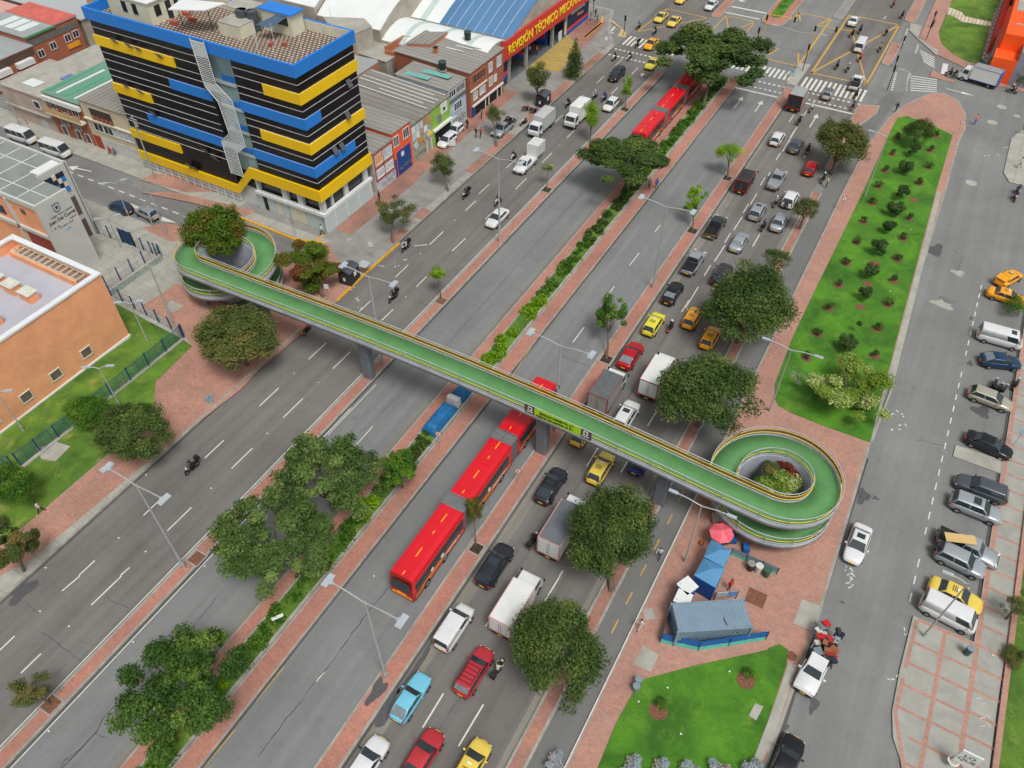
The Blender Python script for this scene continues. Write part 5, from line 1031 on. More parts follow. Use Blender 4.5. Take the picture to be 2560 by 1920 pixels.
M_TYRE = mat('tyre', S(30, 30, 30), .9); M_RIM = mat('rim', S(160, 162, 164), .35, .7); M_LAMPR = mat('tail_lamp', S(170, 16, 20), .25, coat=.6)
M_LAMPW = mat('head_lamp', S(226, 228, 220), .15, coat=.6); M_PLATE = mat('yellow_plate', S(236, 176, 40), .5); M_PLATW = mat('white_plate', S(225, 225, 220), .5)
M_BOXW = mat('box_white', S(222, 224, 220), .5, var=.03, scale=1, dirt=.2); M_BOXG = mat('box_grey', S(150, 152, 150), .6, var=.06, scale=1, dirt=.5); M_TARP = mat('tarp_grey', S(104, 110, 116), .75, var=.12, scale=.8, dirt=.4)
M_TARPB = mat('tarp_black', S(44, 46, 48), .8, var=.2, scale=1); M_ORNG = mat('orange_panel', S(196, 110, 30), .6, var=.3, scale=4)
SPEC = {  # L, W, H, belt, [body top profile], roof (rear base, rear top, front top, front base)
 'sedan': (4.45, 1.76, 1.45, .93, (-.5, .60, -.485, .86, -.42, .98, -.3, .97, 0, .95, .22, .95, .30, .93, .42, .82, .48, .70, .5, .52), (-.345, -.20, .06, .235)),
 'hatch': (3.95, 1.70, 1.50, .93, (-.5, .55, -.49, .82, -.46, .97, -.3, .98, 0, .96, .22, .96, .31, .93, .43, .82, .485, .68, .5, .5), (-.475, -.37, .07, .26)),
 'suv': (4.45, 1.84, 1.68, 1.05, (-.5, .62, -.49, .95, -.47, 1.08, -.3, 1.09, 0, 1.07, .22, 1.07, .29, 1.04, .42, .95, .485, .82, .5, .55), (-.48, -.40, .09, .245)),
 'wagon': (4.4, 1.72, 1.46, .92, (-.5, .55, -.49, .80, -.47, .94, -.3, .95, 0, .94, .22, .94, .30, .92, .42, .82, .48, .70, .5, .52), (-.475, -.39, .08, .24)),
 'coupe': (4.5, 1.84, 1.48, .98, (-.5, .62, -.49, .92, -.45, 1.04, -.3, 1.0, 0, .98, .2, .98, .28, .96, .42, .86, .48, .72, .5, .52), (-.45, -.22, .04, .225)),
 'classic': (4.15, 1.62, 1.38, .90, (-.5, .5, -.495, .82, -.48, .90, -.3, .90, 0, .9, .22, .9, .28, .89, .47, .80, .495, .74, .5, .48), (-.47, -.27, .01, .15)),
 'kangoo': (4.2, 1.72, 1.84, 1.08, (-.5, .5, -.495, 1.0, -.48, 1.1, -.3, 1.1, 0, 1.08, .25, 1.08, .33, 1.02, .44, .9, .49, .72, .5, .5), (-.49, -.465, .14, .30)),
 'van': (4.8, 1.76, 1.98, 1.12, (-.5, .5, -.495, 1.05, -.48, 1.14, -.3, 1.14, 0, 1.13, .33, 1.13, .42, 1.05, .47, .92, .495, .75, .5, .5), (-.49, -.465, .33, .44)),
 'minibus': (5.3, 1.9, 2.2, 1.2, (-.5, .5, -.495, 1.1, -.48, 1.2, -.3, 1.2, 0, 1.2, .36, 1.2, .42, 1.15, .47, 1.0, .495, .8, .5, .5), (-.49, -.47, .36, .46)),
}
_cm = {}
def lerp(t, x):
    for i in range(0, len(t)-2, 2):
        if x <= t[i+2]: u = (x-t[i])/(t[i+2]-t[i]); return t[i+1]+(t[i+3]-t[i+1])*u
    return t[-1]
def quadp(b, A, B, C, D, off, mi=0, thick=.012):
    n = (B-A).cross(D-A).normalized()*off; b.add([A+n, B+n, C+n, D+n], [(0, 1, 2, 3)], mi)
def carmeshes(kind):
    if kind in _cm: return _cm[kind]
    L, W, H, belt, prof, rf = SPEC[kind]; D = {}
    b = MB(); xs = [-.5, -.49, -.465, -.42, -.36, -.3, -.2, -.1, 0, .1, .2, .27, .33, .39, .44, .475, .49, .5]
    wt = (-.5, .66, -.49, .79, -.465, .89, -.42, .955, -.36, .985, -.2, 1, .2, 1, .33, .975, .39, .94, .44, .88, .475, .76, .49, .65, .5, .5)
    rings = []
    for x in xs:
        w_ = lerp(wt, x)*W/2; t = lerp(prof, x); e = abs(x) > .46; zb = .24 if not e else .32
        ac = 0
        pts = [(0, zb), (w_*.86, zb), (w_*.97, zb+.12), (w_, t*.55+.1), (w_*.985, t-.16), (w_*.93, t-.05), (w_*.8, t), (w_*.4, t+.02), (0, t+.03)]
        ring = [Vector((x*L, y, z)) for y, z in pts]+[Vector((x*L, -y, z)) for y, z in reversed(pts[1:-1])]
        rings.append(ring)
    n = len(rings[0]); v = sum(rings, []); f = []
    for k in range(len(rings)-1):
        for i in range(n): f.append((k*n+i, k*n+(i+1) % n, (k+1)*n+(i+1) % n, (k+1)*n+i))
    b.add(v, f, 0, True); b.add(rings[0], [tuple(range(n))], 0); b.add(rings[-1], [tuple(range(n-1, -1, -1))], 0)
    # greenhouse
    rb, rt, ft, fb = (q*L for q in rf); wb = W*.455; wt_ = W*(.375 if kind not in ('van', 'minibus', 'kangoo') else .43); zb = belt-.02
    lo = [Vector((rb, -wb, zb)), Vector((fb, -wb, zb)), Vector((fb, wb, zb)), Vector((rb, wb, zb))]
    hi = [Vector((rt, -wt_, H-.05)), Vector((ft, -wt_, H-.05)), Vector((ft, wt_, H-.05)), Vector((rt, wt_, H-.05))]
    gm = bmesh.new(); vs = [gm.verts.new(p) for p in lo+hi]; [gm.faces.new([vs[i] for i in f]) for f in ((3, 2, 1, 0), (4, 5, 6, 7), (0, 1, 5, 4), (1, 2, 6, 5), (2, 3, 7, 6), (3, 0, 4, 7))]
    gm.edges.ensure_lookup_table(); bmesh.ops.bevel(gm, geom=[e for e in gm.edges if max(v.co.z for v in e.verts) > H-.2], offset=.1, segments=3, affect='EDGES', profile=.5); gm.verts.ensure_lookup_table(); gm.verts.index_update()
    b.add([v.co for v in gm.verts], [tuple(v.index for v in f.verts) for f in gm.faces], 0, True); gm.free()
    nx, ny = 6, 6; rv = []; f = []      # cambered roof skin
    for i in range(nx+1):
        for j in range(ny+1):
            u, s = i/nx, j/ny; x = rt+.06+(ft-rt-.12)*u; y = (-wt_+.06)+2*(wt_-.06)*s
            rv.append(Vector((x, y, H-.052+.055*(1-(2*s-1)**4)*(1-(2*u-1)**4))))
    for i in range(nx):
        for j in range(ny): a = i*(ny+1)+j; f.append((a, a+ny+1, a+ny+2, a+1))
    b.add(rv, f, 0, True)
    b.box(L*.495, L*.503, -W*.3, W*.3, .3, .44, 1); b.box(-L*.503, -L*.495, -W*.34, W*.34, .28, .4, 1)
    D['body'] = b
    g = MB(); l = lambda A, B, t: A.lerp(B, t)
    F = [l(lo[1], lo[2], .05), l(lo[1], lo[2], .95), l(hi[1], hi[2], .94), l(hi[1], hi[2], .06)]
    F[0], F[3] = l(F[0], F[3], .06), l(F[0], F[3], .96); F[1], F[2] = l(F[1], F[2], .06), l(F[1], F[2], .96)
    quadp(g, F[0], F[1], F[2], F[3], .012); D['windshield'] = g
    g = MB(); B_ = [l(lo[3], lo[0], .07), l(lo[3], lo[0], .93), l(hi[3], hi[0], .9), l(hi[3], hi[0], .1)]
    B_ = [l(B_[0], B_[3], .12), l(B_[1], B_[2], .12), l(B_[1], B_[2], .92), l(B_[0], B_[3], .92)]
    quadp(g, B_[0], B_[1], B_[2], B_[3], .012); D['rear_window'] = g
    for s, (a, c, d, e) in (('r', (lo[0], lo[1], hi[1], hi[0])), ('l', (lo[2], lo[3], hi[3], hi[2]))):
        g = MB(); cuts = [(.05, .47), (.51, .93)] if kind not in ('van', 'minibus') else ([(.05, .3), (.34, .6), (.64, .93)] if kind == 'minibus' else ([(.68, .95)] if s == 'r' else [(.05, .32)]))
        if kind == 'kangoo': cuts = [(.62, .94)] if s == 'r' else [(.06, .38)]
        for u0, u1 in cuts:
            q = [l(a, c, u0), l(a, c, u1), l(e, d, u1), l(e, d, u0)]
            q = [l(q[0], q[3], .1), l(q[1], q[2], .1), l(q[1], q[2], .86), l(q[0], q[3], .86)]
            quadp(g, *q, .012)
        D['side_window_'+s] = g
    zt = lerp(prof, .46); 
    for s in (-1, 1):
        h = MB(); h.obox(Vector((L*.462, s*W*.33, zt-.13)), 0.12, W*.13, .1, s*-.5); D['headlight%d' % s] = h
        h = MB(); hh = .34 if kind in ('van', 'minibus', 'kangoo', 'suv', 'hatch') else .16; zc = lerp(prof, -.48)-hh/2-.04
        h.obox(Vector((-L*.479, s*W*.36, zc)), .14, W*.13, hh, s*.3); D['taillight%d' % s] = h
        h = MB(); h.obox(Vector((fb-.35, s*(W*.5+.09), belt+.06)), .12, .2, .14); D['mirror%d' % s] = h
    h = MB(); h.box(-L*.506, -L*.498, -.24, .24, .46, .62); D['license_plate'] = h
    h = MB(); h.box(L*.498, L*.507, -.22, .22, .42, .56); D['license_plate_f'] = h
    r = .33 if kind in ('suv', 'minibus') else .3
    h = MB(); h.tube((0, -.11, 0), (0, .11, 0), r, n=18); D['wheel'] = h
    h = MB(); h.tube((0, -.115, 0), (0, .115, 0), r*.6, n=12); D['rim'] = h
    out = {}
    for k, mb in D.items():
        me = bpy.data.meshes.new(k); me.from_pydata([tuple(p) for p in mb.v], [], mb.f); me.polygons.foreach_set('material_index', mb.m); me.polygons.foreach_set('use_smooth', mb.sm)
        me.update(); out[k] = me
    out['_r'] = r
    M = {'body': [P_WHITE, M_TRIM], 'windshield': [M_GLASS], 'rear_window': [M_GLASS], 'side_window_r': [M_GLASS], 'side_window_l': [M_GLASS], 'headlight1': [M_LAMPW], 'headlight-1': [M_LAMPW], 'taillight1': [M_LAMPR], 'taillight-1': [M_LAMPR],
         'mirror1': [P_WHITE], 'mirror-1': [P_WHITE], 'license_plate': [M_PLATE], 'license_plate_f': [M_PLATE], 'wheel': [M_TYRE], 'rim': [M_RIM]}
    for k, ms in M.items():
        for m in ms: out[k].materials.append(m)
    _cm[kind] = out; return out
def part(name, me, parent, p=None, loc=None, rz=None):
    o = bpy.data.objects.new(name, me); col.objects.link(o); o.parent = parent
    if p: o.material_slots[0].link = 'OBJECT'; o.material_slots[0].material = p
    if loc is not None: o.location = loc
    if rz is not None: o.rotation_euler.z = rz
    return o
VNAME = {'sedan': 'sedan_car', 'hatch': 'hatchback_car', 'suv': 'suv_car', 'wagon': 'station_wagon', 'coupe': 'coupe_car', 'classic': 'old_hatchback', 'kangoo': 'panel_van', 'van': 'van', 'minibus': 'minibus'}
def place(t, x, y, h, zc=.75):
    c = G(t, x, y, zc); c.z = 0
    if isinstance(h, tuple): d = G(h[0], h[1], h[2], zc)-G(t, x, y, zc); return c, math.atan2(d.y, d.x)
    return c, R(h)
def groupof(cat, c):
    if c.x < -70: return cat+' along the side street'
    if c.x > 13: return cat+' parked in the bays beside the service street'
    if c.x > 5: return cat+' on the service street'
    if c.x > -22: return cat+' in the queue on the right carriageway'
    return cat+' coming down the left carriageway'
GR = {}
def car(kind, p, t, x, y, h, label, cat='car', sx=1.0, opt='', zc=.75):
    c, a = place(t, x, y, h, zc); D = carmeshes(kind); L, W, H, belt, prof, rf = SPEC[kind]
    e = empty('taxi' if cat == 'taxi' else VNAME[kind], c, a, label, cat, groupof(cat.replace('car', 'cars').replace('taxi', 'taxis').replace('van', 'vans'), c) if cat in ('car', 'taxi') else None)
    e.scale = (sx, 1 if sx < 1.1 else 1.02, 1)
    part('body', D['body'], e, p)
    pale = 'p' in opt
    part('windshield', D['windshield'], e, M_GLASS); part('rear_window', D['rear_window'], e, M_GLAS2 if pale else M_GLASS)
    part('side_window', D['side_window_r'], e); part('side_window', D['side_window_l'], e)
    for s in ('1', '-1'): part('headlight', D['headlight'+s], e); part('taillight', D['taillight'+s], e); part('mirror', D['mirror'+s], e, p if 'm' not in opt else M_TRIM)
    part('license_plate', D['license_plate'], e); part('license_plate', D['license_plate_f'], e)
    r = D['_r']
    for ix in (-.31, .31):
        for iy in (-1, 1):
            wv = part('wheel', D['wheel'], e, loc=(ix*L, iy*(W/2-.09), r)); part('rim', D['rim'], wv)
    rl = (rf[1]+.02)*L; fl = (rf[2]-.02)*L
    if 'r' in opt:      # roof rack with bars
        b = MB(); 
        for s in (-1, 1): b.box(rl+.1, fl-.1, s*W*.33-.02, s*W*.33+.02, H+.02, H+.07)
        for k in range(5): xx = rl+.2+(fl-rl-.4)*k/4; b.box(xx-.02, xx+.02, -W*.33, W*.33, H+.05, H+.08)
        b.build('roof_rack', M_RIM if 'R' in opt else M_TRIM, e)
    if 'b' in opt:
        for s in (-1, 1): b = MB(); b.box(rl, fl, s*W*.345-.02, s*W*.345+.02, H-.01, H+.04); b.build('roof_rail', M_TRIM, e)
    if 's' in opt: b = MB(); b.box(fl*.1+rl*.1-.4, fl-.2, -W*.24, W*.24, H-.02, H+.012); b.build('sunroof', M_GLASS, e)
    if 'h' in opt: b = MB(); b.box(fl-.75, fl-.2, -W*.2, W*.2, H-.02, H+.012); b.build('sunroof', M_GLASS, e)
    if cat == 'taxi':
        b = MB(); xm_ = (rl+fl)/2
        for k in range(3): b.box(xm_-.22+k*.17, xm_-.12+k*.17, -.32, .32, H+.004, H+.012)
        b.build('roof_number', M_TRIM if 't' in opt else mat('faded_print', S(120, 108, 50), .7), e)
        b = MB(); b.obox(Vector((fl-.25, 0, H+.05)), .14, .4, .1); b.build('taxi_sign', M_PLATW, e)
    if 'w' in opt:      # spare wheel on the tailgate
        b = MB(); b.tube((-L*.5-.2, .05, .85), (-L*.5, .05, .85), .34, n=18); sw = b.build('spare_wheel', M_TYRE, e)
        b = MB(); b.tube((-L*.5-.21, .05, .85), (-L*.5-.19, .05, .85), .2, n=14); b.build('hub_cover', M_RIM, sw)
    if 'k' in opt:      # ribbed roof
        b = MB()
        for k in range(7): yy = -W*.3+W*.6*k/6; b.box(rl+.2, fl-.6, yy-.015, yy+.015, H-.01, H+.035)
        b.build('roof_ribs', p, e)
    if 'o' in opt:      # open boot lid
        b = MB(); b.obox(Vector((-L*.40, 0, H+.28)), .9, W*.78, .06, M=Matrix.Translation((-L*.40, 0, H*.98)) @ Matrix.Rotation(-.35, 4, 'Y')); b.build('boot_lid', p, e)
    if 'O' in opt:      # open front doors and tailgate
        for s in (-1, 1): b = MB(); b.obox(Vector(), 1.0, .07, .95, M=Matrix.Translation((.45, s*(W/2+.42), .75)) @ Matrix.Rotation(-s*1.0, 4, 'Z')); b.build('front_door', p, e)
    return e
def wheelset(e, xs, W, r=.4, w_=.26):
    for x in xs:
        for s in (-1, 1):
            b = MB(); b.tube((0, -w_/2, 0), (0, w_/2, 0), r, n=18); wv = b.build('wheel', M_TYRE, e); wv.location = (x, s*(W/2-w_/2), r)
            b = MB(); b.tube((0, -w_/2-.01, 0), (0, w_/2+.01, 0), r*.55, n=12); b.build('rim', M_RIM, wv)
def cabmesh(x0, x1, W, H, z0=.45, slope=.45):
    b = MB(); w_ = W/2
    pr = [(x0, z0), (x1, z0), (x1+.02, 1.15), (x1-slope*.4, 1.35), (x1-slope, H-.08), (x1-slope-.15, H), (x0, H)]
    n = len(pr); v = [(x, -w_*(1 if z < 1.4 else .95), z) for x, z in pr]+[(x, w_*(1 if z < 1.4 else .95), z) for x, z in pr]
    b.add(v, [(i, (i+1) % n, n+(i+1) % n, n+i) for i in range(n)]); b.add(v[:n], [tuple(range(n-1, -1, -1))]); b.add(v[n:], [tuple(range(n))]); return b
def boxtruck(t, x, y, h, label, L=6.2, W=2.1, H=2.9, cab=P_WHITE, side=None, roof=None, back=None, cat='truck', zc=1.6, ribs=False, frame=None, name='box_truck', hc=2.15, cl=1.7, openback=False):
    c, a = place(t, x, y, h, zc); e = empty(name, c, a, label, cat)
    side = side or M_BOXW; roof = roof or side; back = back or side
    xb0, xb1, zf = -L/2, L/2-cl-.12, .85
    b = MB(); b.box(xb0+.1, L/2-.5, -W*.3, W*.3, .45, .8); b.build('chassis', M_TRIM, e)
    b = MB(); w_ = W/2
    b.add([(xb0, -w_, zf), (xb1, -w_, zf), (xb1, w_, zf), (xb0, w_, zf), (xb0, -w_, H), (xb1, -w_, H), (xb1, w_, H), (xb0, w_, H)], [(3, 2, 1, 0), (0, 1, 5, 4), (1, 2, 6, 5), (2, 3, 7, 6)], 0)
    b.add([(xb0-.0, -w_, H), (xb1, -w_, H), (xb1, 0, H+.05), (xb0, 0, H+.05), (xb1, w_, H), (xb0, w_, H)], [(0, 1, 2, 3), (3, 2, 4, 5)], 1)
    b.add([(xb0, -w_, zf), (xb0, -w_, H), (xb0, w_, H), (xb0, w_, zf)], [(0, 1, 2, 3)], 2)
    box = b.build('cargo_box', [side, roof, back], e)
    fr = MB(); fm = frame or M_RIM
    for s in (-1, 1): fr.box(xb0-.03, xb0+.06, s*w_-.05, s*w_+.05, zf-.1, H+.03); fr.box(xb0, xb1, s*w_-.03, s*w_+.03, zf-.1, zf); fr.box(xb0, xb1, s*w_-.035, s*w_+.035, H-.03, H+.03)
    fr.box(xb0-.04, xb0+.04, -w_, w_, zf-.1, zf+.06); fr.box(xb0-.03, xb0+.05, -w_, w_, H-.03, H+.06); fr.build('frame', fm, e)
    if not openback:
        for s in (-1, 1): d = MB(); d.box(xb0-.035, xb0-.005, s*.03, s*(w_-.08), zf+.1, H-.1); dd = d.build('rear_door', back, e); q = MB(); q.box(xb0-.06, xb0-.04, s*.1-.015, s*.1+.015, zf+.2, H-.3); q.build('door_bar', M_RIM, dd)
    if ribs:
        b = MB(); n_ = int((xb1-xb0)/.6)
        for k in range(n_): xx = xb0+.3+k*.6; b.box(xx, xx+.05, -w_-.02, w_+.02, H+.03, H+.07); b.box(xx, xx+.05, -w_-.025, -w_+.01, zf, H); b.box(xx, xx+.05, w_-.01, w_+.025, zf, H)
        b.build('box_ribs', side, e)
    cm = cabmesh(xb1+.12, L/2, W*.88, hc); cb = cm.build('cab', cab, e)
    g = MB(); g.box(0, 0.001, 0, 0.001, 0, .001); s_ = .45
    A = Vector((L/2-.18+.02, -W*.38, 1.38)); B = Vector((L/2-.18+.02, W*.38, 1.38)); C_ = Vector((L/2-.44, W*.36, hc-.12)); D_ = Vector((L/2-.44, -W*.36, hc-.12)); g = MB(); quadp(g, A, B, C_, D_, .03); g.build('windshield', M_GLASS, e)
    for s in (-1, 1):
        g = MB(); g.box(xb1+.4, L/2-.55, s*W*.436, s*W*.445, 1.35, hc-.18); g.build('side_window', M_GLASS, e)
        g = MB(); g.obox(Vector((L/2-.0, s*W*.34, .85)), .08, .3, .2); g.build('headlight', M_LAMPW, e)
        g = MB(); g.obox(Vector((xb0-.03, s*W*.42, .72)), .08, .22, .14); g.build('taillight', M_LAMPR, e)
        g = MB(); g.obox(Vector((L/2-.25, s*(W*.44+.22), 1.7)), .1, .12, .36); g.tube((L/2-.25, s*W*.44, 1.8), (L/2-.25, s*(W*.44+.2), 1.8), .02, n=5); g.build('mirror', M_TRIM, e)
    g = MB(); g.box(L/2, L/2+.06, -W*.42, W*.42, .4, .62); g.box(xb0-.08, xb0, -W*.4, W*.4, .5, .62); g.build('bumper', M_TRIM, e)
    g = MB(); g.box(xb0-.1, xb0-.08, -.22, .22, .52, .66); g.build('license_plate', M_PLATE, e)
    wheelset(e, (L/2-.75, -L/2+1.2), W*.92, .38); return e
def pickup(t, x, y, h, label, p, L=5.1, bed=M_TRIM, cover=None, opt='', bodyp=None, zc=.8):
    c, a = place(t, x, y, h, zc); e = empty('pickup_truck', c, a, label, 'pickup truck'); W = 1.8; H = 1.72
    b = MB(); xs = [-.5, -.49, -.3, 0, .1, .28, .38, .45, .485, .5]
    tops = {-.5: .9, -.49: 1.02, -.3: 1.02, 0: 1.02, .1: 1.04, .28: 1.05, .38: 1.0, .45: .92, .485: .8, .5: .6}
    rings = []
    for xx in xs:
        w_ = W/2*(1 if abs(xx) < .4 else (.97 if abs(xx) < .46 else .9)); tp = tops[xx]
        pts = [(0, .35), (w_*.9, .35), (w_*.99, .5), (w_, .8), (w_*.97, tp-.08), (w_*.88, tp), (0, tp+.02)]
        rings.append([Vector((xx*L, yy, z)) for yy, z in pts]+[Vector((xx*L, -yy, z)) for yy, z in reversed(pts[1:-1])])
    n = len(rings[0]); v = sum(rings, [])
    b.add(v, [(k*n+i, k*n+(i+1) % n, (k+1)*n+(i+1) % n, (k+1)*n+i) for k in range(len(rings)-1) for i in range(n)], 0, True)
    b.add(rings[0], [tuple(range(n))]); b.add(rings[-1], [tuple(range(n-1, -1, -1))])
    b.build('body', bodyp or p, e)
    xr, xf = -.1*L, .16*L
    cb = MB(); lo = [Vector((xr, -.8, 1.0)), Vector((xf+.45, -.8, 1.0)), Vector((xf+.45, .8, 1.0)), Vector((xr, .8, 1.0))]; hi = [Vector((xr+.08, -.68, H)), Vector((xf-.1, -.68, H)), Vector((xf-.1, .68, H)), Vector((xr+.08, .68, H))]
    cb.hexa(lo, hi); cb.box(xr+.15, xf-.2, -.62, .62, H, H+.02); cab_ = cb.build('cab', p, e); l = lambda A, B, t: A.lerp(B, t)
    for nm, (A, B, C_, D_) in (('windshield', (lo[1], lo[2], hi[2], hi[1])), ('rear_window', (lo[3], lo[0], hi[0], hi[3]))):
        g = MB(); q = [l(A, B, .06), l(A, B, .94), l(D_, C_, .92), l(D_, C_, .08)]; q = [l(q[0], q[3], .1), l(q[1], q[2], .1), l(q[1], q[2], .9), l(q[0], q[3], .9)]; quadp(g, *q, .012); g.build(nm, M_GLASS, cab_)
    for A, B, C_, D_ in ((lo[0], lo[1], hi[1], hi[0]), (lo[2], lo[3], hi[3], hi[2])):
        g = MB()
        for u0, u1 in ((.06, .45), (.5, .9)):
            q = [l(A, B, u0), l(A, B, u1), l(D_, C_, u1), l(D_, C_, u0)]; q = [l(q[0], q[3], .1), l(q[1], q[2], .1), l(q[1], q[2], .86), l(q[0], q[3], .86)]; quadp(g, *q, .012)
        g.build('side_window', M_GLASS, cab_)
    bd = MB(); bd.add([(-L*.485, -.72, 1.055), (xr-.05, -.72, 1.055), (xr-.05, .72, 1.055), (-L*.485, .72, 1.055)], [(0, 1, 2, 3)])
    for s in (-1, 1): bd.box(-L*.49, xr-.04, s*.76-.04, s*.76+.04, 1.03, 1.09)
    bd.box(-L*.495, -L*.48, -.78, .78, 1.03, 1.09); bd.build('cargo_bed', bed, e)
    if 'b' in opt:
        g = MB(); g.path([Vector((xr-.25, -.7, 1.05)), Vector((xr-.2, -.62, 1.75)), Vector((xr-.2, .62, 1.75)), Vector((xr-.25, .7, 1.05))], .04)
        g.path([Vector((xr-.9, -.72, 1.05)), Vector((xr-.2, -.62, 1.7))], .035); g.path([Vector((xr-.9, .72, 1.05)), Vector((xr-.2, .62, 1.7))], .035); g.build('roll_bar', M_TRIM if 'B' not in opt else M_RIM, e)
    for s in (-1, 1):
        g = MB(); g.obox(Vector((-L*.492, s*.8, .85)), .12, .16, .3); g.build('taillight', M_LAMPR, e)
        g = MB(); g.obox(Vector((L*.475, s*.66, .82)), .14, .36, .16, -s*.25); g.build('headlight', M_LAMPW, e)
        g = MB(); g.obox(Vector((xf+.2, s*1.02, 1.12)), .12, .22, .18); g.build('mirror', p, e)
    g = MB(); g.box(L*.49, L*.51, -.75, .75, .4, .62); g.box(-L*.515, -L*.49, -.75, .75, .42, .56); g.build('bumper', M_TRIM if 'c' not in opt else M_RIM, e)
    g = MB(); g.box(-L*.52, -L*.514, -.22, .22, .6, .74); g.box(L*.511, L*.514, -.22, .22, .45, .58); g.build('license_plate', M_PLATE, e)
    wheelset(e, (L*.31, -L*.3), W*1.01, .36, .22); return e
# ---------- articulated buses ----------
M_BLST = mat('bus_bellows', S(120, 120, 122), .8, var=.15, scale=2, stretch=(6, .3, 1)); M_ORG = mat('bus_orange', S(240, 150, 30), .5, var=.05)
def bus(cx, y0, y1, hdg, label, joints, wheels):
    # heading hdg: +1 drives towards +Y; local x axis along travel
    L = y1-y0; e = empty('articulated_bus', (cx, (y0+y1)/2, 0), PI/2 if hdg > 0 else -PI/2, label, 'bus', 'articulated buses on the busway'); W = 2.5; H = 3.3
    cuts = [-L/2]+joints+[L/2]
    for k in range(len(cuts)-1):
        xa = cuts[k]+(0 if k == 0 else .6); xb = cuts[k+1]-(0 if k == len(cuts)-2 else .6)
        b = MB(); w_ = W/2
        def sec(x, q=1.0, s=0): return [Vector((x, -w_*q, .32)), Vector((x, -w_*q, 1.15)), Vector((x+s*.35, -w_*q*.98, H-.28)), Vector((x+s*.55, -w_*q*.9, H-.06)), Vector((x+s*.6, -w_*.55, H)), Vector((x+s*.6, w_*.55, H)), Vector((x+s*.55, w_*q*.9, H-.06)), Vector((x+s*.35, w_*q*.98, H-.28)), Vector((x, w_*q, 1.15)), Vector((x, w_*q, .32))]
        S_ = []
        if k == 0: S_ += [sec(xa, .93, .55), sec(xa+.3, 1, .35)]
        else: S_ += [sec(xa)]
        if k == len(cuts)-2: S_ += [sec(xb-.35, 1, -.3), sec(xb, .92, -.6)]
        else: S_ += [sec(xb)]
        n = 10; v = sum(S_, []); nf = []
        for j in range(len(S_)-1):
            for i in range(n-1): b.add([v[j*n+i], v[(j+1)*n+i], v[(j+1)*n+i+1], v[j*n+i+1]], [(0, 1, 2, 3)], 1 if i in (0, 8) else 0)
        b.add(S_[0], [tuple(range(n))], 0 if k else 1); b.add(S_[-1], [tuple(range(n-1, -1, -1))], 0)
        o = b.build('body', [P_BUSR, P_BUSD], e)
        for s in (-1, 1):
            g = MB(); x = xa+.5
            while x < xb-1.2: g.box(x, min(x+1.55, xb-.3), s*(w_+.004), s*(w_+.02), 1.35, 2.6); x += 1.62
            g.build('side_window', M_GLASS, o)
            g = MB(); x = xa+.2; g.box(xa+.3, xb-.3, s*(w_+.004), s*(w_+.018), .78, .9); g.box(xa+1.2, xb-1.6, s*(w_+.004), s*(w_+.018), 1.08, 1.2); g.build('orange_stripe', M_ORG, o)
        x = xa+.5; g = MB()
        while x < xb-.9: g.box(x, x+1.0, -.06, .06, H+.002, H+.012); x += 2.0
        g.build('roof_stripe', M_ORG, o)
        g = MB(); x = xa+1.3
        while x < xb-1.2: g.obox(Vector((x, 0.0, H+.03)), .75, .8, .07); g.obox(Vector((x+1.5, .55, H+.02)), .22, .22, .05); x += 3.4
        g.build('roof_hatch', P_BUSR, o)
    for j in joints:
        b = MB(); n = 8; b.box(j-.65, j+.65, -1.17, 1.17, .45, H-.06, 0)
        for q in range(n):
            x = j-.6+1.2*q/n; b.box(x, x+1.2/n*.55, -1.22, 1.22, .4, H, 0)
        b.build('bellows', M_BLST, e); g = MB(); g.box(j-.72, j-.6, -1.22, 1.22, H-.02, H+.05); g.box(j+.6, j+.72, -1.22, 1.22, H-.02, H+.05); g.box(j-.8, j+.8, -.05, .05, H, H+.06); g.build('joint_frame', M_RIM, e)
    g = MB(); quadp(g, Vector((-L/2+.0, .95, 1.6)), Vector((-L/2+.0, -.95, 1.6)), Vector((-L/2+.2, -.9, 2.75)), Vector((-L/2+.2, .9, 2.75)), .1); g.build('rear_window', M_GLASS, e)
    g = MB(); quadp(g, Vector((L/2, -1.05, 1.3)), Vector((L/2, 1.05, 1.3)), Vector((L/2-.25, 1.02, 2.75)), Vector((L/2-.25, -1.02, 2.75)), .1); g.build('windshield', M_GLASS, e)
    g = MB(); g.box(-L/2-.05, -L/2+.05, -1.05, 1.05, .55, .72); g.box(-L/2-.04, -L/2+.05, -.5, .5, .8, .95); g.build('rear_bumper_panel', M_ORG, e)
    for s in (-1, 1):
        g = MB(); g.obox(Vector((-L/2-.02, s*.98, 1.2)), .08, .16, .5); g.build('taillight', M_LAMPR, e)
        g = MB(); g.obox(Vector((L/2+.02, s*.9, .75)), .08, .3, .22); g.build('headlight', M_LAMPW, e)
        g = MB(); g.obox(Vector((L/2+.25, s*1.25, 2.3)), .12, .2, .5); g.tube((L/2-.2, s*1.1, 2.9), (L/2+.25, s*1.25, 2.5), .03, n=5); g.build('mirror', M_TRIM, e)
    for x in wheels:
        for s in (-1, 1):
            g = MB(); g.tube((0, -.15, 0), (0, .15, 0), .5, n=20); wv = g.build('wheel', M_TYRE, e); wv.location = (x, s*(W/2-.13), .5)
            g = MB(); g.tube((0, -.16, 0), (0, .16, 0), .28, n=14); g.build('rim', M_RIM, wv)
    return e
b1 = bus(-24.55, 24.3, 51.4, 1, 'red articulated bus with dashed yellow roof line passing under the footbridge', [-4.55, 4.3], (-11.5, -8.6, -2.2, 1.6, 6.6, 12))
for xx in (-7.6, 1.2, 9.5): text('lettering', 'TransMilenio', .55, M_PRW, b1, faceM((xx, -1.272, 1.0), (1, 0, 0), (0, 0, 1)), .003)
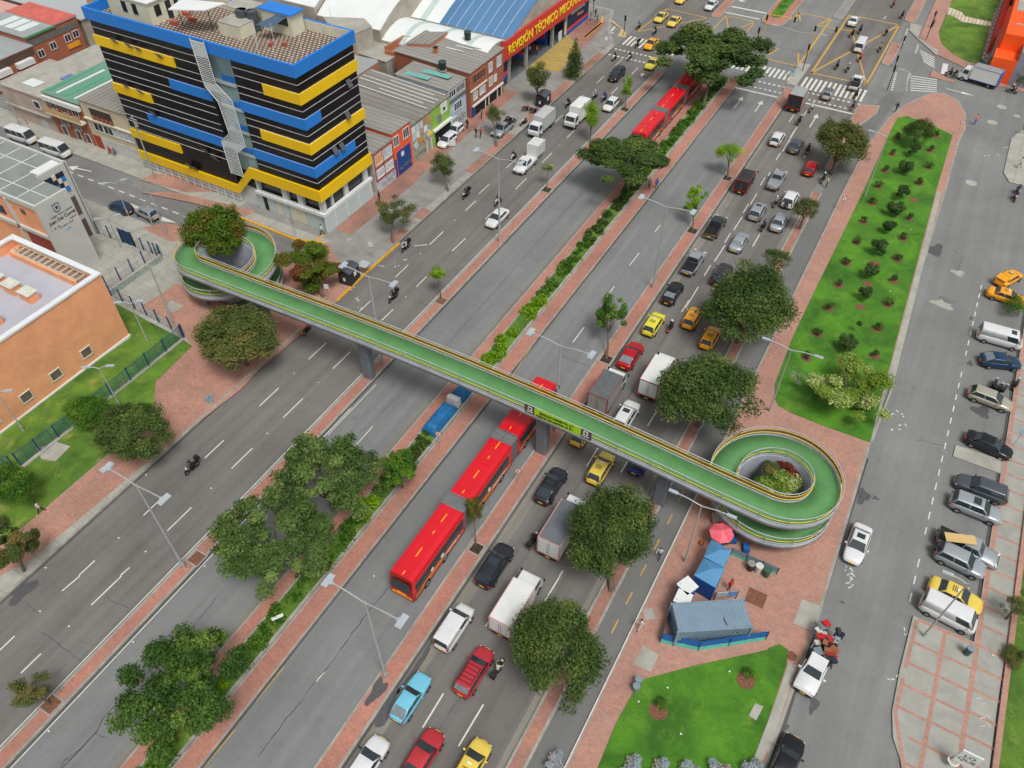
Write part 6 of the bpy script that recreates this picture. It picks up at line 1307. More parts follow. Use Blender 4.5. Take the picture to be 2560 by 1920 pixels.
for xx in (-10.6, -9.0, -.8): g = MB(); g.tube((xx, -1.25, 1.55), (xx, -1.275, 1.55), .24, n=14); g.build('round_badge', M_PRW, b1)
b2 = bus(-36.25, 103.6, 130.8, -1, 'red articulated bus half hidden by the spreading trees in the left busway', [-4.0, 5.0], (-11, -8, -1.5, 2.5, 7, 11.5))
for xx in (-8, 1, 9): text('lettering', 'TransMilenio', .5, M_PRW, b2, faceM((xx, 1.275, 1.0), (-1, 0, 0), (0, 0, 1)), .003)
# ---------- right carriageway ----------
U, Dn = 90, -90
car('sedan', P_WHITE, 'N', 945, 1625, U, 'white sedan cut by the bottom edge, beside the brick median', opt='m')
car('sedan', P_REDW, 'N', 1430, 1560, U, 'red sedan with pale headlamps at the bottom of the picture, middle lane', 'car')
car('hatch', P_TAXI, 'N', 1850, 1640, U, 'yellow taxi at the very bottom of the right carriageway', 'taxi', 1.08)
car('classic', P_SKY, 'N', 1335, 1040, U, 'light blue old hatchback with pale rear window', opt='p')
car('wagon', P_REDW, 'N', 1885, 815, U, 'faded red station wagon with a ribbed roof rack', opt='rp')
car('kangoo', P_WHITE, 'N', 1715, 435, U, 'small white van with ribbed roof beside the brick median', 'van', 1.05, 'k')
car('suv', P_DARK, 'Z', 1069, 1219, U, 'dark suv with black roof rails just right of the small reddish tree', opt='sb', sx=1.06)
boxtruck('Z', 1118, 1296, U, 'white box truck with pink edged rear doors above the lowest round tree', 6.0, 2.05, 2.75, roof=M_BOXW, frame=mat('pink_frame', S(205, 150, 150), .6))
boxtruck('Z', 1220, 1130, U, 'box truck with grey roof and white rear doors half hidden by the round tree', 6.6, 2.15, 3.0, roof=M_TARP, frame=mat('pink_frame', S(205, 150, 150), .6))
car('coupe', P_DARK, 'K', 340, 868, U, 'dark grey suv with black glass roof alone below the footbridge banner', opt='sb', sx=1.02)
car('hatch', P_TAXI, 'K', 768, 718, U, 'yellow taxi with dark rear window just below the footbridge', 'taxi', 1.06)
car('hatch', P_TAXI, 'K', 615, 405, U, 'yellow taxi mostly hidden under the banner of the footbridge', 'taxi', 1.0)
car('hatch', P_BLUE, 'K', 1120, 640, U, 'deep blue car emerging from under the footbridge', 'car', 1.02)
car('suv', P_WHITE, 'K', 985, 270, U, 'white suv at the upper edge of the footbridge', opt='bh')
boxtruck('Z', 1314, 838, U, 'grey box truck with red framed rear just above the footbridge', 5.8, 2.2, 3.0, side=M_BOXG, roof=mat('dark_roof', S(96, 100, 102), .7, var=.1, dirt=.3), back=M_BOXG, frame=mat('red_frame', S(150, 60, 60), .6, dirt=.4))
boxtruck('Z', 1422, 806, U, 'tall white box truck touching the big round tree above the footbridge', 6.2, 2.1, 2.95, frame=mat('red_frame', S(150, 60, 60), .6, dirt=.4))
car('coupe', P_RED, 'G', 1028, 1402, U, 'glossy red car in the lane next to the young bare-stemmed tree', opt='p')
car('hatch', P_LIME, 'G', 1226, 1130, U, 'lemon yellow taxi behind the red car', 'taxi', 1.06)
car('hatch', P_TAXO, 'G', 1560, 1078, U, 'orange yellow taxi beside the upper big round tree', 'taxi')
car('hatch', P_TAXO, 'G', 1715, 1250, U, 'orange taxi almost hidden between the two big round trees', 'taxi')
car('sedan', P_BLACK, 'G', 1390, 862, U, 'black sedan with pale rear window ahead of the lemon taxi', opt='p')
pickup('G', 1570, 600, U, 'silver pickup with black roll bar and open bed', P_SILV, opt='b')
car('suv', P_DARK, 'G', 1815, 705, U, 'dark suv with silver roof bars poking out of the upper big round tree', opt='rR')
car('sedan', P_SILV, 'G', 1965, 422, U, 'silver sedan ahead of the big round tree, middle lane', opt='p')
car('suv', P_SILV, 'G', 2122, 160, U, 'silver suv with short roof, left of the queue by the dashed line', opt='h', sx=.92)
pickup('G', 1760, 292, U, 'old bronze and green pickup with dark canopy next to the brick strip', paint('dark_green', 44, 66, 70, .3), bodyp=P_BRONZ, opt='bc')
car('sedan', P_SILV, 'H', 100, 248, U, 'silver blue sedan nearest the small roadside tree')
car('suv', P_WHITE, 'H', 192, 55, U, 'white suv with a spare wheel on its tailgate', opt='w', sx=.9)
pickup('D', 78, 1545, U, 'silver pickup in the middle lane left of the red hatchback', P_SILV, bed=P_SILV)
car('hatch', P_RED, 'D', 372, 1442, U, 'red hatchback below the bushy tree at the avenue top', 'car', 1.05)
car('sedan', P_GREY, 'D', 245, 1250, U, 'dark grey sedan ahead of the red hatchback', sx=.95)
car('hatch', P_WHITE, 'D', 82, 1188, U, 'white hatchback following the red framed truck', 'car', 1.05)
boxtruck('D', 262, 840, U, 'truck with silver canvas top, black open rear and red frame at the stop line', 5.4, 2.3, 3.0, side=M_BOXG, roof=mat('canvas_silver', S(150, 160, 164), .7, var=.05), back=M_TARPB, frame=P_BUSD, openback=True, name='canvas_truck')
car('hatch', P_SILV, 'D', 522, 800, U, 'silver hatchback standing on the zebra crossing', 'car', 1.0, 'r')
pickup('D', 765, 708, U, 'white pickup with open bed crossing the right end of the zebra', P_WHITE)
boxtruck('Z', 1612, 384, U, 'small black canvas truck beside the brick strip', 4.9, 1.85, 2.4, side=M_TARPB, roof=M_TARPB, back=M_TARPB, cab=P_BLACK, frame=P_BUSD, name='canvas_truck', cl=1.5, hc=1.9)
car('van', P_WHITE, 'D', 798, 392, U, 'white van inside the yellow box junction', 'van', .95)
car('sedan', P_WHITE, 'D', 742, 172, U, 'white sedan leaving the top corner of the yellow box junction')
# ---------- left carriageway ----------
car('sedan', P_WHITE, 'F', 2085, 215, Dn, 'white silver sedan by a lamp post on the left carriageway')
pickup('C', 118, 1410, Dn, 'white pickup carrying a square cargo box', P_WHITE, 4.9, bed=P_WHITE)
pc = G('C', 205, 1290, 1.6); cb = empty('cargo_box', (pc.x, pc.y+.1, 1.08), PI/2, 'square pale cargo box carried on the bed of the white pickup', 'cargo box'); b = MB(); b.box(-1.25, 1.25, -.92, .92, 0, 1.75); b.build('box_shell', M_BOXW, cb); b = MB(); [b.box(-1.2+k*.46, -1.15+k*.46, -.95, .95, 0, 1.78) for k in range(6)]; b.build('ribs', M_RIM, cb)
boxtruck('C', 258, 1048, Dn, 'white box truck with grey box nearest the left kerb', 5.9, 2.0, 2.8, side=mat('box_pale_grey', S(186, 190, 190), .5, var=.03, dirt=.2), ribs=True)
boxtruck('C', 565, 975, Dn, 'white refrigerated box truck with a blue emblem on its side', 5.8, 2.0, 3.0)
car('hatch', P_WHITE, 'C', 856, 897, Dn, 'white hatchback ahead of the yellow green slim trees', opt='')
car('suv', P_DARK, 'C', 905, 638, Dn, 'black suv coming down below the crossing')
car('sedan', P_LIME, 'C', 1215, 542, Dn, 'lemon taxi just past the zebra crossing', 'taxi', .97)
car('sedan', P_TAXO, 'C', 1205, 372, Dn, 'orange taxi standing on the zebra crossing', 'taxi')
car('sedan', P_TAXI, 'C', 1290, 142, Dn, 'yellow taxi farther up, left of a pair', 'taxi', .97)
car('sedan', P_TAXI, 'C', 1402, 178, Dn, 'yellow taxi touching the crown of the spreading tree', 'taxi', .97)
car('sedan', P_WHITE, 'C', 1722, 38, Dn, 'white car at the top edge of the picture', sx=.97)
car('sedan', P_TAXI, 'C', 1470, -18, Dn, 'yellow taxi cut by the top edge of the picture', 'taxi')
pickup('B', 2132, 1105, Dn, 'silver pickup parked on the left pavement beside an olive tree', P_SILV, 4.8)
car('hatch', P_WHITE, 'B', 1650, 1208, Dn, 'white hatchback with open doors at the workshop front', opt='O', sx=.98)
car('hatch', P_WHITE, 'B', 1722, 1118, Dn, 'white car behind the open-doored hatchback inside the workshop door', sx=.85, opt='m')
# ---------- side street ----------
car('minibus', P_WHITE, 'A', 190, 1178, 3, 'white minibus with dark front window, left of the pair on the side street', 'minibus', .95)
car('minibus', P_WHITE, 'A', 482, 1296, 3, 'white minibus beside the school tower, right of the pair', 'minibus', .95)
car('minibus', P_WHITE, 'A', -70, 1320, 0, 'white minibus cut by the left edge of the picture', 'minibus', .95)
for (tx, ty) in ((190, 1178), (482, 1296)):
    pass
car('hatch', P_NAVY, 'E', 1040, 125, 178, 'dark blue hatchback parked on the side street', opt='')
car('hatch', P_SILV, 'E', 1268, 172, 176, 'silver hatchback parked behind the dark blue one')
# ---------- service street ----------
car('sedan', P_WHITE, 'L', 778, 1370, -92, 'white sedan with a dark sunroof alone on the service street', opt='h', sx=1.02)
pickup('P', 412, 770, -97, 'white pickup piled high with scrap at the kerb', P_WHITE, 5.2, opt='')
car('sedan', P_BLACK, 'P', 150, 1610, 84, 'black sedan at the bottom of the service street', sx=1.05)
car('sedan', P_TAXO, 'H', 2085, 735, 62, 'orange taxi with its boot lid open at the upper right', 'taxi', .95, 'o')
car('sedan', P_TAXO, 'H', 2065, 895, -3, 'orange taxi parked across in front of the open-boot one', 'taxi')
car('van', P_WHITE, 'H', 2005, 1260, 3, 'white van with dark rear window parked nose in', 'van', 1.0, 'h')
car('coupe', P_NAVY, 'H', 2015, 1455, 20, 'blue car parked next to the white van', 'car', .95, 'p')
car('hatch', P_CHAM, 'L', 1925, 120, -4, 'beige hatchback over a puddle in the parking bays', 'car', 1.12)
car('sedan', P_BLACK, 'L', 1915, 520, -8, 'black sedan parked beside the concrete strip', 'car', 1.02)
car('suv', P_GREY, 'L', 1845, 898, 180, 'dark grey suv parked nose out', 'car', 1.06)
car('suv', P_SILV, 'L', 1800, 1068, -1, 'silver suv with large glass roof beside the dark grey suv', 'car', 1.04, 's')
pickup('L', 1728, 1408, -5, 'silver pickup carrying a flat wooden board', P_SILV, 5.2)
car('suv', P_SILV, 'L', 1665, 1525, -6, 'silver suv with spare wheel beside the board-carrying pickup', 'car', .95, 'w')
car('sedan', P_TAXI, 'P', 1625, 160, -5, 'yellow taxi parked beside the white van near a leaning lamp post', 'taxi', 1.0)
car('van', P_WHITE, 'P', 1560, 320, -6, 'white panel van at the end of the parking bays', 'van', .95)
boxtruck('D', 1840, 640, ('D', 1700, 600), 'white truck with blue rear beside the north lawn', 6.4, 2.2, 2.9, roof=M_BOXG, back=mat('box_blue', S(56, 104, 190), .5), frame=mat('box_blue', S(56, 104, 190), .5))
wb = G('L', 1665, 1335, 1.85); b = MB(); b.obox(Vector((0, 0, 0)), 2.6, .95, .05, 0); o = b.build('wooden_board', mat('plywood', S(206, 176, 118), .7, var=.08, stretch=(.2, 3, 1)), loc=(wb.x, wb.y, 1.85)); o.rotation_euler = (0, -.02, .33); tag(o, 'flat light brown board lying across the silver pickup', 'board')
# ================= people and motorcycles =================
M_SKIN = mat('skin', S(168, 118, 92), .7, var=.05); M_HAIR = mat('hair_dark', S(26, 22, 22), .8); M_HELW = mat('helmet_white', S(215, 215, 215), .3, coat=.4); M_HELB = mat('helmet_black', S(24, 24, 26), .3, coat=.4); M_SHOE = mat('shoes', S(32, 30, 30), .8)
def cloth(n, r, g, b): return mat('cloth_'+n, S(r, g, b), .9, var=.12, scale=6)
CB, CW, CD, CR_, CN, CG, CY = cloth('black', 32, 32, 36), cloth('white', 208, 208, 206), cloth('denim', 52, 70, 100), cloth('red', 188, 30, 40), cloth('navy', 34, 44, 66), cloth('grey', 120, 122, 126), cloth('hivis', 190, 224, 90)
POSE = {  # joint positions (x forward, y left, z up)
 'stand': dict(pel=(0, 0, .95), nk=(.02, 0, 1.45), hd=(.03, 0, 1.64), kn=((.02, .1, .5), (.03, -.1, .5)), an=((-.02, .11, .08), (0, -.11, .08)), to=((.14, .12, .04), (.16, -.12, .04)), el=((0, .27, 1.16), (.02, -.27, 1.16)), wr=((.08, .28, .9), (.12, -.26, .92))),
 'walk': dict(pel=(0, 0, .93), nk=(.05, 0, 1.44), hd=(.08, 0, 1.63), kn=((.2, .09, .52), (-.06, -.09, .5)), an=((.3, .1, .1), (-.34, -.1, .16)), to=((.45, .1, .05), (-.24, -.11, .06)), el=((-.12, .26, 1.17), (.12, -.26, 1.17)), wr=((-.12, .27, .92), (.3, -.24, 1.0))),
 'ride': dict(pel=(-.18, 0, .82), nk=(.02, 0, 1.3), hd=(.06, 0, 1.48), kn=((.22, .2, .72), (.22, -.2, .72)), an=((.02, .2, .34), (.02, -.2, .34)), to=((.17, .2, .3), (.17, -.2, .3)), el=((.16, .3, 1.06), (.16, -.3, 1.06)), wr=((.42, .27, .98), (.42, -.27, .98))),
 'sit': dict(pel=(0, 0, .45), nk=(.08, 0, .94), hd=(.12, 0, 1.12), kn=((.38, .14, .48), (.4, -.12, .46)), an=((.36, .16, .08), (.4, -.14, .08)), to=((.5, .17, .04), (.54, -.15, .04)), el=((.1, .26, .7), (.12, -.26, .7)), wr=((.34, .2, .56), (.34, -.18, .56))),
}
_pm = {}
def personmesh(pose):
    if pose in _pm: return _pm[pose]
    J = POSE[pose]; V = []; E_ = []; Rd = []
    def v(p, r, r2=None): V.append(p); Rd.append((r, r2 or r)); return len(V)-1
    def mid(a, b, t=.5): return tuple(a[i]+(b[i]-a[i])*t for i in range(3))
    pel = v(J['pel'], .13, .15); wa = v(mid(J['pel'], J['nk'], .4), .11, .14); ch = v(mid(J['pel'], J['nk'], .78), .12, .17); nk = v(J['nk'], .055); hb = v((J['hd'][0], 0, J['hd'][2]-.1), .06); hd = v(J['hd'], .098, .085); ht = v((J['hd'][0]-.01, 0, J['hd'][2]+.1), .06)
    E_ += [(pel, wa), (wa, ch), (ch, nk), (nk, hb), (hb, hd), (hd, ht)]; nz = v((J['hd'][0]+.105, 0, J['hd'][2]-.02), .014); E_.append((hd, nz))
    for s in (0, 1):
        y = .09 if s == 0 else -.09
        hp = v((J['pel'][0], y, J['pel'][2]-.05), .095); kn = v(J['kn'][s], .06); an = v(J['an'][s], .042); to = v(J['to'][s], .038); E_ += [(pel, hp), (hp, kn), (kn, an), (an, to)]
        sh = v((J['nk'][0], y*2.0, J['nk'][2]-.08), .065); el = v(J['el'][s], .042); wr = v(J['wr'][s], .028); E_ += [(ch, sh), (sh, el), (el, wr)]
        d = Vector(J['wr'][s])-Vector(J['el'][s]); d.normalize(); w_ = Vector(J['wr'][s]); pm_ = w_+d*.055; pa = v(tuple(pm_), .032, .02); E_.append((wr, pa))
        sd_ = d.cross(Vector((0, 0, 1)) if abs(d.z) < .8 else Vector((1, 0, 0))).normalized()
        for k, (o_, l_) in enumerate(((-.027, .07), (-.009, .085), (.009, .08), (.027, .062))):
            f0 = pm_+sd_*o_+d*.03; f1 = f0+d*l_+Vector((.0, 0, -.012)); a_ = v(tuple(f0), .011); b_ = v(tuple(f1), .008); E_ += [(pa, a_), (a_, b_)]
        t0 = w_+d*.02+sd_*.036; t1 = t0+sd_*.02+d*.045; a_ = v(tuple(t0), .012); b_ = v(tuple(t1), .009); E_ += [(wr, a_), (a_, b_)]
    me = bpy.data.meshes.new('person_cage'); me.from_pydata(V, E_, []); o = bpy.data.objects.new('cage', me); col.objects.link(o)
    m = o.modifiers.new('s', 'SKIN'); m.use_smooth_shade = True; 
    for i, r_ in enumerate(Rd): me.skin_vertices[0].data[i].radius = r_
    me.skin_vertices[0].data[pel].use_root = True; o.modifiers.new('d', 'SUBSURF').levels = 1
    bpy.context.view_layer.update(); out = bpy.data.meshes.new_from_object(o.evaluated_get(bpy.context.evaluated_depsgraph_get())); bpy.data.objects.remove(o)
    out.name = 'person_'+pose; out.materials.clear()
    for q in (CB, CD, M_SKIN, M_SHOE): out.materials.append(q)
    P = J; hips = P['pel'][2]-.02; tz = P['nk'][2]-.02
    def seg(p, a, b): a, b = Vector(a), Vector(b); t = max(0, min(1, (p-a).dot(b-a)/max(1e-6, (b-a).length_squared))); return (p-(a+(b-a)*t)).length
    for f in out.polygons:
        c = f.center; ds = []
        for s in (0, 1):
            y = .09 if s == 0 else -.09
            ds += [(seg(c, (P['pel'][0], y, P['pel'][2]-.05), P['kn'][s]), 1), (seg(c, P['kn'][s], P['an'][s]), 1), (seg(c, P['an'][s], P['to'][s]), 3), (seg(c, (P['nk'][0], y*2, P['nk'][2]-.08), P['el'][s]), 0), (seg(c, P['el'][s], P['wr'][s]), 0)]
            w_ = Vector(P['wr'][s]); d = (w_-Vector(P['el'][s])).normalized(); ds.append((seg(c, w_+d*.03, w_+d*.2)-.01, 2))
        ds += [(seg(c, P['pel'], P['nk'])-.06, 0), (seg(c, (P['hd'][0], 0, P['hd'][2]-.13), P['hd'])-.03, 2)]
        f.material_index = min(ds)[1]; f.use_smooth = True
    J['faces'] = 1
    hm = MB(); h = Vector(P['hd'])+Vector((-.012, 0, .015)); n = 12; rings = []
    for k in range(7):
        a = -.35+k*(PI/2+.35)/6; rings.append([h+Vector((.108*math.cos(a)*math.cos(t*2*PI/n)-(.02 if math.cos(t*2*PI/n) > 0 else 0)*(1-k/6), .095*math.cos(a)*math.sin(t*2*PI/n), .125*math.sin(a))) for t in range(n)])
    v_ = sum(rings, []); hm.add(v_, [(k*n+i, k*n+(i+1) % n, (k+1)*n+(i+1) % n, (k+1)*n+i) for k in range(6) for i in range(n) if not (k < 3 and (i in (0, 1, n-1, n-2)))], 0, True)
    hair = bpy.data.meshes.new('hair'); hair.from_pydata([tuple(p) for p in hm.v], [], hm.f); hair.polygons.foreach_set('use_smooth', [True]*len(hair.polygons)); hair.materials.append(M_HAIR)
    hl = MB(); v_ = []; rg = []
    for k in range(7):
        a = -.7+k*(PI/2+.7)/6; rg.append([h+Vector((.15*math.cos(a)*math.cos(t*2*PI/n), .135*math.cos(a)*math.sin(t*2*PI/n), .15*math.sin(a))) for t in range(n)])
    v_ = sum(rg, []); hl.add(v_, [(k*n+i, k*n+(i+1) % n, (k+1)*n+(i+1) % n, (k+1)*n+i) for k in range(6) for i in range(n) if not (k in (1, 2) and (i in (0, 1, n-1)))], 0, True)
    hel = bpy.data.meshes.new('helmet'); hel.from_pydata([tuple(p) for p in hl.v], [], hl.f); hel.polygons.foreach_set('use_smooth', [True]*len(hel.polygons)); hel.materials.append(M_HELB)
    _pm[pose] = (out, hair, hel); return _pm[pose]
def person(c, a, pose, shirt, pants, label, helmet=None, z=.0, group=None, vest=None):
    me, hair, hel = personmesh(pose); o = bpy.data.objects.new('person', me); col.objects.link(o); o.location = (c[0], c[1], z); o.rotation_euler.z = a
    for i, m in ((0, shirt), (1, pants)): o.material_slots[i].link = 'OBJECT'; o.material_slots[i].material = m
    tag(o, label, 'person', group)
    h = bpy.data.objects.new('helmet' if helmet else 'hair', hel if helmet else hair); col.objects.link(h); h.parent = o
    if helmet: h.material_slots[0].link = 'OBJECT'; h.material_slots[0].material = helmet
    return o
def moto_proto(paint_):
    e = empty('motorcycle', (0, 0, 0)); r = .3
    for x in (-.62, .66):
        b = MB(); n = 20
        for k in range(n):
            a0, a1 = 2*PI*k/n, 2*PI*(k+1)/n; b.tube((r*math.cos(a0)*.85, 0, r*math.sin(a0)*.85), (r*math.cos(a1)*.85, 0, r*math.sin(a1)*.85), .06, n=6, cap=False)
        wv = b.build('wheel', M_TYRE, e); wv.location = (x, 0, r); g = MB(); g.tube((0, -.03, 0), (0, .03, 0), .16, n=10); g.build('rim', M_RIM, wv)
    b = MB(); b.obox(Vector((0.0, 0, .45)), .5, .28, .34); b.tube((-.1, .14, .35), (-.75, .2, .38), .05, n=8); b.tube((.45, 0, .85), (.66, 0, .3), .05, n=6); b.build('engine', M_TRIM, e)
    b = MB(); n = 8; secs = [(.42, .08, .82, .1), (.3, .15, .86, .14), (.1, .16, .86, .14), (-.08, .11, .8, .1)]; rg = [[Vector((x, w_*math.cos(k*2*PI/n), zc+h_*math.sin(k*2*PI/n))) for k in range(n)] for x, w_, zc, h_ in secs]
    b.add(sum(rg, []), [(k*n+i, k*n+(i+1) % n, (k+1)*n+(i+1) % n, (k+1)*n+i) for k in range(3) for i in range(n)], 0, True); b.add(rg[0], [tuple(range(n))]); b.add(rg[-1], [tuple(range(n-1, -1, -1))]); b.obox(Vector((.72, 0, .64)), .4, .14, .04); b.obox(Vector((-.66, 0, .68)), .36, .18, .1); b.build('fuel_tank', paint_, e)
    b = MB(); b.obox(Vector((-.32, 0, .8)), .62, .26, .1); b.build('seat', M_TRIM, e)
    b = MB(); b.path([Vector((.4, -.36, 1.0)), Vector((.5, -.12, .96)), Vector((.5, .12, .96)), Vector((.4, .36, 1.0))], .02, 6); b.build('handlebar', M_RIM, e)
    b = MB(); b.obox(Vector((.62, 0, .88)), .12, .2, .18); b.build('headlight', M_LAMPW, e); b = MB(); b.obox(Vector((-.86, 0, .74)), .05, .14, .08); b.build('taillight', M_LAMPR, e); b = MB(); b.obox(Vector((-.9, 0, .55)), .02, .2, .14); b.build('license_plate', M_PLATE, e)
    return e
_mp = {}
def moto(t, x, y, h, label, rider=None, p=P_BLACK, plabel=None, helmet=M_HELB, pants=CB, box=False, group=None, lean=0, zc=.6):
    c, a = place(t, x, y, h, zc)
    if p.name not in _mp: _mp[p.name] = e = moto_proto(p)
    else: e = copytree(_mp[p.name])
    gz = .16 if (c.x < -55.2 and c.y > 62) or (-6 < c.x < 7) or c.x > 19.5 else 0
    e.location = (c.x, c.y, gz); e.rotation_euler = (lean, 0, a); tag(e, label, 'motorcycle'); e['group'] = group or 'motorcycles'
    if box: b = MB(); b.obox(Vector((-.85, 0, 1.05)), .42, .46, .4); b.build('top_box', M_TRIM if box is True else box, e)
    if rider is not None: person((c.x, c.y), a, 'ride', rider, pants, plabel or label.replace('motorcycle', 'rider'), helmet, gz+.02, 'motorcycle riders')
    return e
GM = 'motorcycles in the traffic'
moto('Z', 1152, 1166, U, 'black motorcycle between the dark suv and the grey roofed truck', CB, P_BLACK, 'rider in black with a pale helmet between the dark suv and the grey roofed truck', M_HELB, box=True)
moto('N', 2095, 800, U, 'small motorcycle with yellow plate beside the faded red wagon', cloth('cream', 196, 188, 160), P_BLACK, 'rider in cream top and blue trousers beside the faded red wagon', M_HELB, CD)
moto('G', 1372, 1160, U, 'black motorcycle between the lemon and the orange taxi', CB, P_RED, 'rider in black with white helmet between the lemon and the orange taxi', M_HELW)
moto('G', 2178, 290, U, 'dark motorcycle to the right of the silver sedan', CN, P_BLACK, 'rider in navy to the right of the silver sedan')
moto('H', 68, 88, U, 'motorcycle just left of the spare-wheel suv', CG, P_BRONZ, 'rider in grey with white helmet left of the spare-wheel suv', M_HELW)
moto('D', 348, 1290, U, 'black motorcycle above the red hatchback', CB, P_BLACK, 'rider in black above the red hatchback')
moto('D', 275, 1040, U, 'black motorcycle behind the red framed canvas truck', CB, P_BLACK, 'rider in black with lime helmet behind the red framed canvas truck', mat('helmet_lime', S(180, 210, 60), .4))
moto('D', 377, 935, U, 'white motorcycle at the stop line', CW, P_WHITE, 'rider in white at the stop line', M_HELW)
moto('D', 735, 915, U, 'red motorcycle at the right end of the stop line', CN, P_RED, 'rider in navy at the right end of the stop line')
moto('D', 765, 815, U, 'black motorcycle behind the white pickup on the zebra', CB, P_BLACK, 'rider in black behind the white pickup on the zebra')
moto('D', 602, 565, U, 'blue-black motorcycle lower left in the box junction', CD, P_BLACK, 'rider in denim blue, lower left in the box junction')
moto('D', 692, 590, U, 'grey motorcycle next to the blue rider in the box junction', CG, P_GREY, 'rider in grey with pale helmet in the box junction', M_HELW)
moto('D', 797, 500, U, 'red motorcycle behind the white van in the box junction', CR_, P_RED, 'rider in red behind the white van', mat('helmet_pink', S(220, 150, 150), .4))
moto('D', 970, 415, U, 'brown motorcycle right of the white van in the box junction', cloth('khaki', 150, 140, 100), P_BRONZ, 'rider in khaki right of the white van')
moto('D', 1025, 275, U, 'black motorcycle near the right corner of the box junction', CG, P_BLACK, 'rider in grey near the right corner of the box junction')
moto('D', 800, 258, U, 'dark motorcycle just below the white sedan', CN, P_BLACK, 'rider in navy just below the white sedan')
moto('D', 722, 290, U, 'dark red motorcycle left of the one below the white sedan', CR_, P_RED, 'rider in dark red below the white sedan', M_HELB)
moto('D', 1085, 35, U, 'motorcycle at the top edge with a red-brown rider', cloth('rust', 130, 60, 50), P_RED, 'rider in rust red at the top edge')
moto('D', 1162, 130, U, 'dark motorcycle below the top edge near the kerb strip', CB, P_BLACK, 'rider in black near the kerb strip at the top')
moto('F', 2092, 75, Dn, 'silver motorcycle behind the white silver sedan', CB, P_SILV, 'rider in black behind the white silver sedan')
moto('F', 1815, 15, Dn, 'dark motorcycle close to the left kerb', CN, P_BLACK, 'rider in navy close to the left kerb')
moto('F', 1292, 468, Dn, 'motorcycle carrying a pale striped bundle', CW, P_BLACK, 'rider in white and grey near the yellow kerb end', M_HELB, CG)
moto('F', 1185, 900, Dn, 'black motorcycle with lit lamp above the footbridge', CB, P_BLACK, 'rider in black above the footbridge', M_HELB)
moto('I', 1655, 712, Dn, 'black motorcycle alone on the lower left carriageway', CB, P_BLACK, 'rider in black alone on the lower left carriageway', M_HELB)
moto('C', 15, 1350, Dn, 'white motorcycle beside the cargo box pickup', CN, P_WHITE, 'rider in navy beside the cargo box pickup')
moto('C', 485, 890, Dn, 'blue motorcycle to the left of the refrigerated truck', CB, P_BLUE, 'rider in black left of the refrigerated truck')
moto('C', 718, 822, Dn, 'motorcycle with a white-clad rider above the refrigerated truck', cloth('mint', 170, 190, 170), P_GREY, 'rider in pale mint above the refrigerated truck', M_HELW)
moto('C', 800, 840, Dn, 'bright blue motorcycle next to the white hatchback', cloth('royal', 30, 60, 170), P_BLUE, 'rider in royal blue next to the white hatchback', M_HELB, cloth('royal', 30, 60, 170))
moto('C', 887, 492, Dn, 'white motorcycle nearest the left kerb below the zebra', CB, P_WHITE, 'rider in black nearest the left kerb below the zebra')
moto('C', 1018, 490, Dn, 'white motorcycle in the middle lane below the zebra', CB, P_WHITE, 'rider in black in the middle lane below the zebra')
moto('C', 1082, 378, Dn, 'black motorcycle left of the orange taxi', CB, P_BLACK, 'rider in black with white helmet left of the orange taxi', M_HELW)
moto('C', 1236, 268, Dn, 'grey motorcycle above the orange taxi', CN, P_GREY, 'rider in navy above the orange taxi')
moto('C', 1096, 220, Dn, 'motorcycle with a grey and red rider in the junction', CG, P_GREY, 'rider in grey with red helmet in the junction', mat('helmet_red', S(190, 50, 50), .4))
moto('D', 1575, 640, 180, 'dark motorcycle in front of the white and blue truck', CB, P_BLACK, 'rider in black in front of the white and blue truck')
moto('D', 2110, 775, 170, 'white motorcycle behind the white and blue truck', CB, P_WHITE, 'rider in black and white behind the truck', M_HELW)
moto('H', 2140, 35, -85, 'red motorcycle at the upper right edge', CD, P_RED, 'rider in denim blue at the upper right edge')
moto('D', 2160, 1645, -80, 'blue motorcycle at the right edge near the pavement corner', CD, P_BLUE, 'rider in denim near the pavement corner')
moto('D', 480, 1540, U, 'motorcycle parked under the bushy tree at the avenue top', CB, P_BRONZ, 'officer in black with pale helmet under the bushy tree', M_HELW)
moto('F', 440, 1180, 100, 'red motorcycle parked under the left end of the footbridge', None, P_RED)
moto('C', 130, 940, 30, 'dark motorcycle parked on the left pavement under an olive tree', None, P_RED, group='motorcycles parked on the left pavement')
moto('C', 100, 1055, -100, 'white motorcycle parked on the left pavement beside the grey box truck', None, P_WHITE, group='motorcycles parked on the left pavement')
moto('C', 200, 960, 20, 'blue motorcycle parked on the left pavement beside the black kiosk', None, P_BLUE, group='motorcycles parked on the left pavement')
moto('B', 2200, 1030, 20, 'pale motorcycle parked above the silver pickup on the left pavement', None, P_SILV, group='motorcycles parked on the left pavement')
for k, (x, y, l_) in enumerate(((1990, 30, 'first'), (2040, 45, 'second'), (1960, -5, 'third'))): moto('L', x, y, 60+k*10, 'black motorcycle behind the beige hatchback, %s of a tight row' % l_, None, P_BLACK, group='motorcycles parked on the service street')
moto('H', 2150, 1655, 80, 'dark motorcycle at the right edge beside the motorcycle row', None, P_DARK, group='motorcycles parked on the service street')
def ped(t, x, y, h, pose, shirt, pants, label, z=.155, **k):
    c = G(t, x, y, z); return person((c.x, c.y), R(h), pose, shirt, pants, label, None, z, **k)
ped('F', 578, 372, 200, 'walk', CW, CB, 'person in white top walking at the corner of the black office building')
ped('F', 1068, 80, 60, 'stand', CB, CB, 'person in black beside the shutters of the office building')
ped('A', 960, 1325, -60, 'sit', CR_, CN, 'person in red jacket sitting against the white base wall')
ped('A', 1000, 1335, -60, 'sit', CG, CN, 'person in dark clothes sitting next to the red jacket')
ped('B', 1828, 1112, -90, 'stand', CB, CN, 'person in black standing right of the workshop cars')
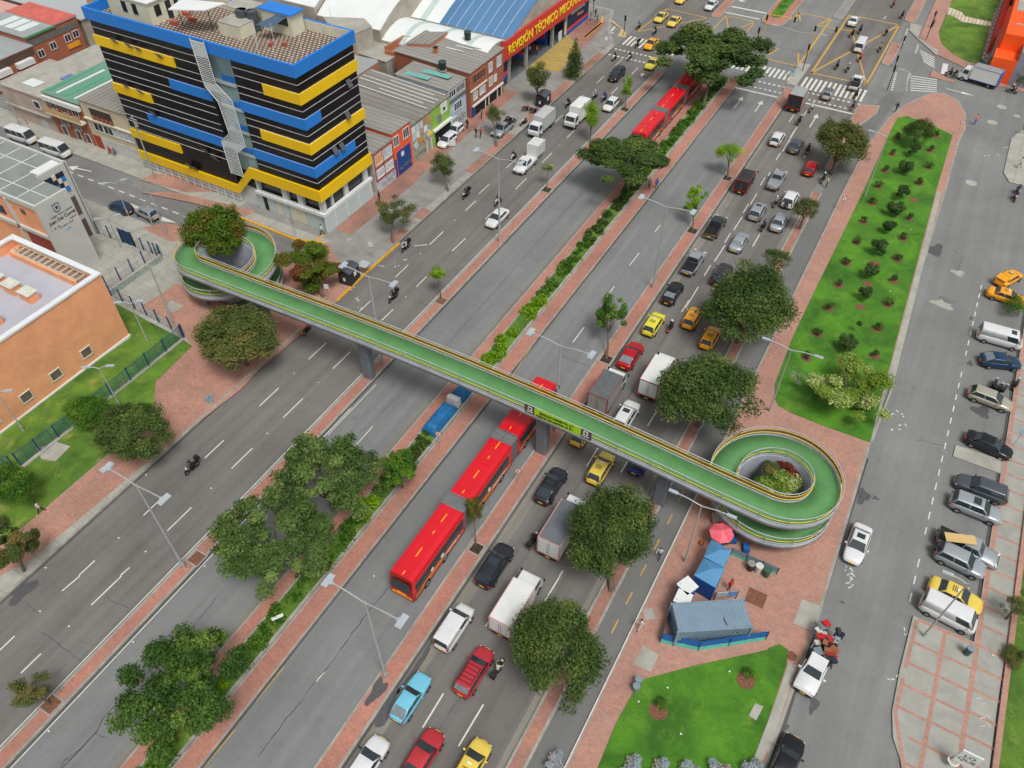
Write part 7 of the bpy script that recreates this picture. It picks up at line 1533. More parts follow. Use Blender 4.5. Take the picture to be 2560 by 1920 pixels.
ped('B', 1903, 1185, -80, 'walk', CB, CB, 'person in dark clothes walking beside a red shirt')
ped('B', 1942, 1190, -80, 'walk', CR_, CB, 'person in red shirt walking on the left pavement')
ped('B', 1950, 1025, -80, 'walk', CG, CB, 'person in grey with a bag near the brick building')
ped('C', 678, 175, 20, 'stand', CB, CG, 'person in black at the yellow kerb corner, left one'); ped('C', 720, 150, 80, 'walk', CB, CB, 'person in black trousers at the yellow kerb corner, highest one'); ped('C', 735, 200, -90, 'walk', CG, CD, 'person in blue jeans at the yellow kerb corner, lowest one')
ped('C', 152, 470, 0, 'stand', CW, CB, 'person in white inside the shopfront under the red sign'); ped('C', 215, 470, 0, 'stand', cloth('orange', 220, 110, 60), CB, 'person in orange inside the shopfront under the red sign')
ped('C', 1180, 1635, 90, 'stand', CG, CB, 'person in grey waiting on the median under the dark tree'); ped('C', 1245, 1630, 90, 'stand', cloth('blue', 50, 110, 200), CD, 'person in blue jacket waiting on the median under the dark tree')
ped('D', 212, 665, 90, 'stand', cloth('cyan', 110, 190, 220), cloth('cyan', 110, 190, 220), 'person in light blue standing by the traffic lamp on the zebra', z=.01)
ped('D', 1100, 965, -120, 'walk', CB, CB, 'person in black walking on the red pavement at the top'); ped('D', 1780, 1075, -60, 'stand', cloth('pink', 210, 130, 120), cloth('blue', 50, 110, 200), 'person in pink top crossing the side road at the upper right', z=.01)
ped('D', 1432, 165, -90, 'walk', CB, CB, 'person in black walking down the red path at the top right'); ped('D', 1412, 240, -90, 'stand', CB, CB, 'person in dark clothes beside the crossing post at the top right'); ped('D', 2190, 1150, 180, 'walk', CB, CG, 'person in black at the right edge pavement corner'); ped('D', 2165, 1450, 180, 'walk', CW, CG, 'person in white at the right edge pavement')
ped('I', 370, 1110, -130, 'walk', cloth('rose', 220, 180, 196), CB, 'person in pale pink top walking at the lower left brick pavement')
ped('K', 1268, 1500, -90, 'walk', CW, CB, 'person in white and red walking on the cycle path', z=.01); ped('O', 1105, 455, -120, 'walk', CW, CW, 'person in white walking on the brick plaza')
ped('O', 1870, 115, -40, 'stand', CR_, CB, 'person in red shirt standing beside the blue canopy'); ped('P', 470, 470, -120, 'stand', CN, CB, 'person in navy leaning over the scrap on the pickup', z=.0)
ped('D', 500, 1615, 10, 'stand', CY, CB, 'officer in lime vest beside the motorcycle under the bushy tree', z=.16); ped('H', 155, 0, 0, 'stand', CY, CW, 'officer in lime and white at the kerb strip', z=.16) if 0 else None
ped('E', 1385, 545, 0, 'stand', cloth('teal', 40, 150, 120), CB, 'person with a green top beside the blue school fence'); ped('K', 1860, 1395, 200, 'sit', CB, CN, 'vendor in black sitting under the pink parasol')
# ================= trees and plants =================
import numpy as np
L_OLV = leafmat('leaf_olive', S(50, 70, 34), S(96, 112, 52), S(134, 120, 66)); L_DRK = leafmat('leaf_dark', S(38, 60, 28), S(78, 104, 46), S(116, 132, 62)); L_LIM = leafmat('leaf_fresh', S(36, 66, 26), S(70, 106, 40), S(118, 146, 60))
L_BRT = leafmat('leaf_bright', S(70, 120, 20), S(132, 176, 30), S(176, 200, 50)); L_RED = leafmat('leaf_reddish', S(48, 78, 20), S(96, 128, 30), S(128, 72, 44)); L_RDX = leafmat('leaf_redbush', S(96, 30, 24), S(140, 56, 40), S(120, 90, 50))
L_GRY = leafmat('leaf_silver', S(120, 136, 140), S(176, 188, 194), S(196, 170, 160)); L_YEL = leafmat('leaf_yellow', S(76, 106, 30), S(130, 158, 50), S(236, 238, 180)); L_GRN = leafmat('leaf_green', S(34, 74, 22), S(76, 124, 34), S(130, 160, 50)); L_CON = leafmat('leaf_conifer', S(44, 70, 36), S(76, 104, 52), S(104, 126, 66))
L_LI2 = leafmat('leaf_light', S(46, 76, 32), S(88, 116, 54), S(134, 154, 82))
M_BARK = mat('bark', S(104, 92, 78), .95, var=.25, scale=4)
def crown_mesh(name, m, seed, n, size, style='dense'):
    rg = np.random.default_rng(seed); n = int(n*2.4); size *= .66; nc = {'dense': 120, 'lobed': 75, 'young': 16, 'shrub': 14, 'cone': 30, 'flat': 40, 'loose': 22}[style]
    d = rg.normal(size=(nc, 3)); d /= np.linalg.norm(d, axis=1)[:, None]
    if style == 'dense': d[:, 2] = np.abs(d[:, 2])*1.0-.25*(rg.random(nc) < .5); cc = d*(.62+.22*rg.random((nc, 1))); cr = .14+.14*rg.random(nc); ph = np.arctan2(d[:, 1], d[:, 0]); o_ = rg.random(4)*6.3; cc *= (.93+.13*np.cos(2*ph+o_[0])+.08*np.cos(5*ph+o_[1])+.06*rg.normal(size=nc))[:, None]; cr[np.cos(3*ph+o_[2])*np.cos(2*d[:, 2]*3+o_[3]) > .82] = .02
    elif style == 'lobed': cc = d*(.3+.66*rg.random((nc, 1))**.6); cc[:, 2] = np.abs(cc[:, 2])*.9-.25; cr = .08+.14*rg.random(nc)
    elif style == 'flat': cc = d*(.4+.55*rg.random((nc, 1))); cc[:, 2] = .35+.35*cc[:, 2]-.45*(cc[:, 0]**2+cc[:, 1]**2); cr = .12+.12*rg.random(nc)
    elif style == 'loose': cc = d*(.3+.6*rg.random((nc, 1))); cr = .14+.16*rg.random(nc)
    elif style == 'young': cc = d*(.25+.5*rg.random((nc, 1))); cr = .22+.16*rg.random(nc)
    elif style == 'cone': t = rg.random(nc); a = rg.random(nc)*6.28; rr = .55*(1-t)*rg.random(nc)**.4; cc = np.stack([rr*np.cos(a), rr*np.sin(a), -1+1.9*t], 1); cr = .34*(1-t)+.12
    else: cc = d*(.3+.4*rg.random((nc, 1))); cc[:, 2] *= .8; cr = .24+.16*rg.random(nc)
    w_ = cr**2; k = rg.choice(nc, n, p=w_/w_.sum()); v = rg.normal(size=(n, 3)); v /= np.linalg.norm(v, axis=1)[:, None]
    p = cc[k]+v*(cr[k]*(.35+.75*rg.random(n)))[:, None]*np.array([1, 1, .8])
    nr = v*.6+cc[k]*.3+np.array([0, 0, .5])+rg.normal(size=(n, 3))*.55; nr /= np.linalg.norm(nr, axis=1)[:, None]
    t1 = np.cross(nr, rg.normal(size=(n, 3))); t1 /= np.linalg.norm(t1, axis=1)[:, None]; t2 = np.cross(nr, t1)
    s = size*(.45+1.1*rg.random(n))[:, None]; t2 *= .7
    q = np.stack([p-t1*s*.9, p-t2*s*.6+nr*s*.15, p+t1*s, p+t2*s*.6+nr*s*.1], 1).reshape(-1, 3)
    me = bpy.data.meshes.new(name); me.vertices.add(4*n); me.vertices.foreach_set('co', q.ravel()); me.loops.add(4*n); me.loops.foreach_set('vertex_index', np.arange(4*n, dtype=np.int32))
    me.polygons.add(n); me.polygons.foreach_set('loop_start', np.arange(0, 4*n, 4, dtype=np.int32)); me.polygons.foreach_set('loop_total', np.full(n, 4, np.int32)); me.update(calc_edges=True)
    tint = np.clip(.15+.45*rg.random(nc)[k]+.35*rg.random(n)+(rg.random(nc)[k] > .86)*.3, 0, 1); a = me.attributes.new('tint', 'FLOAT', 'FACE'); a.data.foreach_set('value', tint.astype(np.float32)); me.materials.append(m); return me
_cc = {}
def crownm(m, style, var, n, size):
    k = (m.name, style, var, n)
    if k not in _cc: _cc[k] = crown_mesh('crown', m, hash((style, var)) % 9999 if 0 else 17*var+len(style)*131+n, n, size, style)
    return _cc[k]
def trunkmesh(h, lean, r, zc0, rx, rz, seed, nl=6):
    rr = random.Random(seed); b = MB(); top = Vector((lean.x*.6, lean.y*.6, h)); m1 = top*.5+Vector((rr.uniform(-.1, .1), rr.uniform(-.1, .1), 0))
    b.tube((0, 0, 0), m1, r*1.25, r, 8); b.tube(m1, top, r, r*.8, 8)
    for k in range(nl):
        a = 2*PI*k/nl+rr.uniform(-.4, .4); e = Vector((lean.x+math.cos(a)*rx*rr.uniform(.45, .75), lean.y+math.sin(a)*rx*rr.uniform(.45, .75), zc0+rz*rr.uniform(-.15, .5))); m_ = top.lerp(e, .45)+Vector((0, 0, .15*rx))
        b.tube(top, m_, r*.55, r*.35, 6); b.tube(m_, e, r*.35, r*.12, 5); f = e.lerp(m_, .4)+Vector((rr.uniform(-1, 1), rr.uniform(-1, 1), .4))*rx*.25; b.tube(m_.lerp(e, .3), f, r*.2, r*.08, 4)
    return b
def tree(zx, zy, rw, rh, zc, style, m, label, base=None, n=5000, var=0, size=.055, name='tree', cat='tree', r=None, tx=1.0, group=None, t='Z'):
    c = G(t, zx, zy, zc); ppm = pxm(c); k_ = 1.15732/ppm; rx = rw*k_
    dist = (c-Vector((0, 0, CAM_H))).length; s_ = (CAM_H-zc)/dist; co = math.sqrt(1-s_*s_); rz = max(.5*rx, min(1.5*rx, math.sqrt(max(0, (rh*k_)**2-(rx*s_)**2))/co)); rz = min(rz, zc*.95)
    bp0 = G(*base, .1) if base else Vector((c.x, c.y, 0)); bp0.z = .1
    e = empty(name, bp0, 0, label, cat, group); me = crownm(m, style, var, n, size); o = bpy.data.objects.new('crown', me); col.objects.link(o); o.parent = e; o.location = c-bp0; o.scale = (rx*tx, rx*tx, rz); o.rotation_euler.z = (zx*7+zy) % 6.28
    if style not in ('shrub',): trunkmesh(max(.25*zc, zc-rz*.75), Vector((c.x-bp0.x, c.y-bp0.y, 0)), r or max(.05, min(.24, rx*.055)), zc, rx, rz, int(zx), 4 if style in ('young', 'cone') else 7).build('trunk', M_BARK, e)
    return e
def pit(t, x, y, w_=.75, m=M_SOIL, z=.16):
    c = G(t, x, y, z); b = MB(); b.box(c.x-w_, c.x+w_, c.y-w_, c.y+w_, z-.02, z+.006, 1); b.box(c.x-w_+.12, c.x+w_-.12, c.y-w_+.12, c.y+w_-.12, z, z+.012, 0); tag(b.build('tree_pit', [m, M_KERB]), kind='structure')
tree(463, 508, 72, 76, 5.4, 'dense', L_RED, 'green and russet tree filling the middle of the left spiral ramp', n=9000, var=1)
tree(672, 570, 72, 62, 4.0, 'loose', L_RED, 'spreading tree with reddish patches between the left ramp and the yellow kerb', ('F', 585, 905), 9000, 2, tx=1.05, size=.05)
tree(513, 728, 100, 80, 4.5, 'dense', L_OLV, 'wide olive and rust coloured tree below the left end of the footbridge', n=11000, var=2)
tree(288, 932, 88, 72, 3.8, 'dense', L_DRK, 'round dark tree on the lower left brick pavement', ('I', 1150, 640), 9000, 3)
tree(190, 890, 50, 45, 2.2, 'dense', L_GRN, 'fresh green bush tree left of the round dark tree', n=5000, var=1)
tree(30, 1050, 56, 56, 2.6, 'dense', L_GRN, 'bright green tree at the left edge by the fence corner', n=6000, var=2)
tree(30, 1170, 56, 60, 4.2, 'loose', L_OLV, 'sparse olive tree at the left edge of the brick pavement', ('I', 210, 1620), 6000, 3, tx=1.1)
tree(60, 1490, 50, 45, 2.9, 'loose', L_OLV, 'small sparse tree leaning out of the square pit at the lower left', ('M', 440, 1110), 1600, 4, .07)
tree(378, 1478, 128, 162, 5.2, 'lobed', L_LIM, 'large jagged leafy tree at the lower left of the central planting bed', n=12000, var=1, tx=1.12, size=.042)
tree(584, 1168, 122, 118, 4.8, 'lobed', L_LI2, 'large jagged leafy tree beside the rear of the red bus, lower of two', n=12000, var=2, tx=1.12, size=.042)
tree(700, 1030, 110, 118, 5.2, 'lobed', L_LI2, 'jagged leafy tree overhanging the left busway, upper of two', n=9000, var=3, tx=1.15, size=.045)
tree(862, 1008, 46, 48, 3.5, 'lobed', L_GRN, 'small leafy tree in the planting bed below the blue tarpaulins', n=3500, var=4, size=.08)
tree(1350, 345, 96, 68, 5.2, 'flat', L_DRK, 'wide dark tree on the central planting bed over the nose of the far bus', ('C', 1010, 1650), 11000, 5, tx=1.1)
tree(1545, 120, 112, 80, 6.2, 'flat', L_DRK, 'tall spreading tree by the zebra crossing above the far bus', ('C', 1655, 905), 11000, 6, tx=1.12, r=.25)
tree(955, 352, 36, 36, 3.6, 'young', L_OLV, 'small olive tree at the left kerb below the open doored hatchback', ('B', 1660, 1655), 2800, 1)
tree(845, 452, 44, 40, 3.6, 'loose', L_OLV, 'thin olive tree beside the end of the yellow kerb', ('F', 1185, 440), 2600, 2, tx=1.1)
tree(1068, 248, 28, 30, 3.6, 'young', L_OLV, 'thin tree at the left kerb next to the parked silver pickup', ('B', 2080, 1270), 2200, 3)
tree(1157, 170, 38, 42, 4.2, 'young', L_OLV, 'olive tree before the dark end of the red sign building', ('C', 240, 860), 3500, 4)
tree(1243, 118, 32, 42, 4.0, 'cone', L_DRK, 'dark upright tree in front of the yellow ramp paving', ('C', 570, 665), 3200, 5)
tree(1353, 185, 20, 30, 3.6, 'young', L_BRT, 'slim bright green tree on the left median, nearest the crossing', ('C', 980, 940), 2200, 6)
tree(1278, 252, 27, 42, 3.9, 'young', L_BRT, 'taller slim bright green tree beside the refrigerated truck', ('C', 675, 1230), 2600, 7)
tree(1184, 360, 17, 16, 3.0, 'young', L_YEL, 'tiny pale green tree on the left median by the cargo box pickup', ('C', 300, 1640), 900, 8, .09)
tree(943, 588, 24, 22, 3.4, 'young', L_BRT, 'small bright green tree on the left median above the footbridge', ('F', 1600, 920), 1500, 9, .08)
tree(1576, 327, 34, 30, 3.6, 'young', L_BRT, 'round yellow green tree with russet top on the right median', ('C', 1860, 1540), 2400, 10)
tree(1503, 430, 30, 34, 3.6, 'loose', L_BRT, 'loose bright green tree left of the green and bronze pickup', ('G', 1560, 335), 2000, 11, .07)
tree(1318, 678, 44, 46, 4.0, 'loose', L_GRN, 'bare stemmed young tree with split crown left of the glossy red car', ('G', 815, 1440), 2400, 12, .07)
tree(1023, 1100, 26, 45, 3.4, 'loose', L_RED, 'small thin reddish tree standing in a dark square mat beside the red bus', ('J', 1900, 1390), 1100, 13, .09)
tree(1819, 310, 64, 60, 4.0, 'dense', L_OLV, 'bushy olive tree at the kerb strip near the top of the right carriageway', ('D', 540, 1500), 8000, 4)
tree(1742, 453, 31, 34, 3.2, 'dense', L_OLV, 'small roadside tree between the silver sedan and the cycle path', ('H', 275, 320), 3500, 5)
tree(1678, 560, 34, 28, 3.4, 'dense', L_DRK, 'dark tree crown touching the top of the upper big round tree', n=3000, var=6)
tree(1613, 668, 112, 108, 5.2, 'dense', L_DRK, 'upper big round dark tree, right of the taxis', n=14000, var=7, size=.042)
tree(1525, 852, 118, 106, 5.0, 'dense', L_DRK, 'big round tree beside the tall white box truck, above the footbridge', n=14000, var=8, size=.042)
tree(1318, 1150, 112, 116, 4.6, 'dense', L_DRK, 'big round tree hiding the grey roofed truck below the footbridge', ('O', 860, 130), 14000, 9, size=.042)
tree(1205, 1410, 118, 124, 4.2, 'dense', L_DRK, 'lowest big round tree beside the cycle path', n=14000, var=10, size=.042)
tree(1838, 838, 92, 82, 2.6, 'loose', L_YEL, 'yellow green shrub tree with pale blossoms at the foot of the big lawn', n=5000, var=11, size=.05, tx=1.1)
tree(1727, 812, 24, 22, 1.8, 'loose', L_GRY, 'small grey bare shrub beside the blossoming shrub tree', n=260, var=12, size=.06)
tree(1985, 285, 34, 38, 2.6, 'dense', L_DRK, 'dense dark tree at the top of the big lawn', n=4500, var=13)
tree(2200, 1310, 40, 22, 2.4, 'loose', L_OLV, 'branch of a thin tree reaching over the parking pavement', n=1800, var=14, tx=1.1)
tree(2205, 172, 16, 18, 2.0, 'young', L_OLV, 'little tree behind the white and blue truck at the right edge', n=1200, var=15)
tree(2195, 1415, 40, 50, .7, 'shrub', L_OLV, 'low yellow olive bush at the right edge of the lower lawn', n=3000, var=16, name='bush', cat='bush')
tree(2190, 655, 36, 40, 1.5, 'shrub', L_GRN, 'bush at the right edge beside the orange taxi', n=1200, var=17, name='bush', cat='bush')
for k, (x, y, rw, rh, m, l_) in enumerate(((1684, 1040, 50, 34, L_YEL, 'yellow green flowering shrub inside the right spiral ramp'), (1704, 1012, 32, 26, L_RDX, 'dark red shrub inside the right spiral ramp'), (1664, 1012, 28, 22, L_OLV, 'olive shrub at the back of the right spiral ramp'), (1652, 1036, 28, 22, L_GRN, 'green shrub at the left inside the right spiral ramp'))):
    tree(x, y, rw, rh, 3.5, 'shrub', m, l_, n=2200, var=20+k, size=.09, name='bush', cat='bush')
for x in ((1200, 1652, 'beside the cycle path'), (1365, 1655, 'second from the left'), (1425, 1662, 'between the two largest'), (1490, 1662, 'with rosy tips'), (1560, 1664, 'below the lawn centre'), (1625, 1660, 'rightmost')):
    tree(x[0], x[1], 32, 22, .8, 'shrub', L_GRY, 'silver leaved bush at the bottom edge, '+x[2], n=700, var=30+x[0] % 3, size=.13, name='bush', cat='bush', group='silver bushes along the bottom edge')
# shrubs in mulch circles on the big lawn
row = ['first', 'second', 'third', 'fourth', 'fifth', 'sixth', 'seventh', 'eighth', 'ninth', 'tenth', 'eleventh', 'twelfth']
def lawnrow(pts, side, rw, m, style, dz, zc):
    for k, (t, x, y) in enumerate(pts):
        c = G(t, x, y, .2); b = MB(); b.prism([c+Vector((.62*math.cos(a*PI/9), .55*math.sin(a*PI/9), 0)) for a in range(18)], .2, .225); tag(b.build('mulch_circle', M_SOIL), kind='structure')
        q = proj(Vector((c.x, c.y, zc))); e = tree(q[0]/1.15732, q[1]/1.15732, rw*(.85+.3*((k*37) % 10)/10)*pxm(c)/20, rw*1.25*pxm(c)/20, zc, style, m, '%s small shrub from the bottom, in the %s row of the big lawn' % (row[k], side), n=420, var=k % 3, size=.13, name='shrub', cat='shrub', group='small shrubs in mulch circles on the big lawn')
lawnrow([('H', 330, 1440), ('H', 430, 1230), ('H', 525, 1010), ('H', 610, 810), ('H', 675, 620), ('H', 765, 440), ('H', 825, 265), ('H', 895, 100), ('D', 950, 1615), ('D', 1015, 1480), ('D', 1070, 1335), ('D', 1115, 1195)], 'left', 12, L_DRK, 'shrub', 0, .75)
lawnrow([('H', 920, 1420), ('H', 945, 1190), ('H', 1035, 975), ('H', 1085, 770), ('H', 1120, 585), ('H', 1165, 405), ('H', 1220, 235), ('D', 1310, 1590), ('D', 1385, 1450), ('D', 1405, 1305), ('D', 1455, 1180)], 'right', 12, L_DRK, 'shrub', 0, .75)
for k, (t, x, y, rw, rh) in enumerate((('H', 712, 1300, 20, 25), ('H', 790, 1140, 7, 12), ('H', 850, 860, 14, 18), ('H', 905, 675, 16, 17), ('H', 975, 470, 18, 23), ('H', 1052, 290, 14, 19), ('H', 1110, 140, 17, 17), ('H', 1158, 5, 12, 15), ('D', 1170, 1640, 14, 14), ('D', 1200, 1430, 15, 22), ('D', 1262, 1290, 12, 13))):
    sx, sy = src(t, x, y); tree(sx/1.15732, sy/1.15732, rw*1.0, rh*1.2, 1.5, 'shrub', L_CON, '%s tall dark shrub from the bottom, in the middle row of the big lawn' % row[k], n=1500, var=k % 3, size=.12, name='shrub', cat='shrub', tx=1.3, group='tall dark shrubs down the middle of the big lawn')
for k, (t, x, y, l_) in enumerate((('O', 1265, 1165, 'larger small bush in a mulch circle on the lower lawn'), ('O', 2020, 900, 'small bush in a stony circle at the right of the lower lawn'), ('P', 205, 690, 'dark tuft at the lower lawn corner by the loaded pickup'))):
    c = G(t, x, y, .2); b = MB(); s_ = .75 if k < 2 else .42; b.prism([c+Vector((s_*math.cos(a*PI/9), s_*math.sin(a*PI/9), 0)) for a in range(18)], .2, .225); tag(b.build('mulch_circle', M_SOIL), kind='structure')
    if k < 2: sx, sy = src(t, x+30, y-60); tree(sx/1.15732, sy/1.15732, 20, 20, .6, 'shrub', L_GRN, l_, n=600, var=k, size=.1, name='shrub', cat='shrub')
for t, x, y in (('H', 800, 995), ('H', 925, 615), ('H', 860, 795), ('H', 1262, 66), ('H', 650, 1455)): c = G(t, x, y, .2); b = MB(); b.prism([c+Vector((.62*math.cos(a*PI/9), .55*math.sin(a*PI/9), 0)) for a in range(18)], .2, .225); tag(b.build('mulch_circle', M_SOIL), kind='structure')
for a in (('M', 440, 1110), ('F', 1600, 940), ('J', 1905, 1420), ('G', 815, 1445), ('G', 1560, 335), ('C', 300, 1640), ('C', 1860, 1540), ('C', 975, 945), ('I', 1700, 1505)): pit(*a, w_=.7 if a[0] != 'J' else .62, m=M_SOILD if a[0] in 'JGC' else M_SOIL)
# ground cover of the central planting bed: nobody could count it
def cover(name, m, spans, n, h_, seed, size, x0=-33.7, x1=-31.8, label=''):
    rg = np.random.default_rng(seed); tot = sum(b-a for a, b in spans); P = []
    for a, b in spans:
        k = int(n*(b-a)/tot); nb = max(2, int((b-a)*2.6)); cx = rg.uniform(x0+.2, x1-.2, nb); cy = rg.uniform(a, b, nb); rr = rg.uniform(.35, .75, nb); j = rg.integers(0, nb, k); v = rg.normal(size=(k, 3)); v /= np.linalg.norm(v, axis=1)[:, None]; v[:, 2] = abs(v[:, 2])
        p = np.stack([cx[j], cy[j], np.full(k, .3)], 1)+v*(rr[j]*rg.uniform(.6, 1.05, k))[:, None]*np.array([1, 1, h_]); P.append(p)
    p = np.concatenate(P); n = len(p); p[:, 0] = np.clip(p[:, 0], x0-.1, x1+.25)
    t1 = rg.normal(size=(n, 3)); t1 /= np.linalg.norm(t1, axis=1)[:, None]; t2 = np.cross(t1, rg.normal(size=(n, 3))); t2 /= np.linalg.norm(t2, axis=1)[:, None]; s = (size*rg.uniform(.6, 1.4, n))[:, None]
    q = np.stack([p-t1*s, p-t2*s*.4, p+t1*s, p+t2*s*.4], 1).reshape(-1, 3); me = bpy.data.meshes.new(name); me.from_pydata(q.tolist(), [], np.arange(4*n).reshape(-1, 4).tolist())
    a = me.attributes.new('tint', 'FLOAT', 'FACE'); a.data.foreach_set('value', rg.uniform(0, 1, n).astype(np.float32)); me.materials.append(m); o = bpy.data.objects.new(name, me); col.objects.link(o); tag(o, label, 'plants', kind='stuff')
cover('ground_cover', L_BRT, [(52, 58.5), (60.5, 66), (29, 31.5), (9, 12)], 8000, 1.1, 1, .16, label='bright green strappy leaves growing in the central planting bed')
cover('ground_cover', L_GRN, [(66, 80), (96, 128), (12, 29), (-5, 9)], 18000, 1.0, 2, .13, label='green low shrubs growing in the central planting bed')
cover('ground_cover', L_DRK, [(78, 98), (32, 41), (128, 133)], 11000, 1.1, 3, .13, label='dark low shrubs growing in the central planting bed')
cover('ground_cover', L_GRN, [(168, 200)], 1500, .9, 4, .15, label='green low shrubs in the planting bed beyond the junction')
b = MB(); c = G('N', 185, 355, .8); b.obox(c, 1.0, .3, .05, 1.0); tag(b.build('plastic_bag', M_FRAMEW), 'crumpled white plastic sheet lying on the central planting bed', 'sheet')
# ================= lamps, signs, fences, clutter =================
M_POLE = mat('galvanised_pole', S(172, 176, 174), .5, .1, var=.06, dirt=.2); M_LHEAD = mat('lamp_head', S(178, 188, 194), .4, .1, var=.04)
def lamp(X, Y, h, label, arm=2.9, style=0, base='', one=False, z0=.15, rot=0, group='tall two armed street lamps on the medians'):
    e = empty('street_lamp', (X, Y, z0), rot, label, 'street lamp', group); b = MB(); b.tube((0, 0, 0), (0, 0, .8), .17 if style == 0 else .12, n=10); b.tube((0, 0, .8), (0, 0, h), .13 if style == 0 else .085, .07 if style == 0 else .05, n=10); b.build('pole', M_POLE, e)
    for s in ((-1,) if one else (-1, 1)):
        b = MB(); p = [Vector((0, 0, h-.15)), Vector((s*arm*.5, 0, h+.12)), Vector((s*arm, 0, h+.2))]; b.path(p, .06, 6); a = b.build('arm', M_POLE, e)
        b = MB()
        if style == 0: b.obox(Vector((s*(arm+.25), 0, h+.22)), .5, 1.08, .1); b.obox(Vector((s*(arm+.25), 0, h+.29)), .24, .95, .06); b.obox(Vector((s*(arm+.05), 0, h+.14)), .4, .3, .16)
        else: b.obox(Vector((s*(arm+.3), 0, h+.2)), .8, .28, .12); b.obox(Vector((s*(arm+.3), 0, h+.27)), .5, .16, .05)
        b.build('lamp_head', M_LHEAD, a)
    return e
GL = 'tall two armed street lamps on the medians'
lamp(-43.29, 17.13, 12.5, 'tall two armed street lamp at the lower left, next to an empty square pit'); lamp(-21.69, 17.82, 12.5, 'tall two armed street lamp below the rear of the red bus')
lamp(-21.6, 74.4, 11.9, 'tall two armed street lamp right of the planting bed, above the lemon taxi'); lamp(-43.09, 73.4, 12.35, 'tall two armed street lamp beside the white silver sedan')
y = onX('G', 440, 1320, -21.6)[0]; yy = [q for q in range(30, 60)]
def ylamp(t, x, y, X, h): 
    d = ray(t, x, y); best = min((abs(proj(Vector((X, Y/10, h+.15)))[1]-src(t, x, y)[1]), Y/10) for Y in range(-100, 2500)); return best[1]
lamp(-21.6, ylamp('G', 440, 1320, -21.6, 12.3), 12.3, 'tall two armed street lamp rising behind the footbridge above the red bus'); lamp(-43.2, ylamp('F', 995, 725, -43.2, 12.3), 12.3, 'tall two armed street lamp rising behind the footbridge on the left median')
lamp(-21.4, ylamp('D', 262, 272, -21.4, 12), 12, 'tall two armed street lamp on the right median at the zebra crossing', 3.6, 1)
GQ = 'slim street lamps along the red pavement'
lamp(-2.98, 61.3, 9.1, 'slim two armed street lamp between the big lawn and the round trees', 2.3, 1, group=GQ); lamp(-2.98, 108.3, 9.3, 'slim white street lamp at the upper left edge of the big lawn', 1.9, 1, one=True, group=GQ)
lamp(-4.4, ylamp('K', 1780, 1050, -4.4, 8.8), 8.8, 'slim two armed street lamp leaning past the right spiral ramp', 2.2, 1, group=GQ); lamp(15.64, 42.8, 8.75, 'slim street lamp with blue green foot at the parking pavement corner', 1.2, 1, one=True, group=GQ)
lamp(10.99, 159.3, 8.5, 'white street lamp in front of the orange building', 1.8, 1, group=GQ)
for (t, x, y, h, l_, r_) in (('E', 1275, 1290, 5.8, 'small two armed lamp on the lawn by the school hall corner', .6), ('I', 1035, 190, 5.8, 'small two armed lamp left of the round dark tree, beyond the fence', .6), ('I', 205, 405, 5.8, 'small lamp in front of the school hall wall at the left edge', .6), ('E', 1110, 205, 5.2, 'small two armed lamp on the forecourt beside the dark blue hatchback', .9), ('E', 1045, 480, 4.6, 'small lamp behind the school gate', .9)):
    c = G(t, x, y, .15); lamp(c.x, c.y, h, l_, .9, 1, rot=r_, group='small lamps around the school')
for (q, h, l_, s_) in ((Gs(640+.2049*440, 260+.2049*1390, .15), 8.2, 'street lamp with one arm in front of the office building doors', 1), (G('D', 1135, 910, .15), 5.5, 'thin lamp pole at the top of the red pavement', 1)): lamp(q.x, q.y, h, l_, 1.3, 1, one=True, group='single street lamps')
def pole(t, x, y, h, label, r_=.12, name='utility_pole', z0=.15, boxed=False):
    c = G(t, x, y, z0); e = empty(name, c, 0, label, 'pole'); b = MB(); b.tube((0, 0, 0), (0, 0, h), r_, r_*.7, 8); b.build('shaft', M_POLE, e)
    b = MB(); b.box(-.7, .7, -.05, .05, h-.6, h-.5); b.build('cross_arm', M_POLE, e)
    if boxed: b = MB(); b.tube((.3, 0, h-1.6), (.3, 0, h-.9), .22, n=10); b.build('transformer', M_STUC, e)
pole('A', 1345, 1550, 10, 'concrete utility pole in front of the left end of the office building', boxed=True); pole('E', 1440, 375, 9, 'concrete utility pole on the small brick corner of the school side'); pole('A', 180, 1090, 8, 'light pole at the dull pink corner house'); pole('E', 1325, 305, 7, 'thinner pole beside the utility pole on the school side', .08); pole('E', 1500, 1140, 9, 'concrete utility pole behind the blue fence near the inspection slab')
M_SGR = mat('sign_ring_red', S(200, 50, 60), .5)
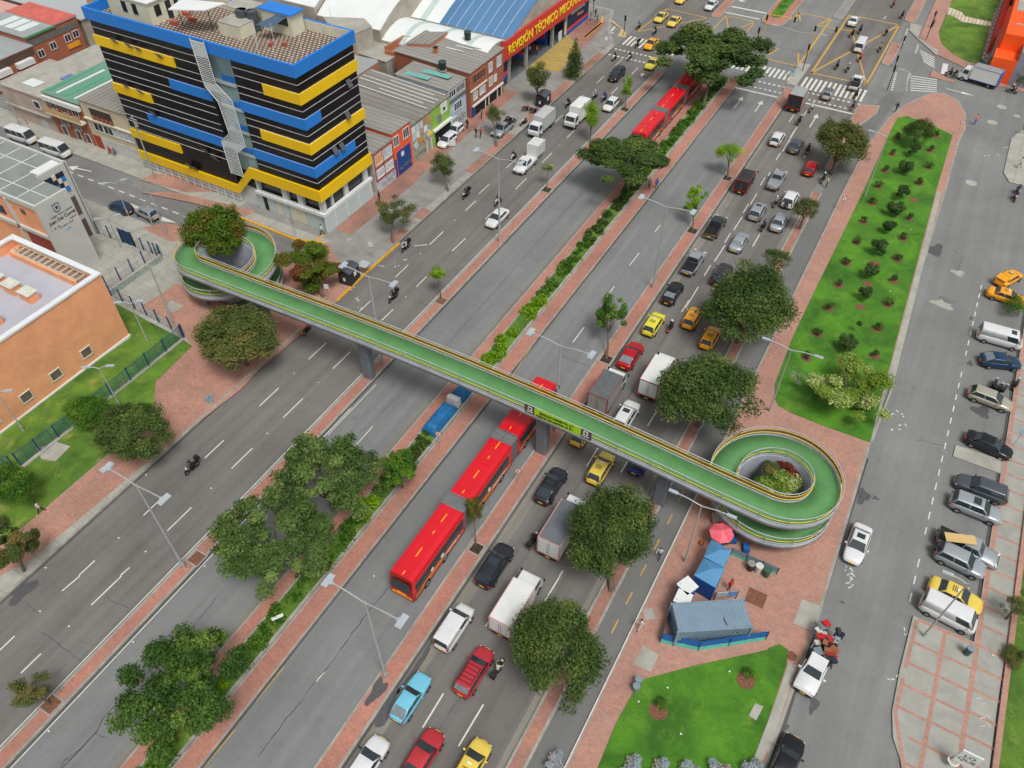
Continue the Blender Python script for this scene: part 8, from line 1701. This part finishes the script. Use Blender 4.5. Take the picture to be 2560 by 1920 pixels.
def rsign(t, x, y, h, label, kind='ring', z0=.15, a=-70):
    c = G(t, x, y, z0); e = empty('road_sign', c, R(a), label, 'road sign', 'round road signs' if kind == 'ring' else None); b = MB(); b.tube((0, 0, 0), (0, 0, h), .035, n=6); b.build('post', M_POLE, e)
    if kind == 'ring': b = MB(); b.tube((.04, 0, h), (.06, 0, h), .36, n=20); p = b.build('plate', M_SGR, e); b = MB(); b.tube((.065, 0, h), (.075, 0, h), .27, n=20); b.build('face', M_PRW, p); b = MB(); b.box(.08, .09, -.05, .03, h-.15, h+.1); b.box(.08, .09, -.14, .03, h+.06, h+.13); b.build('arrow', M_BLK, p)
    elif kind == 'stop': b = MB(); b.tube((.04, 0, h), (.06, 0, h), .34, n=20); p = b.build('plate', M_SGR, e); b = MB(); b.box(.065, .075, -.22, .22, h-.06, h+.06); b.build('bar', M_PRW, p)
    elif kind == 'yellow': b = MB(); b.obox(Vector(), .03, .6, .6, M=Matrix.Translation((.05, 0, h)) @ Matrix.Rotation(PI/4, 4, 'X')); p = b.build('plate', mat('sign_lemon', S(230, 220, 30), .5), e); b = MB(); b.box(.07, .08, -.12, .12, h-.15, h+.15); b.build('symbol', M_BLK, p)
    else: b = MB(); b.box(.04, .07, -.3, .3, h-.35, h+.35); b.build('plate', kind, e)
rsign('J', 1590, 548, 2.2, 'round red ringed sign on the central brick walk below the blue tarpaulins'); rsign('K', 52, 865, 2.2, 'round red ringed sign beside the pillar above the small reddish tree'); rsign('D', 110, 890, 2.3, 'round red ringed sign at the stop line end of the right median'); rsign('D', 1630, 1170, 2.3, 'round red ringed sign at the kerb of the big lawn top')
rsign('A', 290, 1175, 2.4, 'round no entry sign above the left minibus', 'stop', a=-100); rsign('F', 340, 375, 2.4, 'small red and white sign on a post before the office building shutters', 'ring', a=-100); rsign('A', 1625, 1655, 2.5, 'yellow warning sign on the side street before the office building', 'yellow', a=-100)
rsign('L', 2118, 530, 2.2, 'small pale blue sign leaning at the parking pavement', mat('sign_paleblue', S(140, 190, 215), .5)); rsign('F', 1008, 570, 2.2, 'thin white post sign on the grey pavement beside the yellow kerb', M_FRAMEW); rsign('C', 808, 435, 2.2, 'white post sign at the zebra crossing kerb', M_FRAMEW); rsign('F', 632, 925, 2.0, 'thin pale post under the reddish tree by the footbridge', M_FRAMEW)
rsign('H', 625, 155, 1.9, 'low white post with round top beside the big lawn', 'ring')
M_TLB = mat('signal_black', S(20, 22, 22), .5); M_TLY = mat('signal_yellow_arm', S(226, 180, 60), .6)
def signal(t, x, y, h, label, arm=None, heads=1, z0=.15):
    c = G(t, x, y, z0); e = empty('traffic_light', c, 0, label, 'traffic light', 'traffic lights of the junction'); b = MB(); b.tube((0, 0, 0), (0, 0, h), .07, n=8); b.build('post', M_TLY if arm else M_TLB, e); P = [(0, h-.4)]
    if arm: b = MB(); b.path([Vector((0, 0, h)), Vector((arm, 0, h+.25))], .06); b.build('mast_arm', M_TLY, e); P = [(arm*k, h) for k in ((.55, 1.0) if heads > 1 else (1.0,))]+[(0, h-.5)]
    for (xx, zz) in P:
        b = MB(); b.obox(Vector((xx, 0, zz)), .3, .26, .95); hd = b.build('signal_head', M_TLB, e); b = MB(); [b.tube((xx, -.14, zz+.3*k), (xx, -.2, zz+.3*k), .1, n=8) for k in (-1, 0, 1)]; b.build('lens_hood', M_TLB, hd)
signal('D', 298, 610, 4.6, 'traffic light with black head on the small concrete island', 0, 1); signal('D', 345, 480, 5.4, 'yellow mast traffic light over the box junction', 6.5, 2); signal('D', -60, 380, 5.4, 'yellow mast traffic light left of the tall lamp', 5.0, 1); signal('C', 2095, 440, 4.2, 'traffic light with black head above the left zebra end', 0, 1)
signal('C', 965, 305, 3.6, 'traffic light on the tactile island at the left corner', 0, 1); signal('D', 1028, 780, 4.2, 'traffic light with wide black head at the cycle path crossing', 0, 1); signal('D', 1095, 575, 1.9, 'dark traffic light on the brick island right of the box junction', 0, 1); signal('D', 1150, 420, 2.3, 'black traffic light at the top of the brick island', 0, 1); signal('D', 1365, 345, 3.2, 'black traffic light by the red path at the upper right', 0, 1); signal('C', 700, 125, 3.5, 'traffic light post beside the people at the yellow kerb', 0, 1)
# ---- fences of the school ----
M_FBL = mat('fence_blue', S(30, 66, 112), .6, var=.1, dirt=.2)
def meshmat():
    m, nt, b = newmat('green_fence_mesh'); v = coordmap(nt); b.inputs['Base Color'].default_value = S(30, 110, 100); tr = nt.nodes.new('ShaderNodeBsdfTransparent'); ms = nt.nodes.new('ShaderNodeMixShader'); ms.inputs[0].default_value = .42
    nt.links.new(tr.outputs[0], ms.inputs[1]); nt.links.new(b.outputs[0], ms.inputs[2]); nt.links.new(ms.outputs[0], nt.nodes['Material Output'].inputs[0]); return m
M_MESH = meshmat()
def fence(p, q, h, n, label, mesh=None, rails=3, name='steel_fence'):
    p = Vector((p[0], p[1], .15)); q = Vector((q[0], q[1], .15)); e = empty(name, p, 0, label, 'fence'); d = q-p
    for k in range(n+1): c = d*k/n; b = MB(); b.box(c.x-.06, c.x+.06, c.y-.06, c.y+.06, 0, h+.1); b.build('post', M_FBL, e)
    b = MB(); 
    for k in range(rails): z = h*(k+.15)/(rails-.7 if rails > 1 else 1); b.tube((0, 0, z), (d.x, d.y, z), .025, n=4)
    m_ = int(d.length/.9)
    for k in range(m_): c = d*k/m_; b.tube((c.x, c.y, .1), (c.x, c.y, h), .018, n=4)
    b.build('rails', M_FBL if mesh else mat('fence_wire', S(120, 130, 140), .6), e)
    if mesh: b = MB(); b.add([(0, 0, .1), (d.x, d.y, .1), (d.x, d.y, h), (0, 0, h)], [(0, 1, 2, 3)]); b.build('mesh_sheet', mesh, e)
fence((-91, 48.5), (-86.6, 48.7), 1.9, 2, 'grey wire fence with blue posts left of the school gate'); fence((-84.4, 48.8), (-79.8, 48.95), 1.9, 3, 'grey wire fence with blue posts right of the school gate'); fence((-80.4, 48.8), (-80.6, 41), 2.0, 4, 'grey wire fence with blue posts above the graffiti wall')
fence((-79.2, 40.3), (-65.9, 39.3), 1.9, 6, 'wire fence with blue posts between the lawn and the brick plaza'); fence((-65.7, 39), (-65.6, 26), 2.0, 5, 'blue posted fence with green mesh along the school lawn', M_MESH); fence((-65.6, 24), (-66, 17.5), 2.0, 3, 'short blue posted green mesh fence beside the concrete pad', M_MESH); fence((-66.2, 17), (-72, 15.5), 2.0, 2, 'blue posted fence turning in at the left edge', M_MESH)
fence((-86.6, 48.7), (-84.4, 48.8), 2.3, 2, 'closed blue steel gate of the school', M_FBL, name='steel_gate')
b = MB(); b.box(-65.9, -65.5, 14, 39, 0, .32); tag(b.build('low_wall', M_CONC), 'low concrete footing under the green mesh fence', 'low wall')
e = empty('graffiti_wall', (-79.3, 44.6, 0), 0, 'low concrete wall sprayed with turquoise graffiti letters beside the school fence', 'wall'); b = MB(); b.box(-.15, .15, -4.3, 4.0, 0, 1.0); b.build('wall', M_STUC, e)
b = MB(); graffiti(b, Vector((.17, -4.1, .25)), Vector((0, 1, 0)), Vector((0, 0, 1)), 7.8, .6, 13, 21, .05); b.build('graffiti', mat('graffiti_teal', S(120, 180, 184), .8, var=.3), e)
# ---- kiosks, bins, tarpaulins ----
for (t, x, y, l_) in (('F', 815, 760, 'black street kiosk with rounded roof beside the yellow kerb'), ('C', 268, 905, 'black street kiosk under an olive tree on the left pavement')):
    c = G(t, x, y, .15); e = empty('kiosk', c, R(6 if t == 'F' else 0), l_, 'kiosk', 'black street kiosks'); b = MB(); b.box(-.85, .85, -1.1, 1.1, 0, 1.9); b.build('cabin', M_TARPB, e)
    b = MB(); [b.add([(-.95+1.9*k/6, -1.2, 1.9+.3*math.sin(PI*k/6)), (-.95+1.9*(k+1)/6, -1.2, 1.9+.3*math.sin(PI*(k+1)/6)), (-.95+1.9*(k+1)/6, 1.2, 1.9+.3*math.sin(PI*(k+1)/6)), (-.95+1.9*k/6, 1.2, 1.9+.3*math.sin(PI*k/6))], [(0, 1, 2, 3)]) for k in range(6)]; b.build('roof', P_GREY, e); b = MB(); b.box(.86, .9, -.2, .3, 1.0, 1.6); b.box(-.2, .1, -1.14, -1.1, .6, 1.1); b.build('poster', M_PLATW, e)
    if t == 'F': b = MB(); b.box(.3, 1.6, 1.4, 2.7, 1.3, 1.36); b.build('side_shelf', M_LHEAD, e)
def bin_(t, x, y, l_, m, lid, r_=.28, h=.9, tilt=0, gp='litter bins', z0=.15):
    c = G(t, x, y, z0); e = empty('litter_bin', c, 0, l_, 'bin', gp); e.rotation_euler = (tilt, tilt, 0); b = MB(); b.tube((0, 0, 0), (0, 0, h), r_*.85, r_, n=14); b.build('drum', m, e); b = MB(); b.tube((0, 0, h), (0, 0, h+.06), r_*1.05, n=14); b.build('lid', lid, e)
M_BING = mat('bin_grey', S(130, 148, 156), .5, .2); M_BINK = mat('bin_black', S(44, 46, 48), .6); M_BINW = mat('bin_white', S(206, 206, 196), .6, dirt=.3); M_BINGR = mat('bin_green', S(54, 92, 74), .6)
bin_('P', 1710, 670, 'dark steel litter bin on the grid pavement', mat('bin_steel', S(70, 86, 94), .5, .3), M_BING, .3, 1.0); bin_('O', 1065, 990, 'lower of two steel litter bins at the lower lawn corner', M_BING, M_BING); bin_('O', 1085, 935, 'upper of two steel litter bins at the lower lawn corner', M_BING, M_BING)
for (x, y, m, lid, l_) in ((2052, 1600, M_BINK, M_GREYP, 'black drum, first of three beside the green netting'), (2120, 1620, M_BINW, M_BINW, 'white drum, middle of three beside the green netting'), (2190, 1655, M_BINGR, M_BINGR, 'green drum, last of three beside the green netting')): bin_('K', x, y, l_, m, lid, .33, .95, gp='drums beside the right ramp')
for k, (x, y, w_) in enumerate(((1800, 150, 'left'), (1825, 165, 'lowest'), (1830, 130, 'right'))): bin_('I', x, y, 'white and blue bag like bin on the lower left brick pavement, %s of three' % w_, M_LHEAD, M_BING, .25, .45, gp='pale bins on the lower left pavement')
M_TBLUE = mat('tarp_blue', S(20, 104, 158), .6, var=.25, scale=2, dirt=.2)
def lump(x0, x1, y0, y1, h, label, seed):
    b = MB(); nx, ny = 8, 16; V = []
    for i in range(nx+1):
        for j in range(ny+1):
            u, v_ = i/nx, j/ny; e_ = min(1, 4*min(u, 1-u, v_*2, (1-v_)*2)); V.append((x0+(x1-x0)*u, y0+(y1-y0)*v_, .3+h*e_**.6+.22*noise.noise(Vector((u*5+seed, v_*9, seed)))*e_))
    b.add(V, [(i*(ny+1)+j, (i+1)*(ny+1)+j, (i+1)*(ny+1)+j+1, i*(ny+1)+j+1) for i in range(nx) for j in range(ny)], 0, True); tag(b.build('tarpaulin_stack', M_TBLUE), label, 'tarpaulin', 'blue tarpaulin covered stacks on the planting bed')
a = G('J', 1510, 420, .8); c = G('J', 1690, 170, .8); lump(-33.7, -31.9, a.y, c.y, 1.0, 'longer stack under a crumpled blue tarpaulin on the central planting bed', 1)
a2 = G('J', 1780, 130, .8); lump(-33.6, -31.9, a2.y-.2, a2.y+5, 1.0, 'blue tarpaulin stack partly under the footbridge', 5)
b = MB(); b.box(-33.4, -32.0, c.y+.15, a2.y-.35, .3, 1.4); tag(b.build('white_crate', M_BOXW), 'white crate between the two blue tarpaulin stacks', 'crate')
# ---- site camp below the right ramp ----
def qc(x, y, z): return Gs(1580+x*.1718, 1440+y*.1718, z)
P4 = [qc(578, 408, 2.6), qc(1610, 345, 2.6), qc(1750, 735, 2.6), qc(680, 820, 2.6)]; cx = sum(P4, Vector())/4; d = (P4[1]-P4[0]); aa = math.atan2(d.y, d.x)
e = empty('shipping_container', (cx.x, cx.y, .15), aa, 'blue grey steel container behind blue netting below the right ramp', 'container'); M_CONT = mat('container_blue_grey', S(128, 150, 168), .55, .1, var=.06, scale=.8, dirt=.25)
b = MB(); L_, W_ = 6.1, 2.5; b.box(-L_/2+.05, L_/2-.05, -W_/2+.05, W_/2-.05, 0, 2.42); n = 24
for k in range(n): x = -L_/2+.1+(L_-.2)*k/n; b.box(x, x+.13, -W_/2+.01, W_/2-.01, .12, 2.3); b.box(x, x+.12, -W_/2+.08, W_/2-.08, 2.42, 2.45)
b.build('shell', M_CONT, e); b = MB(); 
for sx in (-1, 1):
    for sy in (-1, 1): b.box(sx*(L_/2)-.08, sx*(L_/2)+.08, sy*W_/2-.08, sy*W_/2+.08, 0, 2.5)
for sy in (-1, 1): b.box(-L_/2, L_/2, sy*W_/2-.05, sy*W_/2+.05, 2.38, 2.48)
b.build('corner_frame', M_CONT, e); b = MB(); b.box(L_/2, L_/2+.05, -W_/2+.1, -.03, .15, 2.3); b.box(L_/2, L_/2+.05, .03, W_/2-.1, .15, 2.3); b.build('container_doors', M_CONT, e); b = MB(); graffiti(b, Vector((1.6, -W_/2-.03, 1.5)), Vector((1, 0, 0)), Vector((0, 0, 1)), 1.0, .5, 2, 5, .025); b.build('graffiti', M_GRAF, e)
b = MB(); b.add([(.9, -.5, 2.458), (1.05, -1.0, 2.458), (1.12, -.95, 2.458), (1.0, -.1, 2.458)], [(0, 1, 2, 3)]); b.build('roof_stain', M_CRACK, e)
M_TEALN = mat('netting_teal', S(92, 190, 168), .8, var=.25, scale=2, stretch=(1, 1, 5)); M_BLUN = mat('sheeting_blue', S(22, 92, 160), .7, var=.15, scale=1)
NP = [qc(560, 480, .15), qc(405, 970, .15), qc(960, 1085, .15), qc(1400, 1020, .15), qc(1940, 930, .15)]
e = empty('site_netting', NP[1], 0, 'blue and teal plastic netting strung round the container', 'netting'); lo, hi = MB(), MB(); rr = random.Random(2)
for p, q in zip(NP, NP[1:]):
    for k in range(8):
        a, c = p.lerp(q, k/8)-NP[1], p.lerp(q, (k+1)/8)-NP[1]; w1, w2 = rr.uniform(-.08, .08), rr.uniform(-.08, .08)
        lo.add([(a.x, a.y, 0), (c.x, c.y, 0), (c.x, c.y+.05, .55+w2), (a.x, a.y+.05, .55+w1)], [(0, 1, 2, 3)]); hi.add([(a.x, a.y+.05, .55+w1), (c.x, c.y+.05, .55+w2), (c.x, c.y+.2, 1.3+w1), (a.x, a.y+.2, 1.3+w1)], [(0, 1, 2, 3)])
lo.build('teal_netting', M_TEALN, e); hi.build('blue_sheeting', M_BLUN, e)
b = MB(); [b.tube(p-NP[1], p-NP[1]+Vector((0, 0, 1.45)), .03, n=5) for p in NP]; b.build('stakes', M_TRIM, e)
def rq(x, y, z): return Gs(1640+x*.14467, 1250+y*.14467, z)
def tent(c4, z, ap, label, walls):
    c = sum(c4, Vector())/4; e = empty('canopy_tent', (c.x, c.y, .15), 0, label, 'canopy', 'blue canopy tents'); m_ = mat('canopy_blue', S(84, 142, 184), .7, var=.06, scale=.6); b = MB(); P = [Vector((p.x-c.x, p.y-c.y, z-.15)) for p in c4]; T = Vector((0, 0, z+ap-.15)); b.add(P+[T], [(i, (i+1) % 4, 4) for i in range(4)]); b.build('canopy_roof', m_, e)
    b = MB(); [b.add([P[i], P[(i+1) % 4], P[(i+1) % 4]-Vector((0, 0, .25)), P[i]-Vector((0, 0, .25))], [(0, 1, 2, 3)]) for i in range(4)]; b.build('valance', mat('canopy_deep_blue', S(26, 80, 150), .7, var=.1), e)
    for p in P: b = MB(); b.tube((p.x*.96, p.y*.96, 0), (p.x*.96, p.y*.96, p.z), .03, n=5); b.build('leg', M_POLE, e)
    for i in walls: b = MB(); A_, B_ = P[i]*.98, P[(i+1) % 4]*.98; b.add([A_, B_, Vector((B_.x, B_.y, .05)), Vector((A_.x, A_.y, .05))], [(0, 1, 2, 3)]); b.build('side_wall', mat('canopy_deep_blue', S(26, 80, 150), .7), e)
tent([rq(960, 680, 2.5), rq(825, 980, 2.5), rq(1170, 1165, 2.5), rq(1310, 870, 2.5)], 2.5, .55, 'blue canopy tent nearer the pink parasol', (1,)); tent([rq(825, 1000, 2.5), rq(655, 1300, 2.5), rq(1030, 1520, 2.5), rq(1190, 1180, 2.5)], 2.5, .55, 'blue canopy tent with a deep blue side wall beside the white portable toilets', (1, 2))
for (x0, y0, l_) in ((545, 1480, 'white topped portable toilet, upper of two'), (470, 1700, 'white topped portable toilet, lower of two beside the container')):
    c = rq(x0, y0, 2.2); e = empty('portable_toilet', (c.x, c.y, .15), R(-25 if y0 < 1600 else 0), l_, 'portable toilet', 'portable toilets'); b = MB(); b.box(-.55, .55, -.6, .6, 0, 2.05); b.build('cabin', mat('toilet_blue', S(10, 110, 190), .5), e); b = MB(); b.box(-.66, .66, -.68, .68, 2.05, 2.13); b.tube((-.4, -.4, 2.1), (-.4, -.4, 2.25), .06, n=8); b.build('roof', M_FRAMEW, e)
c = rq(1140, 555, 2.3); e = empty('parasol', (c.x, c.y, .15), 0, 'pink red eight sided parasol beside the right ramp', 'parasol'); m1, m2 = mat('parasol_pink', S(236, 110, 124), .7), mat('parasol_rose', S(226, 92, 108), .7); b = MB()
for k in range(8): a0, a1 = 2*PI*k/8+.2, 2*PI*(k+1)/8+.2; r_ = 1.12; v = [(0, 0, 2.45), (r_*math.cos(a0), r_*math.sin(a0), 2.0), (r_*math.cos(a1), r_*math.sin(a1), 2.0)]; b.add(v, [(0, 1, 2)], k % 2)
b.build('canopy', [m1, m2], e); b = MB(); b.tube((0, 0, 0), (0, 0, 2.5), .03, n=6); b.build('pole', M_POLE, e)
c = rq(1080, 340, .5); e = empty('food_cart', (c.x, c.y, .15), .5, 'vendor cart with pale bundles behind the pink parasol', 'cart'); b = MB(); b.box(-.6, .6, -.4, .4, .4, .95); b.build('tray', M_STUC, e); b = MB(); [b.obox(Vector((rr.uniform(-.4, .4), rr.uniform(-.3, .3), 1.05)), .3, .25, .2, rr.random()) for k in range(5)]; b.build('bundles', M_BINW, e)
for s in (-1, 1): b = MB(); b.tube((0, s*.42, .28), (0, s*.48, .28), .28, n=14); b.build('wheel', M_TYRE, e)
for (x, y, l_) in ((1550, 850, 'blue plastic crate under the right ramp'), (1330, 690, 'blue plastic stool beside the pink parasol')): c = rq(x, y, .3); b = MB(); b.obox(Vector((0, 0, .3)), .55, .75, .6, .4); tag(b.build('plastic_crate', M_BLUN, loc=(c.x, c.y, .15)), l_, 'crate')
c = rq(775, 745, .2); e = empty('traffic_cone', (c.x, c.y, .15), 0, 'small orange cone on the worn brick beside the blue canopies', 'cone'); b = MB(); b.tube((0, 0, .04), (0, 0, .6), .18, .04, n=12); b.build('cone_body', mat('cone_orange', S(226, 104, 40), .6), e); b = MB(); b.box(-.22, .22, -.22, .22, 0, .04); b.build('cone_base', M_TRIM, e)
a, c = rq(1290, 940, .15), rq(2080, 1290, .15); e = empty('site_netting', a, 0, 'grey green netting barrier behind the three drums', 'netting'); d = c-a; b = MB()
for k in range(8): p, q = d*k/8, d*(k+1)/8; b.add([(p.x, p.y, 0), (q.x, q.y, 0), (q.x, q.y, .45), (p.x, p.y, .45)], [(0, 1, 2, 3)], 0); b.add([(p.x, p.y, .45), (q.x, q.y, .45), (q.x, q.y+.1, .95), (p.x, p.y+.1, .95)], [(0, 1, 2, 3)], 1)
b.build('netting_sheet', [M_TEALN, mat('netting_grey_blue', S(110, 128, 140), .8)], e); b = MB(); [b.tube(d*k/3, d*k/3+Vector((0, 0, 1.15)), .03, n=5) for k in range(4)]; b.build('stakes', M_TRIM, e)
a, c = qc(1190, 350, .15), qc(1500, 330, .15); d = c-a; e = empty('information_board', a, math.atan2(d.y, d.x), 'low information board with a sky picture beside the person in red', 'board'); b = MB(); b.box(0, d.length*.55, -.02, .02, .5, 1.3); b.build('text_panel', M_LAV, e); b = MB(); b.box(d.length*.55, d.length, -.02, .02, .5, 1.3); b.build('picture_panel', mat('sky_picture', S(90, 150, 200), .6, var=.3, scale=4), e); b = MB(); [b.box(x, x+.05, -.03, .03, 0, 1.35) for x in (-.03, d.length)]; b.build('legs', M_TRIM, e)
# scrap load on the pickup
c = G('P', 480, 620, 1.2); sc_m = [M_TARPB, M_BINW, CR_, mat('carton', S(150, 90, 60), .8), CN, M_BING]
e = empty('scrap_pile', (c.x, c.y, 1.05), 0, 'heap of bags, cartons and black sheeting piled on the pickup bed', 'scrap'); rr = random.Random(11)
for k in range(26):
    b = MB(); b.obox(Vector(), rr.uniform(.35, .8), rr.uniform(.3, .7), rr.uniform(.2, .4), M=Matrix.Translation((rr.uniform(-.9, .9), rr.uniform(-1.0, 1.9), .1+rr.uniform(0, .55))) @ Matrix.Rotation(rr.random()*3, 4, 'Z') @ Matrix.Rotation(rr.uniform(-.5, .5), 4, 'X')); b.build(['sack', 'carton', 'bundle'][k % 3], sc_m[(k*5) % 6], e)
b = MB(); nx = 8; V = [(-1.05+2.1*i/nx, -1.5+1.0*j/nx, .35+.25*noise.noise(Vector((i*.8, j*.7, 3)))-(.5 if i in (0, nx) else 0)) for i in range(nx+1) for j in range(nx+1)]; b.add(V, [(i*(nx+1)+j, (i+1)*(nx+1)+j, (i+1)*(nx+1)+j+1, i*(nx+1)+j+1) for i in range(nx) for j in range(nx)], 0, True); b.build('black_sheeting', M_TARPB, e)
# signs at the bottom right
c = G('P', 1720, 1590, 1.9); e = empty('shop_sign', (c.x, c.y, .15), 0, 'white upright sign with dark letters at the bottom right corner', 'sign'); b = MB(); b.box(-.7, .7, -.06, .06, .9, 2.9); b.build('board', M_FRAMEW, e); b = MB(); b.box(-.6, -.5, -.05, .05, 0, .9); b.box(.5, .6, -.05, .05, 0, .9); b.build('legs', M_POLE, e); text('lettering', 'LO\nQUE', .6, M_INK, e, faceM((0, -.075, 2.0), (1, 0, 0), (0, 0, 1)), .004)
c = G('P', 1600, 1600, .8); e = empty('round_planter', (c.x, c.y, .15), 0, 'round white ringed disc sign at the bottom right', 'sign'); b = MB(); b.tube((0, 0, .7), (0, 0, .76), .42, n=24); b.build('disc', M_FRAMEW, e); b = MB(); b.tube((0, 0, .765), (0, 0, .77), .33, n=24); b.build('disc_face', M_STUC, e); b = MB(); b.tube((0, 0, 0), (0, 0, .7), .06, n=8); b.build('foot', M_POLE, e)
b = MB(); 
for k in range(7): p = G('P', 1800+k*18, 1060+k*24, .17) if k < 3 else G('P', 1830+(k % 2)*60, 1090+k*35, .17); dashp(b, p, p+Vector((.35, .25*(-1)**k, 0)), .05, .004)
structure('chalk_marks', b, M_WHITE)
